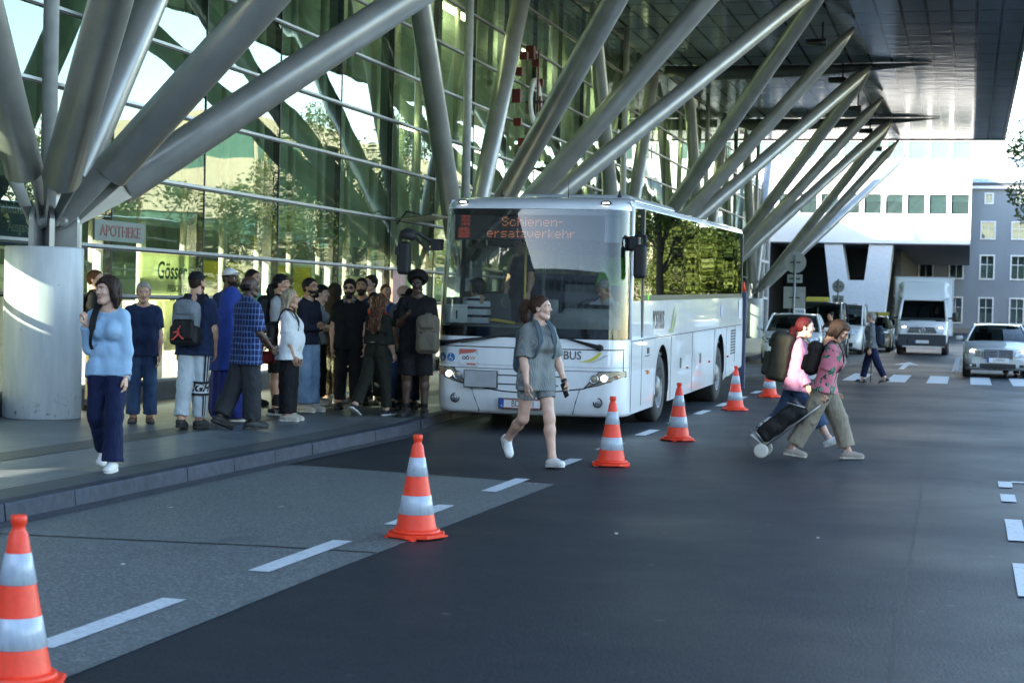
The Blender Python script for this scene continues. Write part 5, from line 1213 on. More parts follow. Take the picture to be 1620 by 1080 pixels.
on_panel(ap, 'APOTHEKE', .21, mat('sign_red', (.20, .06, .05), .5), -11.31, 21.68, 2.49, 1.12, 0, .004)
bs = panel('exit_sign', 'blue hanging direction sign with white lettering left of the nearest column', 'sign', -11.95, 18.9, 20.75, 2.22, 3.12, mat('sign_blue', (.012, .06, .19), .4))
SW = mat('sign_white', (.72, .76, .80), .5); on_panel(bs, 'Bahnhofsvorplatz', .20, SW, -11.95, 20.02, 2.72, .80, 0, .002); on_panel(bs, 'Ausgang', .20, mat('sign_grey', (.40, .46, .52), .5), -11.95, 20.12, 2.48, .85, 0, .002); on_panel(bs, 'Hotel  Info', .11, mat('sign_grey', (.40, .46, .52), .5), -11.95, 19.95, 2.95)
sp = panel('shop_fascia', 'dark shop fascia with small pale letters behind the glass', 'sign', -12.3, 18.6, 23.2, 2.00, 2.20, mat('fascia_dark', (.02, .03, .025), .5))
on_panel(sp, 'Sonderpreise', .15, SW, -12.3, 22.6, 2.09, .9); on_panel(sp, 'simone', .16, mat('sign_peach', (.62, .50, .34), .5), -12.3, 19.35, 2.09, .9)
v1 = panel('window_lettering_strip', 'white window lettering on the facade glass above the bus mirror', 'sign', XF + .012, 37.6, 37.605, 4.28, 4.285, SW, .004)
on_panel(v1, 'Vorteils', .34, SW, XF + .01, 38.6, 4.30, .9); on_panel(v1, 'welt', .26, SW, XF + .01, 38.3, 3.98, .9)
yb = panel('shop_backdrop', 'large yellow green shop backdrop with dark arcs behind the waiting crowd', 'poster', -12.35, 26.6, 31.5, .5, 2.24, backlit('backdrop_olive', (.34, .34, .08)))
mb = MB()
for r_ in (.7, .85): mb.tube([(-12.33, 28.9 + r_ * 1.6 * math.cos(a), 1.2 + r_ * math.sin(a)) for a in np.linspace(.2, 2.6, 20)], .035, 6)
mb.build('backdrop_arc', mat('backdrop_dark', (.03, .035, .02), .6), yb)
pk = panel('pink_notice_board', 'tall pale red notice board beside the crowd under the facade', 'sign', -11.25, 33.2, 34.0, .95, 2.25, mat('board_pink', (.42, .22, .20), .5, var=.3), .06)
# ================================================================ people
def skin(name, c):
    m, nt, b = nodes(name)
    v = coords(nt); nz = noise(nt, v, 14, 4)
    lo = (c[0] * .84, c[1] * .78, c[2] * .76); hi = (min(1, c[0] * 1.1), c[1] * 1.06, c[2] * 1.05)
    nt.links.new(ramp(nt, nz, [(.3, lo), (.7, hi)]), b.inputs['Base Color'])
    b.inputs['Roughness'].default_value = .48; b.inputs['Subsurface Weight'].default_value = .08
    b.inputs['Subsurface Radius'].default_value = (.01, .004, .002); b.inputs['Subsurface Scale'].default_value = .5
    nt.links.new(bumpn(nt, noise(nt, v, 160, 2), .12, .004), b.inputs['Normal'])
    return m
SKIN = dict(fair=skin('skin_fair', (.62, .40, .30)), tan=skin('skin_tan', (.50, .29, .19)), olive=skin('skin_olive', (.42, .25, .16)),
            brown=skin('skin_brown', (.16, .085, .05)), dark=skin('skin_dark', (.07, .038, .025)))
def hairmat(name, c, c2=None):
    m, nt, b = nodes(name); c2 = c2 or tuple(x * 1.9 for x in c)
    v = coords(nt, 'Object', (1, 1, .12)); nz = noise(nt, v, 90, 5, .7)
    nt.links.new(ramp(nt, nz, [(.35, tuple(x * .55 for x in c)), (.52, c), (.68, c2)]), b.inputs['Base Color'])
    b.inputs['Roughness'].default_value = .55; b.inputs['Specular IOR Level'].default_value = .18
    nt.links.new(bumpn(nt, noise(nt, v, 150, 4), .7, .012), b.inputs['Normal'])
    return m
HAIR = dict(black=hairmat('hair_black', (.012, .010, .010)), dark=hairmat('hair_dark_brown', (.028, .016, .011)),
            brown=hairmat('hair_brown', (.10, .045, .022)), redbrown=hairmat('hair_auburn', (.12, .05, .022), (.30, .15, .06)),
            grey=hairmat('hair_grey', (.28, .26, .23), (.5, .48, .44)), blond=hairmat('hair_ash_blond', (.36, .30, .20), (.60, .54, .40)),
            red=hairmat('hair_dyed_red', (.075, .007, .009), (.15, .012, .014)), dark2=hairmat('hair_chestnut', (.040, .019, .012), (.11, .05, .028)), wavy=hairmat('hair_wavy_brown', (.07, .03, .016), (.42, .20, .10)))
EYEW = mat('eye_white', (.75, .73, .70), .2, var=.02); EYEI = mat('eye_iris', (.02, .012, .008), .15)
LIP = mat('lips', (.36, .14, .12), .4); LIPD = mat('lips_dark', (.10, .045, .04), .4)
_CL = {}
def cloth(name, c, rough=.85, var=.18, fold=.55, pat=None, c2=None, c3=None, ps=1.):
    if name in _CL: return _CL[name]
    m, nt, b = nodes(name); b.inputs['Roughness'].default_value = rough
    b.inputs['Specular IOR Level'].default_value = .25
    b.inputs['Sheen Weight'].default_value = .08 if max(c) > .05 else .0
    v = coords(nt)
    nz = noise(nt, v, 3.5, 4)
    base = ramp(nt, nz, [(.3, tuple(x * (1 - var) for x in c)), (.7, tuple(min(1, x * (1 + var)) for x in c))])
    sep = N(nt, 'ShaderNodeSeparateXYZ'); nt.links.new(v, sep.inputs[0])
    def wav(sock, freq, th, ph=0.):
        a = N(nt, 'ShaderNodeMath', operation='MULTIPLY_ADD'); nt.links.new(sock, a.inputs[0]); a.inputs[1].default_value = freq; a.inputs[2].default_value = ph
        f = N(nt, 'ShaderNodeMath', operation='FRACT'); nt.links.new(a.outputs[0], f.inputs[0])
        g = N(nt, 'ShaderNodeMath', operation='LESS_THAN'); nt.links.new(f.outputs[0], g.inputs[0]); g.inputs[1].default_value = th
        return g.outputs[0]
    if pat == 'plaid':
        xy = N(nt, 'ShaderNodeMath', operation='ADD'); nt.links.new(sep.outputs[0], xy.inputs[0]); nt.links.new(sep.outputs[1], xy.inputs[1])
        wob = N(nt, 'ShaderNodeMath', operation='MULTIPLY_ADD'); nt.links.new(noise(nt, v, 5, 1), wob.inputs[0]); wob.inputs[1].default_value = .05; nt.links.new(xy.outputs[0], wob.inputs[2])
        base = mixc(nt, .6, base, mixc(nt, wav(wob.outputs[0], 17, .5), base, c2))
        base = mixc(nt, .6, base, mixc(nt, wav(sep.outputs[2], 15, .5), base, c2))
        base = mixc(nt, wav(wob.outputs[0], 17, .14, .25), base, c3); base = mixc(nt, wav(sep.outputs[2], 15, .12, .25), base, c3)
    elif pat == 'stripe':
        base = mixc(nt, wav(sep.outputs[2], 9 * ps, .32), base, c2)
    elif pat == 'floral':
        vo = N(nt, 'ShaderNodeTexNoise'); vo.inputs['Scale'].default_value = 9; vo.inputs['Detail'].default_value = 1.; vo.inputs['Distortion'].default_value = 1.2; nt.links.new(v, vo.inputs['Vector'])
        wv = N(nt, 'ShaderNodeTexWave'); wv.inputs['Scale'].default_value = 22; wv.inputs['Distortion'].default_value = 9; wv.inputs['Detail Scale'].default_value = .8; nt.links.new(v, wv.inputs['Vector'])
        leaf = mixc(nt, ramp(nt, wv.outputs[0], [(.25, (0, 0, 0)), (.4, (1, 1, 1))]), c3, c2)
        base = mixc(nt, ramp(nt, vo.outputs[0], [(.52, (0, 0, 0)), (.545, (1, 1, 1))]), base, leaf)
    elif pat == 'speckle':
        base = mixc(nt, ramp(nt, noise(nt, v, 70, 2), [(.5, (0, 0, 0)), (.56, (1, 1, 1))]), base, c2)
    elif pat == 'rib':
        xy = N(nt, 'ShaderNodeMath', operation='MULTIPLY_ADD'); nt.links.new(sep.outputs[1], xy.inputs[0]); xy.inputs[1].default_value = .6; nt.links.new(sep.outputs[0], xy.inputs[2])
        wob = N(nt, 'ShaderNodeMath', operation='MULTIPLY_ADD'); nt.links.new(noise(nt, v, 6, 1), wob.inputs[0]); wob.inputs[1].default_value = .05; nt.links.new(xy.outputs[0], wob.inputs[2])
        base = mixc(nt, wav(wob.outputs[0], 55, .4), base, c2)
    elif pat == 'denim':
        base = mixc(nt, ramp(nt, noise(nt, v, 4, 3), [(.42, (0, 0, 0)), (.7, (1, 1, 1))]), base, c2)
    nt.links.new(base, b.inputs['Base Color'])
    n1 = noise(nt, coords(nt, 'Object', (1.2, 1.2, .5), (.5, .3, 0)), 9, 2, .4)
    n2 = noise(nt, coords(nt, 'Object', (2.2, 2.2, .9), (.2, .7, .4)), 16, 3, .55)
    ad = N(nt, 'ShaderNodeMath', operation='MULTIPLY_ADD'); nt.links.new(n2, ad.inputs[0]); ad.inputs[1].default_value = .3; nt.links.new(n1, ad.inputs[2])
    nt.links.new(bumpn(nt, ad.outputs[0], min(1, fold * 1.1), .045), b.inputs['Normal'])
    _CL[name] = m
    return m

# ---- head template: x right, y forward, z up, origin between the ears
def head_template(fem=False):
    w = .95 if fem else 1.
    pr = [ell((0, -.012, .030), (.074, .094, .086)), ell((0, .022, -.035), (.057 * w, .066, .078)),
          cap((-.012, .058, -.094), (.012, .058, -.094), .022 * w), ell((0, .07, .005), (.05, .02, .05)),
          cap((-.044, .02, -.07), (-.02, .06, -.09), .02 * w), cap((.044, .02, -.07), (.02, .06, -.09), .02 * w),
          cap((0, -.022, -.05), (0, -.035, -.19), .050 * w, .056 * w)]
    pr += [cap((0, .086, .015), (0, .104, -.018), .008, .012, k=.012), cap((-.012, .092, -.022), (.012, .092, -.022), .0085, k=.008)]
    for s in (-1, 1):
        pr += [ell((s * .033, .096, .012), (.021, .018, .013), neg=True), cap((s * .018, .083, .032), (s * .048, .070, .031), .008, k=.012),
               ell((s * .038, .062, -.022), (.02, .018, .016), k=.02), ell((s * .0765, -.008, -.006), (.009, .019, .030), rotm(.15), k=.006)]
    V, F = sdf_mesh(pr, .0048, .022)
    V0, F0 = [], []
    out = [(V, F, 0)]
    for s in (-1, 1):
        v, f = sdf_mesh([ell((s * .032, .074, .012), (.0135, .0115, .0095))], .0035, .0); out.append((v, f, 1))
        v, f = sdf_mesh([ell((s * .032, .0835, .012), (.0060, .0040, .0065))], .0022, .0); out.append((v, f, 2))
        v, f = sdf_mesh([cap((s * .015, .0925, .029), (s * .034, .0885, .0335), .0042, .0038), cap((s * .034, .0885, .0335), (s * .051, .075, .028), .0038, .0025)], .0028, .004); out.append((v, f, 3))
    v, f = sdf_mesh([cap((-.02, .082, -.058), (.02, .082, -.058), .0048), cap((-.014, .0865, -.0555), (.014, .0865, -.0555), .0045), cap((-.013, .0855, -.0625), (.013, .0855, -.0625), .005)], .003, .004); out.append((v, f, 4))
    return out
HEADM = head_template(); HEADF = head_template(True)

def hand_template(curl=.45, grip=False):
    """right hand hanging down: wrist at origin, fingers to -z, palm faces -x (towards the body), thumb forward (+y)"""
    pr = [cap((0, 0, .03), (0, 0, -.015), .024, .026, fl=(np.eye(3)[:, [1, 0, 2]], .75)),
          rbox((0, .002, -.055), (.013, .040, .042), .013), ell((-.004, .030, -.04), (.015, .018, .03))]
    for i, (y, L) in enumerate([(.030, .076), (.010, .084), (-.010, .078), (-.029, .060)]):
        a = .15 + curl * (1 + .12 * i); p = np.array([0, y, -.092]); ang = a * .55; r = .0085 - .0006 * i
        seg = [.45, .32, .25]
        for j, s in enumerate(seg):
            q = p + L * s * np.array([-math.sin(ang), (y * .5) * .6, -math.cos(ang)])
            pr.append(cap(p, q, r, r * .92, k=.004)); p = q; r *= .92; ang += a * (1.6 if grip else .75)
    if grip: tp = [(-.004, .036, -.03), (-.022, .052, -.055), (-.040, .040, -.075), (-.046, .022, -.082)]
    else: tp = [(-.004, .034, -.025), (-.012, .056, -.052), (-.018, .060, -.080), (-.022, .058, -.098)]
    for (a, b), r in zip(zip(tp, tp[1:]), (.0135, .0105, .009)): pr.append(cap(a, b, r, r * .88, k=.008))
    return sdf_mesh(pr, .0038, .008)
HANDR = hand_template(); HANDG = hand_template(.8, True)

def shoe_template(kind='sneaker'):
    """ankle joint at (0,0,.09), toe to +y, sole bottom z=0"""
    if kind == 'sandal':
        up = [cap((0, -.05, .035), (0, .14, .022), .036, .030)]
        st = [cap((0, -.055, .04), (0, -.02, .075), .042), cap((0, .09, .03), (0, .12, .028), .044)]
        V, F = sdf_mesh(st, .006, .02, post=[((0, 0, .018), (0, 0, -1))])
    else:
        top = .115 if kind == 'boot' else .088
        st = [cap((0, -.050, .050), (0, .02, .05), .043, .044), cap((0, .02, .045), (0, .155, .032), .046, .040),
              cap((0, -.018, .06), (0, -.01, .115), .046, .043), ell((.0, .12, .03), (.048, .085, .036)), cap((0, .0, .085), (0, .085, .055), .034, .036)]
        V, F = sdf_mesh(st, .006, .025, post=[((0, 0, .02), (0, 0, -1)), ((0, 0, top), (0, -.15, 1))])
    so = [cap((0, -.062, .012), (0, .03, .012), .043, .042), cap((0, .03, .012), (0, .160, .014), .047, .041)]
    V2, F2 = sdf_mesh(so, .006, .02, post=[((0, 0, 0), (0, 0, -1)), ((0, 0, .027), (0, 0, 1))])
    return (V, F, V2, F2)
SHOE = {k: shoe_template(k) for k in ('sneaker', 'boot', 'sandal')}

def hsh(freq, amp, zf=.35):
    return lambda P: amp * (np.sin(P[..., 0] * freq + 2 * np.sin(P[..., 2] * freq * zf)) * np.sin(P[..., 1] * freq * 1.1 + 1.3 * np.sin(P[..., 2] * freq * zf + 1)))
FACE = [((0, .052, .055), (0, .72, -.70))]      # keeps the hair off the face: removes below/forward of this plane
def hair_template(st):
    sk = lambda g, cuts: ell((0, -.014, .030), (.074 + g, .096 + g, .087 + g), cuts=cuts)
    if st == 'short':
        pr = [sk(.010, [((0, .050, .058), (0, .80, -.60))])] + [cap((s * .071, -.005, .03), (s * .068, -.012, -.005), .010) for s in (-1, 1)] + [ell((0, -.05, -.02), (.062, .05, .055))]
        return sdf_mesh(pr, .005, .015, hsh(260, .003))
    if st == 'crop':
        return sdf_mesh([sk(.004, [((0, .052, .06), (0, .8, -.6))]), ell((0, -.055, -.02), (.058, .042, .05))], .005, .01)
    if st == 'curlytop':
        pr = [sk(.012, [((0, .055, .055), (0, .8, -.6))]), ell((0, .0, .085), (.068, .082, .045)), ell((0, -.05, -.02), (.062, .05, .05))]
        return sdf_mesh(pr, .005, .015, hsh(190, .006, 1.))
    if st == 'afro':
        return sdf_mesh([ell((0, -.022, .066), (.128, .125, .105), cuts=[((0, .060, .055), (0, .85, -.5))])], .006, .01, hsh(150, .007, 1.))
    if st == 'fringe':   # thick wavy bob with side parting, to the neck
        pr = [sk(.018, [((0, .062, .055), (0, .85, -.5))])]
        for s in (-1, 1):
            pr += [cap((s * .070, .012, .05), (s * .083, -.005, -.05), .026, .03), cap((s * .083, -.01, -.05), (s * .07, -.04, -.13), .03, .020)]
        pr += [cap((-.02, .085, .085), (.055, .075, .05), .02, .015), ell((0, -.07, -.04), (.085, .05, .10)), cap((0, -.075, -.1), (0, -.06, -.15), .05, .03)]
        return sdf_mesh(pr, .006, .02, hsh(170, .0028, .12))
    if st == 'bob':
        pr = [sk(.018, [((0, .055, .06), (0, .8, -.6))])]
        for s in (-1, 1): pr += [cap((s * .070, .012, .05), (s * .080, .01, -.06), .022, .026)]
        pr += [ell((0, -.05, -.02), (.085, .065, .10)), cap((-.03, .075, .088), (.04, .078, .078), .018)]
        return sdf_mesh(pr, .006, .02, hsh(200, .003, .1))
    if st in ('long', 'wavy', 'longfront'):
        L = {'long': -.30, 'wavy': -.36, 'longfront': -.24}[st]
        pr = [sk(.015, [((0, .055, .058), (0, .8, -.6))]), ell((0, -.055, -.03), (.082, .055, .11)), cap((0, -.075, -.08), (0, -.115, L), .075, .05, fl=(np.eye(3), .6))]
        for s in (-1, 1): pr += [cap((s * .072, .005, .03), (s * .078, -.03, -.10), .020, .024), cap((s * .06, -.075, -.1), (s * .07, -.105, L * .95), .035, .03)]
        return sdf_mesh(pr, .006, .025, hsh(110, .010 if st == 'wavy' else .004, .5 if st == 'wavy' else .15))
    if st in ('pony', 'ponylow'):
        pr = [sk(.008, [((0, .056, .062), (0, .75, -.66))]), ell((0, -.055, -.005), (.066, .048, .06))]
        for s in (-1, 1): pr.append(cap((s * .070, .0, .02), (s * .062, -.04, .0), .010))
        tl = [(0, -.105, .045), (0, -.155, .045), (0, -.175, -.02), (0, -.165, -.10), (0, -.15, -.16)] if st == 'pony' else [(0, -.10, -.02), (0, -.135, -.035), (0, -.145, -.09), (0, -.13, -.15), (0, -.12, -.18)]
        for (a, b), (r0, r1) in zip(zip(tl, tl[1:]), [(.020, .036), (.036, .046), (.046, .04), (.04, .018)]): pr.append(cap(a, b, r0, r1))
        return sdf_mesh(pr, .006, .02, hsh(190, .0028, .2))
    if st == 'bun':
        pr = [sk(.008, [((0, .052, .062), (0, .78, -.62))]), ell((0, -.055, -.01), (.064, .048, .06)), ell((0, -.085, .10), (.042, .042, .04))]
        return sdf_mesh(pr, .006, .015, hsh(180, .003))
    if st == 'fringeback':   # side horseshoe of a balding man
        return sdf_mesh([ell((0, -.030, .0), (.081, .085, .055), cuts=[((0, .01, 0), (0, 1, 0)), ((0, 0, .03), (0, .3, 1))])], .005, .01, hsh(250, .003))
_HT = {}
def hair_of(st):
    if st not in _HT: _HT[st] = hair_template(st)
    return _HT[st]
def beard_template():
    pr = [ell((0, .022, -.040), (.0675, .0765, .086), cuts=[((0, .03, -.036), (0, .25, 1)), ((0, .004, 0), (0, -1, 0))]), cap((-.012, .062, -.100), (.012, .062, -.100), .032, .03),
          ell((0, .096, -.058), (.015, .014, .0045), neg=True)]
    mo = [cap((-.028, .078, -.050), (0, .092, -.044), .008), cap((.028, .078, -.050), (0, .092, -.044), .008)]
    return sdf_mesh(pr + mo, .0045, .006, hsh(300, .002))
BEARD = beard_template()
def cap_template(kind):
    if kind == 'bucket':
        pr = [ell((0, -.012, .05), (.092, .11, .085), cuts=[((0, 0, .035), (0, 0, -1))])]
        a = sdf_mesh(pr, .006, .01)
        mb = [cap((0, -.012, .035), (0, -.012, .036), .14, .14, cuts=[((0, 0, .05), (0, 0, 1)), ((0, 0, .02), (0, 0, -1))])]
        b = sdf_mesh(mb, .006, .01)
        return [a, b]
    dome = sdf_mesh([ell((0, -.012, .038), (.085, .106, .092), cuts=[((0, 0, .042), (0, .12, -1))])], .005, .006)
    s = 1 if kind != 'back' else -1
    vis = sdf_mesh([ell((0, .115 * s, .052), (.078, .085, .035), cuts=[((0, 0, .058), (0, -.2 * s, 1)), ((0, 0, .046), (0, .25 * s, -1)), ((0, .07 * s, 0), (0, -s, 0))])], .0035, .002)
    return [dome, vis]
CAPS = {k: cap_template(k) for k in ('front', 'bucket')}

SHOEW = mat('shoe_white_leather', (.72, .72, .70), .45, bump=.15); SHOEK = mat('shoe_black', (.015, .015, .016), .6, bump=.2)
SHOET = mat('shoe_taupe_canvas', (.30, .26, .22), .85, bump=.2); SHOEB = mat('shoe_brown_leather', (.11, .06, .035), .6, bump=.2)
SOLEW = mat('sole_white', (.66, .66, .62), .6); SOLEK = mat('sole_black', (.02, .02, .02), .7); SOLEG = mat('sole_cream', (.52, .48, .40), .7)
SHOEM = dict(white=(SHOEW, SOLEW), black=(SHOEK, SOLEK), blackwhite=(SHOEK, SOLEW), taupe=(SHOET, SOLEG), brown=(SHOEB, SOLEK), cream=(mat('shoe_cream', (.50, .44, .36), .7), SOLEW))

PEOPLE = {}
def person(key, label, loc, yaw, H=1.75, fem=False, sk='tan', hair='short', hc='dark', lean=0., twist=0., head=(0, 0), legs=((0, .04, 0, 0), (0, .04, 0, 0)),
           arms=((.05, .10, .15, .05), (.05, .10, .15, .05)), wide=1., top=None, bottom=None, shoes=None, shoekind='sneaker', sock=None,
           hat=None, beard=None, glasses=None, hands=('r', 'r'), group=None, h=.012, sit=None, z0=None, extras=None, belly=0.):
    """one standing or seated figure.  legs/arms: (left, right); leg (thigh pitch, abduct, knee bend, foot pitch),
    arm (upper pitch, abduct, elbow bend, forearm abduct)."""
    s = H / 1.75
    pf = lambda pts: np.array(pts, float) * s
    hipw, shw = (.085, .148) if fem else (.082, .172)
    Rt = np.array(Matrix.Rotation(twist, 3, 'Z') @ Matrix.Rotation(-lean, 3, 'X'))
    body, shoe_parts = [], []
    # legs
    J = {}
    for si, sd in ((0, -1), (1, 1)):
        tp, ab, kb, fp = legs[si]
        hp = np.array([sd * hipw, 0, .0]) * s
        d1 = np.array([sd * math.sin(ab), math.sin(tp) * math.cos(ab), -math.cos(tp) * math.cos(ab)])
        a2 = tp - kb
        ab2 = ab * .35
        d2 = np.array([sd * math.sin(ab2), math.sin(a2) * math.cos(ab2), -math.cos(a2) * math.cos(ab2)])
        kn = hp + d1 * .425 * s; an = kn + d2 * .405 * s
        J[sd] = dict(hip=hp, knee=kn, ank=an, d1=d1, d2=d2, fp=fp)
    # soles: find the lowest point, then lift the figure
    low = 9
    for sd in (-1, 1):
        j = J[sd]; Rf = np.array(Matrix.Rotation(j['fp'], 3, 'X') ); j['Rf'] = Rf
        ft = s * (1.06 if not fem else .96)
        for p in ((0, -.10, 0), (0, .19, 0)):
            q = j['ank'] + (Rf @ (np.array(p) - np.array([0, 0, .09]))) * ft
            low = min(low, q[2])
    off = np.array([0, 0, -low if z0 is None else z0])
    for sd in (-1, 1):
        for kk in ('hip', 'knee', 'ank'): J[sd][kk] = J[sd][kk] + off
    O = off + np.array([0, 0, .02 * s])            # torso frame origin (pelvis centre)
    T = lambda p: O + Rt @ (np.array(p, float) * s)
    fl = (Rt, .80)
    kw = wide
    fr = 1.06 if fem else 1.
    tors = lambda g, up=True: [
        cap(T((-.062 * fr * kw, -.005, .0)), T((.062 * fr * kw, -.005, .0)), (.118 * fr) * s * (.5 + .5 * kw) + g, fl=fl),
        cap(T((-.055 * kw, .008 + belly * .3, .15)), T((.055 * kw, .008 + belly * .3, .15)), ((.100 if fem else .112) + belly * .5) * s * (.5 + .5 * kw) + g, fl=fl),
        cap(T((-.075 * kw, .012, .34)), T((.075 * kw, .012, .34)), (.108 if fem else .122) * s * (.6 + .4 * kw) + g, fl=fl),
        cap(T((-(shw - .02) * (.7 + .3 * kw), -.004, .458)), T((0, -.004, .49)), .050 * s + g, fl=fl), cap(T(((shw - .02) * (.7 + .3 * kw), -.004, .458)), T((0, -.004, .49)), .050 * s + g, fl=fl),
        cap(T((-.10, -.012, .488)), T((-.02, -.012, .55)), .040 * s + g * .6), cap(T((.10, -.012, .488)), T((.02, -.012, .55)), .040 * s + g * .6)] + (
        [cap(T((-.078, .078, .345)), T((-.070, .07, .33)), .056 * s + g), cap(T((.078, .078, .345)), T((.070, .07, .33)), .056 * s + g)] if fem else [])
    body += tors(0)
    body.append(cap(T((0, -.008, .50)), T((0, .012, .63)), (.050 if fem else .057) * s))
    for sd in (-1, 1):
        j = J[sd]; calf = j['knee'] + (j['ank'] - j['knee']) * .3 + np.array([0, -.012, 0]) * s
        m = kw * .5 + .5
        body += [cap(j['hip'], j['knee'], .084 * s * m * fr, .058 * s * m), cap(j['knee'], calf, .056 * s * m, .058 * s * m), cap(calf, j['ank'], .058 * s * m, .037 * s),
                 cap(j['ank'] + np.array([0, 0, .01]), j['ank'] - np.array([0, 0, .03 * s]), .036 * s, .034 * s)]
        A = arms[0 if sd < 0 else 1]
        sp = T((sd * shw * (.75 + .25 * kw), -.004, .452))
        ua = np.array([sd * math.sin(A[1]), math.sin(A[0]) * math.cos(A[1]), -math.cos(A[0]) * math.cos(A[1])])
        a2 = A[0] + A[2]
        fa = np.array([sd * math.sin(A[3]), math.sin(a2) * math.cos(A[3]), -math.cos(a2) * math.cos(A[3])])
        ua, fa = Rt @ ua, Rt @ fa
        el = sp + ua * .285 * s; wr = el + fa * .245 * s
        hd = fa if len(A) < 5 else Rt @ np.array(A[4], float)
        J[sd].update(sh=sp, el=el, wr=wr, ua=ua, fa=fa, hd=hd)
        m2 = kw * .4 + .6
        body += [cap(sp, el, .050 * s * m2, .040 * s * m2), cap(el, el + fa * .08 * s, .040 * s * m2, .041 * s * m2), cap(el + fa * .08 * s, wr, .041 * s * m2, .026 * s)]
    V, F = sdf_mesh(body, h, .035)
    parts = [(V, F, 0)]
    # hands
    for sd in (-1, 1):
        tv, tf = HANDG if hands[0 if sd < 0 else 1] == 'g' else HANDR
        j = J[sd]; Rh = align(j['hd'], Rt @ np.array([0, 1, .15]))
        if abs(j['hd'] @ (Rt @ np.array([0, 1, 0]))) > .75: Rh = align(j['hd'], Rt @ np.array([0, .2, 1]))
        v = tv.copy(); v[:, 1] *= 1.
        if sd < 0: v = v * np.array([-1, 1, 1]); tf2 = tf[:, ::-1]
        else: tf2 = tf
        hs = s * (.93 if fem else 1.02)
        parts.append(((v * hs) @ Rh.T + j['wr'] + j['hd'] * .006, tf2, 0))
        j['hand'] = j['wr'] + j['hd'] * .09 * s
        j['Rh'] = Rh
    # head
    Rh = Rt @ np.array(Matrix.Rotation(head[0] - twist * 0, 3, 'Z') @ Matrix.Rotation(head[1], 3, 'X'))
    hs = s ** .5 * 1.04
    HC = T((0, .02, .695)) if s > .5 else T((0, .02, .69))
    TH = lambda v: (v * hs) @ Rh.T + HC
    for v, f, mi in (HEADF if fem else HEADM): parts.append((TH(v), f, mi))
    skm = SKIN[sk]
    root = np_obj('person', parts, [skm, EYEW, EYEI, HAIR['dark' if hc in ('blond', 'redbrown', 'red', 'wavy', 'dark2') else hc], LIPD if sk in ('dark', 'brown') else LIP])
    root.location = loc; root.rotation_euler = (0, 0, yaw)
    tag(root, label, 'person', group)
    # hair, beard
    if hair:
        v, f = hair_of(hair); np_obj('hair', [(TH(v), f, 0)], HAIR[hc], root)
    if beard:
        v, f = BEARD; np_obj('beard', [(TH(v), f, 0)], HAIR[beard], root)
    if hat:
        a, b = CAPS[hat[0]]
        np_obj('hat' if hat[0] == 'bucket' else 'cap', [(TH(a[0]), a[1], 0), (TH(b[0]), b[1], 1)], [hat[1], hat[2] if len(hat) > 2 else hat[1]], root)
    if glasses:
        mb = MB()
        for sd in (-1, 1):
            ring = [TH(np.array([[sd * .033 + .023 * math.cos(a), .0965 - .010 * (abs(math.cos(a)) if (math.cos(a) * sd > 0) else 0), .011 + .017 * math.sin(a)]]))[0] for a in np.linspace(0, 2 * PI, 13)]
            mb.tube(ring, .0022, 6)
            if glasses == 'sun': mb.add([tuple(p) for p in ring[:-1]], [tuple(range(12))])
            mb.tube([TH(np.array([[sd * .056, .088, .014]]))[0], TH(np.array([[sd * .078, .0, .012]]))[0]], .0025, 6)
        mb.tube([TH(np.array([[-.011, .101, .014]]))[0], TH(np.array([[.011, .101, .014]]))[0]], .0025, 6)
        mb.build('sunglasses' if glasses == 'sun' else 'glasses', BLK, root, fix=False)
    ctx = dict(root=root, J=J, T=T, Rt=Rt, O=O, s=s, TH=TH, loc=Vector(loc), yaw=yaw, shw=shw, kw=kw, head=HC)
    # garments -------------------------------------------------
    up = Rt @ np.array([0, 0, 1.])
    if top:
        g = top.get('g', .014); sl = top.get('sleeve', .6); hem = top.get('hem', -.07); box = top.get('box', .0)
        pr = tors(g)
        pr.append(cap(T((-.072 * kw * fr, -.005, hem - .02)), T((.072 * kw * fr, -.005, hem - .02)), (.112 * fr * (.5 + .5 * kw) + belly * .2) * s + g + .013 + box * .3, fl=fl))
        if box:
            for sd in (-1, 1): pr.append(cap(T((sd * .085 * kw, .01, .36)), T((sd * .085 * kw, .0, hem - .02)), .10 * s * (.5 + .5 * kw) + g, .105 * s * (.5 + .5 * kw) + g + box, fl=fl))
        if top.get('bust'): pr += [cap(T((sx * .075, .075, .35)), T((sx * .070, .085, .33)), .062 * s * top['bust'] + g, k=.05) for sx in (-1, 1)]
        for sd in (-1, 1): pr.append(cap(J[sd]['hip'], J[sd]['hip'] + J[sd]['d1'] * .17 * s, .088 * s * (kw * .5 + .5) * fr + g, .082 * s * (kw * .5 + .5) * fr + g, k=.05))
        if top.get('collar'): pr.append(cap(T((0, -.014, .535)), T((0, .0, .565)), .064 * s, .062 * s))
        dip = top.get('dip', 0.)
        post = [(T((0, 0, hem)), tuple(Rt @ np.array([0, -dip, -1.]))), (T((0, 0, .575 if top.get('collar') else .548)), tuple(Rt @ np.array([0, top.get('scoop', .55) if not top.get('collar') else .3, 1.]))),]
        for sd in (-1, 1):
            j = J[sd]; L = sl
            if L <= 1:
                e = j['sh'] + j['ua'] * .285 * s * L
                pr.append(cap(j['sh'], e + j['ua'] * .05, .048 * s + g, (.042 + top.get('flare', .012)) * s + g, cuts=[(e, j['ua'])]))
            else:
                e = j['el'] + j['fa'] * .245 * s * (L - 1)
                gs = g * .92; pr.append(cap(j['sh'], j['el'], .049 * s + gs, .040 * s + gs)); pr.append(cap(j['el'], e + j['fa'] * .04, .040 * s + gs, .029 * s + gs + top.get('cuff', 0), cuts=[(e, j['fa'])]))
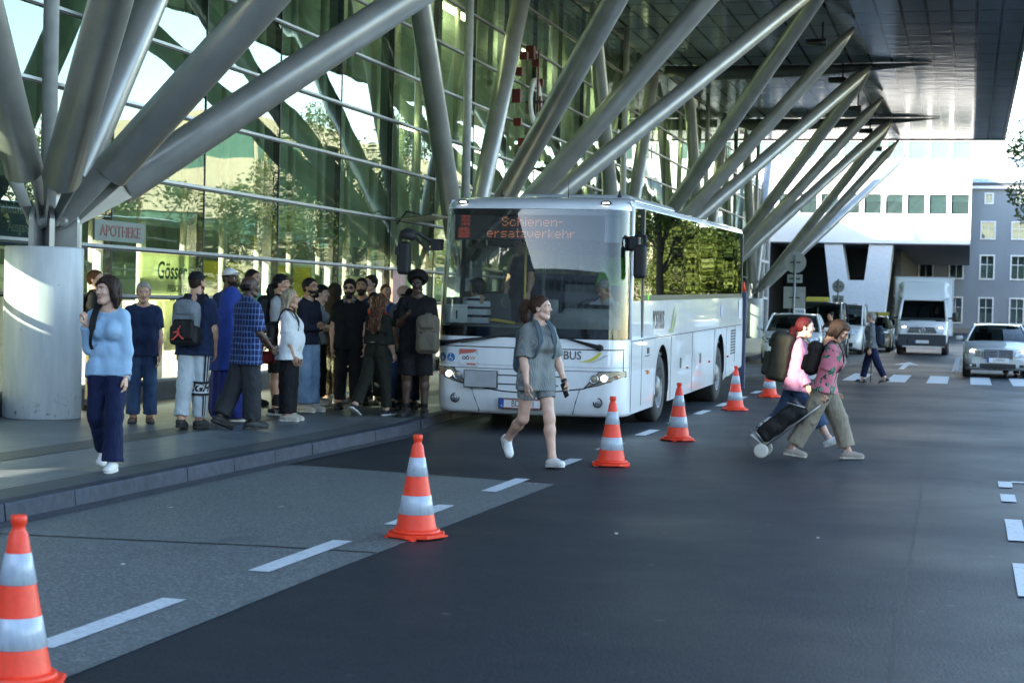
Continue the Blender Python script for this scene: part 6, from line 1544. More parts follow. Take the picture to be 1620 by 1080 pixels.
        wr = lambda P: .0032 * np.sin(P[..., 2] * 46 + P[..., 0] * 30 + 3 * np.sin(P[..., 1] * 11 + P[..., 2] * 7)) * np.sin(P[..., 0] * 13 + P[..., 1] * 17 - P[..., 2] * 9) + .0025 * np.sin(P[..., 0] * 52 - P[..., 2] * 22 + 2 * np.sin(P[..., 2] * 15)) * np.sin(P[..., 2] * 8 + P[..., 1] * 9)
        v, f = sdf_mesh(pr, h, .03, disp=wr, post=post)
        np_obj(top.get('name', 'shirt'), [(v, f, 0)], top['m'], root)
    if bottom:
        g = bottom.get('g', .012); L = bottom.get('len', 1.9); w = bottom.get('w', (.0, .012, .028))
        pr = [cap(T((-.062 * kw * fr, -.005, .0)), T((.062 * kw * fr, -.005, .0)), .118 * fr * s * (.5 + .5 * kw) + g, fl=fl),
              cap(T((-.062 * kw, -.0, .09)), T((.062 * kw, -.0, .09)), (.102 if fem else .108) * s * (.5 + .5 * kw) + g + belly * .3, fl=fl)]
        m = kw * .5 + .5
        for sd in (-1, 1):
            j = J[sd]
            if L <= 1:
                e = j['hip'] + j['d1'] * .425 * s * L
                r1 = (.084 * (1 - L) + .058 * L) * s * m + g + w[1]
                pr.append(cap(j['hip'], e + j['d1'] * .03, .086 * s * m * fr + g + w[0], r1, cuts=[(e, j['d1'])]))
            else:
                e = j['knee'] + j['d2'] * .405 * s * (L - 1)
                pr.append(cap(j['hip'], j['knee'], .086 * s * m * fr + g + w[0], .060 * s * m + g + w[1]))
                pr.append(cap(j['knee'], e + j['d2'] * .03, .058 * s * m + g + w[1], .040 * s + g + w[2], cuts=[(e, j['d2'])]))
        wr = lambda P: .0028 * np.sin(P[..., 2] * 60 + P[..., 0] * 34 + 3 * np.sin(P[..., 1] * 15)) * np.sin(P[..., 0] * 17 + P[..., 1] * 19 + P[..., 2] * 9) + .0025 * np.sin(P[..., 0] * 60 + P[..., 1] * 38 + 2 * np.sin(P[..., 2] * 9)) * np.sin(P[..., 2] * 6 + 1)
        v, f = sdf_mesh(pr, h, .025, disp=wr, post=[(T((0, 0, bottom.get('waist', (top or {}).get('hem', .0) + .06))), tuple(up))])
        np_obj(bottom.get('name', 'trousers'), [(v, f, 0)], bottom['m'], root)
    if bottom is not None and bottom.get('skirt'):
        pass
    if sock:
        for sd in (-1, 1):
            j = J[sd]; v, f = sdf_mesh([cap(j['ank'] + (j['knee'] - j['ank']) * sock[1], j['ank'] - np.array([0, 0, .03]), .046 * s + .004 * (sock[1] > .2), .043 * s)], .008, 0, post=[(j['ank'] + (j['knee'] - j['ank']) * sock[1], tuple(-j['d2']))])
            np_obj('sock', [(v, f, 0)], sock[0], root)
    if shoes:
        um, so = SHOEM[shoes]; v1, f1, v2, f2 = SHOE[shoekind]
        for sd in (-1, 1):
            j = J[sd]; ft = s * (1.06 if not fem else .96)
            tr = lambda v: ((v * np.array([sd, 1, 1]) - np.array([0, 0, .09])) * ft) @ j['Rf'].T @ np.array(Matrix.Rotation(-sd * .12, 3, 'Z')).T + j['ank']
            fl1, fl2 = (f1[:, ::-1], f2[:, ::-1]) if sd < 0 else (f1, f2)
            o = np_obj('sandal' if shoekind == 'sandal' else 'shoe', [(tr(v1), fl1, 0), (tr(v2), fl2, 1)], [um, so], root)
            j['shoe'] = tr
    PEOPLE[key] = ctx
    return ctx

def W(ctx, p):
    """local figure point -> world"""
    return Vector(ctx['loc']) + Matrix.Rotation(ctx['yaw'], 3, 'Z') @ Vector(p)

def backpack(ctx, name, label, m, m2=None, w=.30, hh=.44, d=.17, z=.30, back=-.165, straps=True, one=None, cat='backpack', dx=0., front=False, tilt=.06):
    """rucksack hung on a figure; a top-level thing built in the figure's frame"""
    T, Rt, s = ctx['T'], ctx['Rt'], ctx['s']; m2 = m2 or m
    sg = 1 if front else -1
    Rb = Rt @ rotm(-sg * tilt * 0 - tilt)
    C = T((dx, sg * abs(back), z))
    X = lambda p: C + Rb @ np.array(p, float)
    pr = [rbox(C, (w / 2, d / 2, hh / 2), .06, Rb), ell(X((0, sg * d * .12, hh * .36)), (w * .42, d * .5, hh * .2), Rb)]
    v, f = sdf_mesh(pr, .010, .05, disp=lambda P: .004 * np.sin(P[..., 2] * 30 + 4 * np.sin(P[..., 0] * 14)) * np.sin(P[..., 0] * 21))
    root = np_obj(name, [(v, f, 0)], m)
    root.location = ctx['loc']; root.rotation_euler = (0, 0, ctx['yaw'])
    tag(root, label, cat)
    v, f = sdf_mesh([rbox(X((0, sg * d * .52, -hh * .17)), (w * .40, d * .22, hh * .25), .035, Rb)], .009, .02)
    np_obj('front_pocket', [(v, f, 0)], m2, root)
    v, f = sdf_mesh([rbox(X((0, sg * d * .46, hh * .28)), (w * .33, d * .2, hh * .10), .03, Rb)], .009, .02)
    np_obj('top_flap', [(v, f, 0)], m, root)
    mb = MB()   # grab handle
    mb.tube([X((-.045, -sg * d * .35, hh * .46)), X((-.035, -sg * d * .38, hh * .56)), X((.035, -sg * d * .38, hh * .56)), X((.045, -sg * d * .35, hh * .46))], .010, 8); mb.build('grab_handle', m2, root)
    for sd in ((-1, 1) if one is None else (one,)):
        if not straps: break
        sh = ctx['shw'] * ctx['kw'] ** .5 * .55; f2 = -sg
        pts = [X((sd * w * .22, -sg * d * .45, hh * .40)), T((sd * sh, sg * .085, .50)), T((sd * sh, sg * .03, .565)), T((sd * sh, f2 * .05, .555)), T((sd * sh * 1.08, f2 * .125, .47)),
               T((sd * sh * 1.15, f2 * .165, .36)), T((sd * (sh * 1.5), f2 * .13, .22)), T((sd * sh * 1.75, f2 * .0, .13)), X((sd * w * .45, -sg * d * .45, -hh * .36))]
        P = [Vector(p) for p in pts]; fine = []
        for i in range(len(P) - 1):
            p0, p1, p2, p3 = P[max(i - 1, 0)], P[i], P[i + 1], P[min(i + 2, len(P) - 1)]
            for t in np.linspace(0, 1, 5)[:-1]:
                fine.append(.5 * ((2 * p1) + (p2 - p0) * t + (2 * p0 - 5 * p1 + 4 * p2 - p3) * t * t + (-p0 + 3 * p1 - 3 * p2 + p3) * t ** 3))
        fine.append(P[-1]); mb = MB(); rs = []
        side = Vector(Rt @ np.array([1., 0, 0]))
        for i, p in enumerate(fine):
            t = (fine[min(i + 1, len(fine) - 1)] - fine[max(i - 1, 0)]).normalized(); n = t.cross(side).normalized()
            b = n.cross(t).normalized(); wd = .030 if i < len(fine) * .62 else .014
            rs.append([tuple(p + b * wd + n * .006), tuple(p + b * wd - n * .006), tuple(p - b * wd - n * .006), tuple(p - b * wd + n * .006)])
        mb.rings(rs, mi=0, smooth=False); mb.build('shoulder_strap', m2 if ctx.get('strapm') is None else ctx['strapm'], root, bevel=.004)
    return root, X
# ================================================================ the people
PV = .134   # pavement height
QG = 'people queuing on the pavement beside the bus'
navy = cloth('navy_cotton', (.012, .022, .060)); navy2 = cloth('navy_trousers', (.008, .014, .050), fold=.7); skyb = cloth('sky_blue_knit', (.29, .45, .62), fold=.35, var=.06)
blk = cloth('black_cloth', (.008, .008, .009)); blk2 = cloth('black_trousers', (.010, .010, .012), fold=.8); wht = cloth('white_cotton', (.68, .69, .70)); denim = cloth('denim_light', (.14, .22, .34), pat='denim', c2=(.24, .33, .45))
denimd = cloth('denim_dark', (.022, .045, .10), pat='denim', c2=(.05, .09, .17)); beige = cloth('beige_chino', (.28, .24, .17)); char = cloth('charcoal_trousers', (.028, .030, .036)); sock_k = cloth('sock_black', (.012, .012, .012)); sock_w = cloth('sock_white', (.6, .6, .6))
rib = cloth('grey_green_rib_knit', (.225, .245, .238), pat='rib', c2=(.145, .158, .156), fold=.45); plaid = cloth('blue_plaid', (.022, .058, .22), pat='plaid', c2=(.006, .012, .05), c3=(.13, .19, .34))
pink = cloth('pink_fleece', (.40, .18, .27), fold=.7); flor = cloth('pink_palm_print', (.58, .17, .23), pat='floral', c2=(.012, .05, .035), c3=(.20, .36, .26), fold=.4); khaki = cloth('khaki_linen', (.25, .215, .16), fold=.9)
trackg = cloth('track_pale_grey', (.48, .53, .56), fold=.6); royal = cloth('royal_blue_veil', (.016, .040, .22), fold=.35); royald = cloth('royal_blue_skirt', (.009, .018, .13), fold=.5); oliv = cloth('olive_black_top', (.018, .019, .014)); greyj = cloth('grey_blue_jacket', (.06, .075, .095)); hiv = cloth('hi_vis_orange', (.85, .10, .03), fold=.4); hivg = cloth('hi_vis_green', (.28, .85, .05), fold=.7)
greent = cloth('mint_green_top', (.10, .34, .20)); greyt = cloth('mottled_grey_top', (.10, .115, .13), pat='speckle', c2=(.20, .21, .22)); strip_ = cloth('striped_tee', (.62, .64, .66), pat='stripe', c2=(.012, .014, .03)); stone = cloth('stone_grey_top', (.30, .32, .33)); brownt = cloth('brown_top', (.10, .05, .04)); white2 = cloth('cap_white', (.70, .70, .69)); capb = cloth('cap_beige', (.42, .33, .22))
bagk = cloth('bag_black_nylon', (.012, .012, .013), rough=.6); bago = cloth('bag_olive_nylon', (.028, .027, .018), rough=.7); bagg = cloth('bag_grey', (.16, .18, .20), rough=.75); bagb = cloth('bag_slate_blue', (.055, .085, .105), rough=.75); bagbr = cloth('bag_brown_black', (.022, .016, .014), rough=.65); bagt = cloth('bag_taupe', (.115, .10, .072), rough=.8); bagr = cloth('bag_red', (.22, .02, .02), rough=.6); PHONE = mat('phone_black', (.008, .008, .01), .15)

# 1 woman in pale blue, walking towards us
c = person('blue', 'woman in pale blue long sleeved top and navy trousers walking past the pale column drum', (-7.10, 13.42, PV), PI + .12, 1.655, True, 'fair', 'fringe', 'dark', lean=.02, head=(-.55, .04),
           legs=((.14, .02, .06, .0), (-.02, .04, .72, -.60)), arms=((.02, .13, .12, .03), (.06, .10, 2.62, -.06)), hands=('r', 'g'),
           top=dict(m=skyb, sleeve=1.93, hem=-.10, g=.015, box=.0, scoop=.95, dip=-.35, name='jumper', cuff=.006), bottom=dict(m=navy2, g=.016, w=(.0, .006, .040), len=1.98), shoes='white', h=.010, wide=.86)
backpack(c, 'shoulder_bag', 'black bag hanging from the right shoulder of the woman in pale blue', bagk, w=.26, hh=.40, d=.14, one=1, cat='bag', dx=.08, z=.24)
# 26 woman in grey knit set, crossing in front of the bus
c = person('grey', 'woman in ribbed grey green tee and shorts striding past the bus front with a phone', (-4.19, 16.92, .009), -2.42, 1.735, True, 'fair', 'pony', 'dark2', lean=.05, twist=.15, head=(.62, .05),
           legs=((.30, .03, .12, .08), (-.20, .03, .75, -.78)), arms=((.04, .34, .42, .12), (.12, .15, .18, .02)), hands=('g', 'r'),
           top=dict(m=rib, sleeve=.92, hem=-.14, g=.020, box=.010, flare=.030, bust=.85), bottom=dict(m=rib, len=.50, g=.010, w=(.006, .012, 0), name='shorts'), shoes='white', sock=(sock_w, .06), h=.0085, wide=.92)
backpack(c, 'backpack', 'slate blue backpack worn by the woman crossing in front of the bus', bagb, bagb, w=.27, hh=.46, d=.14, z=.24, back=-.18)
mb = MB(); j = c['J'][-1]; hd = Vector(j['hand']); mb.T = Matrix.Translation(hd) @ Matrix(j['Rh'].tolist()).to_4x4() @ Matrix.Translation((.030, .0, .0)); mb.box(-.006, .006, -.036, .036, -.085, .065); o = mb.build('smartphone', PHONE, bevel=.004); o.location = c['loc']; o.rotation_euler = (0, 0, c['yaw']); tag(o, 'black smartphone in the hand of the woman crossing in grey', 'phone')
mb = MB(); wv_ = Vector(j['wr']); mb.tube([wv_ - Vector(j['hd']) * .012, wv_ + Vector(j['hd']) * .014], .032, 16); mb.build('wristwatch', PHONE, c['root'])
for sd in (-1, 1):   # dark tick on each shoe
    tr = c['J'][sd]['shoe']; mb = MB(); q = [(.0475, .03, .050), (.0475, .055, .042), (.0475, -.03, .072), (.0475, .045, .052)]
    for sx in (-1, 1): mb.add([tuple(tr(np.array([[sx * (x + .006), y, z]]))[0]) for x, y, z in ((.046, .045, .058), (.047, .075, .040), (.044, -.035, .070), (.047, .062, .052))], [(0, 1, 2), (0, 3, 1)])
    mb.build('shoe_tick', RUB, c['root'], fix=False)
mb = MB(); hp_ = c['TH'](np.array([[.080, 0, -.02]]))[0]; mb.lathe([(.005, -.008), (.006, .008)], tuple(hp_), 'z', 10); mb.build('earbud', SOLEW, c['root'])
# 27 / 28 the two women crossing to the right
c = person('pinkh', 'woman with dyed red hair, pink fleece and rolled jeans crossing the road', (-1.93, 20.45, .005), -PI / 2 + .04, 1.60, True, 'fair', 'ponylow', 'red', lean=.12, head=(.05, .06),
           legs=((-.42, .02, .30, -.62), (.62, .02, .12, .38)), arms=((-.20, .12, .25, 0), (.10, .12, .5, 0)), wide=1.10, top=dict(m=pink, sleeve=1.9, hem=-.12, g=.026, box=.025, name='fleece', cuff=.01), bottom=dict(m=denimd, len=1.55, g=.014, w=(.0, .010, .030), name='jeans'), shoes='white', shoekind='sneaker', sock=(cloth('sock_grey', (.25, .26, .33)), .14), h=.0095)
backpack(c, 'backpack', 'big olive backpack on the back of the woman with red hair', bago, w=.36, hh=.56, d=.25, z=.27, back=-.235)
c = person('floral', 'woman in pink palm print blouse and khaki trousers pulling a shopping trolley', (-1.52, 19.45, .005), -PI / 2, 1.59, True, 'tan', 'bob', 'dark', lean=.20, head=(.0, -.38), glasses='clear',
           legs=((-.38, .02, .10, -.18), (.42, .02, .10, .10)) if False else ((.44, .02, .14, .04), (-.40, .02, .10, -.10)), arms=((.1, .1, .4, 0), (-.02, .10, .16, .04)), hands=('r', 'g'), wide=1.18,
           top=dict(m=flor, sleeve=.85, hem=-.06, g=.024, box=.012, flare=.03, name='blouse', bust=1.05), bottom=dict(m=khaki, len=1.84, g=.018, w=(.008, .022, .042)), shoes='taupe', sock=(sock_w, .10), h=.0095)
backpack(c, 'backpack', 'small brown black backpack on the back of the woman in the palm print blouse', bagbr, w=.26, hh=.36, d=.15, z=.30, back=-.20)
hand = W(c, c['J'][1]['hand'])
ax0 = Vector((-2.16, 19.30, .13)); tl = empty('shopping_trolley', (ax0.x, ax0.y, 0.005), 0, 'black two wheeled shopping trolley with patterned pocket pulled behind the woman in khaki', 'trolley')
d = Vector((hand.x - ax0.x, 0, hand.z - ax0.z)); dl = d.length; d.normalize(); n = Vector((-d.z, 0, d.x)); oy = Vector((0, 1, 0))
P3 = lambda a, b_, y: Vector((0, 0, .125)) + d * a + n * b_ + oy * y
mb = MB()
for y in (-.10, .10): mb.tube([P3(-.02, -.02, y), P3(.62, -.02, y), P3(dl - .05, -.02, y * .5)], .010, 8)
mb.tube([P3(-.02, .0, -.2), P3(-.02, .0, .2)], .011, 8); mb.tube([P3(.02, .02, -.05), P3(.0, .24, -.05)], .009, 8); mb.tube([P3(.02, .02, .05), P3(.0, .24, .05)], .009, 8); mb.build('frame', mat('trolley_steel', (.35, .36, .37), .35, metal=.8), tl)
mb = MB(); mb.tube([P3(dl - .10, -.02, 0), P3(dl + .06, -.02, 0)], .017, 10); mb.build('grip', RUB, tl)
Rb = np.array(Matrix((d.cross(oy).normalized(), oy, d)).transposed()); ctr = P3(.32, .10, 0)
v, f = sdf_mesh([rbox(tuple(ctr), (.10, .135, .27), .05, Rb), cap(tuple(P3(.57, .04, -.07)), tuple(P3(.57, .04, .07)), .06)], .011, .06, disp=lambda P: .006 * np.sin(P[..., 2] * 26 + P[..., 0] * 18)); np_obj('bag_body', [(v, f, 0)], bagk, tl)
pm, nt, b = nodes('pocket_print'); nz = noise(nt, coords(nt), 38, 2, .6); nt.links.new(ramp(nt, nz, [(.47, (.48, .50, .50)), (.53, (.03, .03, .035))], 'CONSTANT'), b.inputs['Base Color']); b.inputs['Roughness'].default_value = .7
v, f = sdf_mesh([rbox(tuple(P3(.16, .205, 0)), (.014, .125, .095), .012, Rb)], .009, 0); np_obj('pocket', [(v, f, 0)], pm, tl)
mb = MB(); mb.tube([P3(.64, .06, -.14), P3(.52, .22, -.15)], .007, 6); mb.build('zip', mat('zip_silver', (.5, .5, .5), .3, metal=.7), tl)
for y in (-.21, .21):
    mb = MB(); mb.lathe([(.052, -.018), (.075, -.018), (.080, -.01), (.080, .01), (.075, .018), (.052, .018)], (0, y, .085), 'y', 26, 0); mb.lathe([(.058, -.012), (.058, .012)], (0, y, .085), 'y', 20, 1); mb.build('wheel', [mat('wheel_cream', (.52, .50, .44), .5), RUB], tl)
# 29 / 30 far pedestrians
c = person('greyhair', 'grey haired woman in mottled grey tee walking left over the zebra crossing with a cane', (-2.10, 40.3, .012), PI / 2, 1.62, True, 'fair', 'crop', 'grey', lean=.03, legs=((-.36, .02, .12, -.25), (.30, .02, .08, .10)), arms=((.0, .1, .15, 0), (.0, .08, .2, 0)), wide=1.15, top=dict(m=greyt, sleeve=.8, hem=-.05, box=.01, g=.02), bottom=dict(m=navy2, len=1.86, w=(.0, .012, .022)), shoes='black', shoekind='sandal', h=.014)
v, f = hair_of('short'); np_obj('fringe', [(c['TH'](v), f, 0)], HAIR['grey'], c['root'])
backpack(c, 'backpack', 'dark navy backpack on the grey haired woman on the zebra crossing', cloth('bag_navy', (.02, .03, .05)), w=.28, hh=.44, d=.16, z=.24, back=-.18)
hw = W(c, c['J'][1]['hand']); mb = MB(); mb.tube([(0, 0, 0), (.02, .0, hw.z - .02), (.0, 0, hw.z + .03), (-.08, 0, hw.z + .03)], .011, 8); o = mb.build('walking_cane', RUB, loc=(hw.x + .03, hw.y, .016)); tag(o, 'black walking cane held by the grey haired woman', 'cane')
person('farwave', 'dark haired person in a brown top standing by the taxis with one arm out', (-4.02, 53.2, .008), PI * .72, 1.58, True, 'tan', 'bun', 'black', head=(.1, -.1), arms=((.2, .1, .3, 0), (.7, .3, .7, 0)), top=dict(m=brownt, sleeve=.8, hem=-.05), bottom=dict(m=blk2), shoes='black', h=.016)
# --- queue on the pavement, from left to right
c = person('youth', 'young man in a black tee, glasses and beige trousers standing behind the woman in blue', (-10.98, 20.35, PV), -1.15, 1.80, False, 'fair', 'short', 'brown', head=(-.35, .02), glasses='clear', top=dict(m=blk, sleeve=.75, hem=-.10, box=.012), bottom=dict(m=beige, w=(0, .014, .030)), shoes='black', group=QG)
backpack(c, 'backpack', 'black backpack of the young man in glasses beside the column', bagk, w=.27, hh=.42, d=.15)
person('older', 'grey haired older man in a navy tee, jeans and brown sandals facing the camera', (-9.40, 18.62, PV), PI + .45, 1.64, False, 'tan', 'short', 'grey', lean=.05, head=(.05, -.12), arms=((.06, .12, .12, .02), (.06, .12, .18, .02)), top=dict(m=navy, sleeve=.72, hem=-.10, box=.012, g=.018), belly=.05, bottom=dict(m=denimd, w=(.0, .014, .034), len=1.97), shoes='brown', shoekind='sandal', group=QG)
c = person('capman', 'man in a black cap, navy tee and pale grey track trousers seen from behind', (-8.50, 18.12, PV), .10, 1.77, False, 'tan', 'crop', 'dark', lean=.03, head=(-.35, 0), hat=('front', blk), beard='dark', legs=((-.16, .0, .10, -.10), (.10, -.06, .06, 0)), arms=((.05, .12, .12, .02), (.10, .14, .35, -.08)), top=dict(m=navy, sleeve=.78, hem=-.12, box=.016, g=.018), bottom=dict(m=trackg, w=(.004, .020, .030), len=1.92), shoes='black', group=QG, h=.010)
rt, X = backpack(c, 'backpack', 'grey and black backpack with a red figure emblem on the man in the black cap', bagg, bagk, w=.31, hh=.48, d=.17, z=.235, back=-.19, dx=-.04)
v, f = sdf_mesh([rbox(X((0, -.005, -.135)), (.165, .098, .115), .05, c['Rt'])], .010, 0); np_obj('black_base', [(v, f, 0)], bagk, rt)
# emblem: leaping figure
st = [[(-.004, .03), (.010, .03), (.016, -.004), (.004, -.012), (-.010, -.004)], [(.004, .035), (.012, .036), (.024, .075), (.016, .078)], [(-.008, .03), (-.004, .018), (-.040, .006), (-.046, .014)], [(.004, -.006), (.016, -.004), (.052, -.036), (.062, -.030), (.060, -.044), (.046, -.048)], [(-.010, -.002), (.004, -.012), (-.036, -.052), (-.058, -.056), (-.056, -.046), (-.042, -.042)]]
mb = MB()
for pl in st: mb.add([tuple(X((-.03 - x * 1.25 * -1, -.172, -.135 + z * 1.25))) for x, z in pl], [tuple(range(len(pl)))])
mb.add([tuple(X((-.03 + .004 + .014 * math.cos(a), -.172, -.135 + .055 + .014 * math.sin(a)))) for a in np.linspace(0, 6, 10)], [tuple(range(10))])
mb.build('emblem', mat('emblem_red', (.75, .06, .03), .5), rt, fix=False)
# track trouser side stripe and knee panel (right leg)
j = c['J'][1]; root = c['root']; STK = mat('stripe_black', (.012, .012, .013), .7); STW = mat('stripe_white', (.66, .68, .70), .7)
def leg_pt(t, ang, r):   # t 0..1 hip-knee, 1..2 knee-ankle ; ang around, 0 = outside (x+), -90 = rear
    a, b_, dd = (j['hip'], j['knee'], j['d1']) if t <= 1 else (j['knee'], j['ank'], j['d2']); q = a + (b_ - a) * (t if t <= 1 else t - 1)
    e1 = np.array([1., 0, 0]) - dd * dd[0]; e1 /= np.linalg.norm(e1); e2 = np.cross(dd, e1)
    return tuple(q + (e1 * math.cos(ang) + e2 * math.sin(ang)) * r)
rad = lambda t: (.108 - .016 * t) * c['s'] + .006 if t <= 1 else (.094 - .018 * (t - 1)) * c['s'] + .004
SGN = -1 if leg_pt(.5, PI / 2, 1)[1] > leg_pt(.5, 0, 1)[1] else 1
def lstrip(t0, t1, a0, a1, lift, m, name, n=14, na=6):
    mb = MB(); mb.grid(lambda u, v: leg_pt(t0 + (t1 - t0) * v, SGN * R(a0 + (a1 - a0) * u), rad(t0 + (t1 - t0) * v) + lift), na, n); return mb.build(name, m, root, fix=False)
lstrip(.08, 1.88, 22, 50, .0035, STK, 'side_stripe', 24); lstrip(.10, .98, 33, 39, .0055, STW, 'stripe_lettering', 20, 2); lstrip(1.3, 1.86, 33, 39, .0055, STW, 'stripe_lettering', 12, 2)
lstrip(.93, 1.28, -60, 170, .006, STW, 'knee_panel', 8, 30); lstrip(.90, .97, -60, 170, .0075, STK, 'knee_band', 2, 30); lstrip(1.24, 1.31, -60, 170, .0075, STK, 'knee_band', 2, 30)
def leg_text(s, size, t, a0, m, name):
    o = text(name, s, size, m, root, shear=.35, bold=.006, ext=.0); me = o.data
    for v in me.vertices:
        x, z = v.co.x, v.co.y; tt_ = t - z / .42; v.co = leg_pt(tt_, SGN * R(a0) - SGN * x / .10, rad(tt_) + .0095)
    me.update()
leg_text('FIGHT', .125, 1.10, 62, STK, 'knee_lettering')
# 5 woman in a long blue veil
c = person('veil', 'woman in a long royal blue veil and skirt seen from behind', (-8.66, 19.45, PV), -.9, 1.60, True, 'brown', None, 'black', head=(-.2, 0), shoes='cream', bottom=dict(m=royald, len=1.9, w=(.02, .04, .06)), group=QG)
T = c['T']; kk = lambda z, r, y=0.: cap(T((-.03, y, z)), T((.03, y, z)), r)
v, f = sdf_mesh([ell(tuple(c['TH'](np.array([[0, -.012, .02]]))[0]), (.098, .118, .125)), cap(T((0, -.02, .60)), T((0, 0, .44)), .11, .18), cap(T((-.13, 0, .44)), T((.13, 0, .44)), .10), cap(T((-.05, 0, .40)), T((-.07, 0, -.22)), .18, .235), cap(T((.05, 0, .40)), T((.07, 0, -.22)), .18, .235), cap(T((0, .06, .3)), T((0, .08, -.2)), .18, .22)], .013, .08,
                disp=lambda P: .007 * np.sin(P[..., 0] * 34 + 3 * np.sin(P[..., 2] * 3)) * np.clip(1.3 - P[..., 2], 0, .7) * 1.5, post=[(T((0, 0, -.25)), tuple(c['Rt'] @ np.array([.0, .05, -1])))]); np_obj('veil', [(v, f, 0)], royal, c['root'])
v, f = sdf_mesh([cap(T((-.03, 0, -.1)), T((-.06, 0, -.74)), .19, .225), cap(T((.03, 0, -.1)), T((.06, 0, -.74)), .19, .225)], .014, .06, disp=lambda P: .010 * np.sin(P[..., 0] * 38 + P[..., 1] * 20), post=[(np.array([0, 0, .035]), (0, 0, -1))]); np_obj('skirt', [(v, f, 0)], royald, c['root'])
person('whitecap', 'bearded man in a white cap looking over the woman in blue veil', (-9.22, 20.65, PV), -2.0, 1.86, False, 'dark', 'crop', 'black', beard='black', hat=('front', white2), head=(.25, -.05), top=dict(m=navy, sleeve=.75, hem=-.1), bottom=dict(m=char), shoes='cream', group=QG)
person('bunman', 'man with swept back dark hair and a mint green top behind the plaid shirt', (-9.62, 22.3, PV), -1.7, 1.88, False, 'tan', 'short', 'black', beard=None, head=(-.1, 0), top=dict(m=greent, sleeve=.8, hem=-.1), bottom=dict(m=char), shoes='black', group=QG)
person('plaid', 'balding man in a blue plaid short sleeved shirt and charcoal trousers seen from behind', (-7.92, 18.25, PV), -.62, 1.72, False, 'dark', 'fringeback', 'black', lean=.02, head=(-.35, .02), legs=((-.22, .02, .22, -.35), (.06, .03, .05, 0)), arms=((.25, .14, .9, -.2), (.10, .16, .75, -.1)), wide=1.08, belly=.05, top=dict(m=plaid, sleeve=.95, hem=-.20, g=.022, box=.026, flare=.028, collar=1), bottom=dict(m=char, g=.018, w=(.006, .028, .05), len=1.95), shoes='black', group=QG, h=.010)
c = person('beigecap', 'person with long black hair and a beige peaked cap behind the blond woman', (-8.60, 20.85, PV), -PI / 2 + .1, 1.80, False, 'tan', 'ponylow', 'black', head=(.0, .02), hat=('front', blk, capb), top=dict(m=stone, sleeve=.8, hem=-.08, box=.01), bottom=dict(m=blk, len=.93, w=(.01, .03, 0), name='shorts'), sock=(sock_k, .42), shoes='blackwhite', group=QG)
SKIN_  = None
backpack(c, 'backpack', 'black backpack of the person in the beige peaked cap', bagk, w=.30, hh=.46, d=.18, back=-.18)
for sd in (-1, 1):
    tr = c['J'][sd]['shoe']; mb = MB()
    for k in range(3):
        for sx in (-1, 1): mb.add([tuple(tr(np.array([[sx * (.051 - .002 * k), y, z]]))[0]) for y, z in ((.03 + k * .022, .03), (.042 + k * .022, .03), (.022 + k * .022, .072 - k * .006), (.010 + k * .022, .074 - k * .006))], [(0, 1, 2, 3)])
    mb.build('shoe_stripes', SOLEW, c['root'], fix=False)
c = person('blond', 'blond woman in a white tee and black trousers standing in profile', (-8.06, 19.88, PV), -PI / 2 + .12, 1.60, True, 'tan', 'longfront', 'blond', lean=-.02, head=(-.05, .02), wide=1.32, belly=.10, arms=((.05, .12, .15, .03), (.10, .16, .25, .0)), top=dict(m=wht, sleeve=.72, hem=-.11, g=.02, box=.014, bust=1.15, flare=.025), bottom=dict(m=blk2, g=.014, w=(.0, .018, .03), len=1.95), shoes='cream', group=QG, h=.0105)
backpack(c, 'handbag', 'black shoulder bag on the back of the blond woman', bagk, w=.27, hh=.32, d=.12, z=.20, back=-.23, one=1, cat='bag')
mb = MB(); o = mb.box(-.11, .11, -.04, .04, -.16, .0).build('red_bag', bagr, loc=(-8.42, 20.05, .98), bevel=.03); tag(o, 'small red bag between the plaid shirt and the blond woman', 'bag'); mb = MB(); mb.tube([(-.07, 0, -.01), (-.05, 0, .14), (.05, 0, .14), (.07, 0, -.01)], .008, 6); mb.build('strap', RUB, o)
person('beard', 'bearded man with glasses, dark sweatshirt and light jeans behind the blond woman', (-8.50, 21.62, PV), -1.75, 1.77, False, 'olive', 'short', 'black', beard='black', glasses='clear', head=(-.05, 0), arms=((.15, .14, 1.5, -1.0), (.18, .14, 1.35, -.95)), top=dict(m=cloth('ink_sweat', (.010, .013, .025)), sleeve=1.9, hem=-.06, g=.022, name='sweatshirt'), bottom=dict(m=denim, g=.02, w=(.01, .035, .055), len=1.96, name='jeans'), shoes='cream', group=QG)
person('capwoman', 'woman in a black cap looking right between the bearded man and the long haired woman', (-8.95, 23.2, PV), -1.3, 1.70, True, 'fair', 'ponylow', 'black', hat=('front', blk), head=(-.1, .02), arms=((.2, .1, 1.6, -.4), (.2, .1, 1.6, -.4)), top=dict(m=stone, sleeve=.7, hem=-.05), bottom=dict(m=blk2, w=(0, .03, .05)), shoes='cream', group=QG, h=.014)
person('longhair', 'woman with long dark hair in a black jacket seen from behind', (-8.92, 23.7, PV), -.4, 1.73, True, 'tan', 'long', 'dark', top=dict(m=blk, sleeve=1.9, hem=-.10, name='jacket'), bottom=dict(m=cloth('leopard', (.20, .17, .12), pat='speckle', c2=(.03, .025, .02)), w=(0, .02, .03)), shoes='white', group=QG, h=.014)
c = person('shades', 'bearded man in sunglasses and black with headphones round his neck facing the camera', (-8.22, 22.42, PV), PI + .30, 1.77, False, 'tan', 'curlytop', 'black', beard='black', glasses='sun', head=(-.1, -.03), arms=((.04, .16, .18, .03), (.04, .14, .12, .03)), top=dict(m=blk, sleeve=.74, hem=-.13, g=.018, box=.014), bottom=dict(m=blk2, g=.014, w=(0, .016, .026)), shoes='black', group=QG)
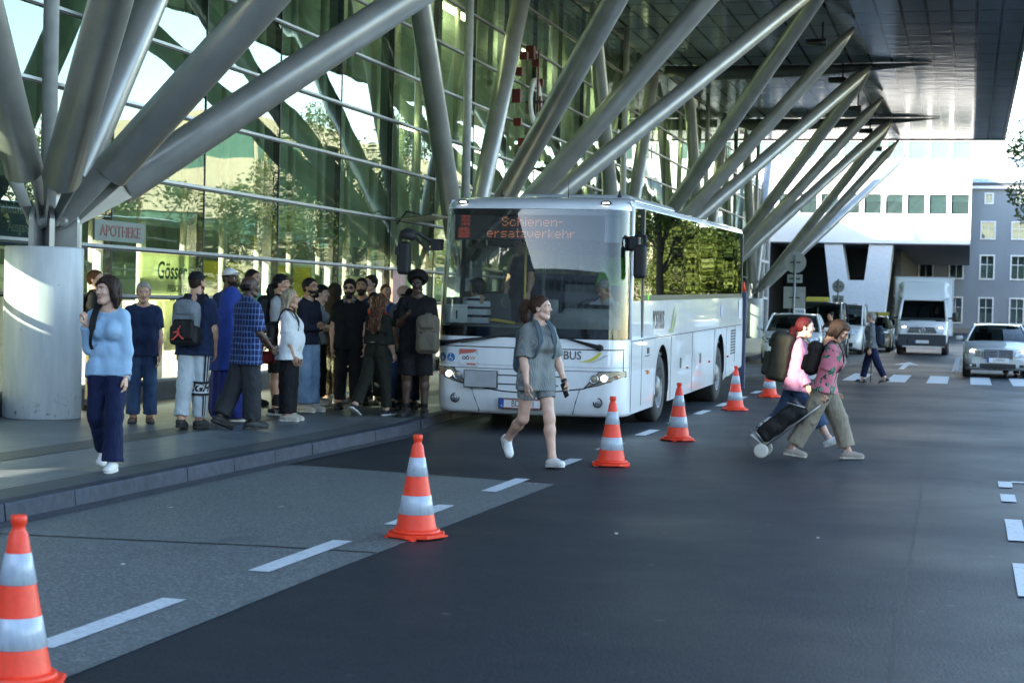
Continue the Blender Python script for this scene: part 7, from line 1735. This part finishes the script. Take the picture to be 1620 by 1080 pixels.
mb = MB(); T = c['T']; mb.tube([T((.085 * math.sin(a), -.01 + .085 * math.cos(a), .575 - .03 * math.cos(a))) for a in np.linspace(.6, 2 * PI - .6, 16)], .011, 8)
for sd in (-1, 1): mb.lathe([(.036, -.018), (.036, .018)], tuple(T((sd * .055, .085, .535))), 'x', 16)
o = mb.build('headphones', mat('headphone_grey', (.12, .12, .12), .5)); o.location = c['loc']; o.rotation_euler = (0, 0, c['yaw']); tag(o, 'grey headphones round the neck of the man in sunglasses', 'headphones')
person('behind1', 'dark haired man half hidden behind the man in sunglasses', (-8.72, 24.3, PV), PI + .2, 1.82, False, 'olive', 'short', 'black', beard='black', top=dict(m=navy, sleeve=.8), bottom=dict(m=beige), shoes='cream', group=QG, h=.016)
person('behind2', 'tall man at the back of the crowd by the pale notice board', (-8.92, 25.3, PV), PI - .6, 1.88, False, 'fair', 'short', 'dark', top=dict(m=char, sleeve=.8), bottom=dict(m=char), shoes='black', group=QG, h=.016)
c = person('hivis', 'man in an orange high visibility vest looking left in the crowd', (-8.30, 23.65, PV), PI + .55, 1.60, False, 'olive', 'short', 'black', head=(-.1, 0), arms=((.1, .1, .3, 0), (.15, .1, .5, 0)), top=dict(m=hiv, sleeve=.5, hem=-.05, g=.03, name='vest'), bottom=dict(m=char), shoes='black', group=QG, h=.013)
T = c['T']; mb = MB(); mb.grid(lambda u, v: tuple(T(((-.045 + .03 * u), .155 - .02 * u, .12 + .40 * v))), 2, 8); mb.grid(lambda u, v: tuple(T(((.02 + .03 * u), .158, .12 + .40 * v))), 2, 8); mb.build('vest_stripe', wht, c['root'], fix=False)
person('fairman', 'fair haired man in a blue shirt behind the orange vest', (-8.55, 24.9, PV), PI + .5, 1.74, False, 'fair', 'crop', 'brown', head=(.2, 0), top=dict(m=cloth('mid_blue', (.03, .08, .26)), sleeve=.8), bottom=dict(m=denimd), shoes='white', group=QG, h=.016)
c = person('wavy', 'woman with long wavy highlighted hair in an olive black outfit walking away', (-7.46, 21.42, PV), -.35, 1.585, True, 'fair', 'wavy', 'wavy', lean=.06, legs=((-.30, .03, .25, -.45), (.20, .03, .10, .05)), arms=((.15, .22, .6, -.1), (.1, .22, .5, -.1)), top=dict(m=oliv, sleeve=1.9, hem=.10, g=.018, name='blouse'), bottom=dict(m=oliv, waist=.16, g=.012, w=(0, .014, .024), len=1.9), shoes='blackwhite', group=QG, h=.0105)
T = c['T']; mb = MB(); mb.tube([T((.140 * math.cos(a), .118 * math.sin(a), .125)) for a in np.linspace(0, 2 * PI, 29)], .010, 6); mb.build('belt', mat('belt_silver', (.35, .34, .30), .35, metal=.5), c['root'])
mb = MB(); hp_ = c['TH'](np.array([[0, -.09, .09]]))[0]; mb.tube([hp_ + np.array([-.05, 0, .0]), hp_ + np.array([0, -.02, .02]), hp_ + np.array([.05, 0, .0])], .016, 8); mb.build('hair_clip', RUB, c['root'])
person('bald', 'bald man in a grey blue jacket seen from behind near the bus', (-7.62, 22.95, PV), -.5, 1.70, False, 'fair', None, 'grey', head=(-.3, 0), legs=((-.15, .03, .1, -.15), (.10, .03, .05, 0)), top=dict(m=greyj, sleeve=1.9, hem=-.14, g=.028, name='jacket', collar=1), bottom=dict(m=denimd), shoes='black', group=QG, h=.013)
person('bucket', 'person in a black bucket hat beside the tall man with a phone', (-7.55, 23.0, PV), PI + .3, 1.66, False, 'brown', 'crop', 'black', hat=('bucket', blk), arms=((.2, .1, .8, -.2), (.2, .1, .6, -.2)), top=dict(m=blk, sleeve=.7, hem=-.15, box=.02), bottom=dict(m=blk2), shoes='black', group=QG, h=.013)
c = person('afro', 'tall man with an afro, glasses and black shorts looking at a phone by the bus', (-6.96, 21.55, PV), PI + .22, 1.86, False, 'dark', 'afro', 'black', glasses='clear', head=(-.05, -.22), legs=((.04, .06, .05, 0), (.04, .06, .05, 0)), arms=((.15, .12, 1.1, -.25), (.30, .12, 1.75, -.35)), hands=('g', 'g'), top=dict(m=blk, sleeve=.75, hem=-.16, g=.02, box=.02), bottom=dict(m=blk2, len=.98, g=.02, w=(.01, .035, 0), name='shorts'), sock=(sock_k, .18), shoes='black', group=QG, h=.011)
mb = MB(); hd = Vector(c['J'][1]['hand']); mb.T = Matrix.Translation(hd + Vector((0, .01, .03))) @ Matrix.Rotation(-.7, 4, 'X'); mb.box(-.036, .036, -.006, .006, -.06, .07); o = mb.build('smartphone', PHONE, bevel=.004); o.location = c['loc']; o.rotation_euler = (0, 0, c['yaw']); tag(o, 'black smartphone the tall man with an afro looks at', 'phone')
rt, X = backpack(c, 'backpack', 'taupe backpack held in front of the tall man with an afro', bagt, bagt, w=.30, hh=.48, d=.20, z=.07, back=.25, front=True, straps=False, dx=-.16)
# people in the bus
person('driver', 'grey haired bus driver in a pale shirt bent over the steering wheel', (-4.68, 22.72, 0), PI - .15, 1.74, False, 'tan', 'short', 'grey', lean=.16, head=(-.35, -.42), legs=((1.35, .12, 1.2, 0), (1.35, .12, 1.2, 0)), arms=((.7, .2, .9, -.2), (.7, .15, .9, -.2)), hands=('g', 'g'), z0=1.16, top=dict(m=cloth('shirt_pale', (.42, .46, .50)), sleeve=.9, hem=-.02, collar=1), bottom=dict(m=char), shoes='black', h=.014)
person('striped', 'passenger in a navy striped white tee standing in the bus doorway', (-6.43, 22.55, 0), .9, 1.62, True, 'tan', 'bob', 'black', head=(.5, -.1), glasses='clear', z0=1.19, top=dict(m=strip_, sleeve=.85, hem=-.08, box=.012, g=.02), bottom=dict(m=blk2), shoes='black', arms=((.3, .12, .8, -.1), (.2, .12, .3, 0)), h=.012)
person('standing', 'passenger in dark clothes standing behind the bus windscreen with one bare arm down', (-6.02, 23.25, 0), PI * .82, 1.72, False, 'tan', 'short', 'black', z0=1.78, arms=((.15, .35, .45, .35), (.1, .1, .2, 0)), top=dict(m=blk, sleeve=.65, hem=-.1), bottom=dict(m=char, len=.95, name='shorts'), shoes='black', h=.013)
v, f = sdf_mesh([cap((-.12, 0, .55), (.12, 0, .55), .10), cap((-.16, 0, .5), (-.26, 0, .1), .10, .14), cap((.16, 0, .5), (.26, 0, .1), .10, .14), cap((0, 0, .45), (0, 0, -.05), .16, .26)], .02, .08, disp=lambda P: .012 * np.sin(P[..., 0] * 24 + P[..., 2] * 9)); o = np_obj('hi_vis_jacket', [(v, f, 0)], hivg, loc=(-4.62, 23.28, 1.66)); o.scale = (1, .5, 1); tag(o, 'bright green safety jacket hung behind the bus driver', 'jacket')
person('vandriver', 'van driver in a dark top behind the box van windscreen', (-1.22, 71.1, 0), PI, 1.75, False, 'tan', 'short', 'dark', legs=((1.4, .1, 1.3, 0), (1.4, .1, 1.3, 0)), arms=((.8, .1, .6, 0), (.8, .1, .6, 0)), z0=1.10, top=dict(m=char, sleeve=.9), bottom=dict(m=char), shoes='black', h=.02)
person('cardriver', 'driver in a dark top behind the windscreen of the silver sedan', (1.15, 48.35, 0), PI, 1.70, False, 'tan', 'short', 'dark', lean=-.2, legs=((1.4, .1, 1.0, 0), (1.4, .1, 1.0, 0)), arms=((.8, .1, .6, 0), (.8, .1, .6, 0)), z0=.50, top=dict(m=char, sleeve=.9), bottom=dict(m=char), shoes='black', h=.02)
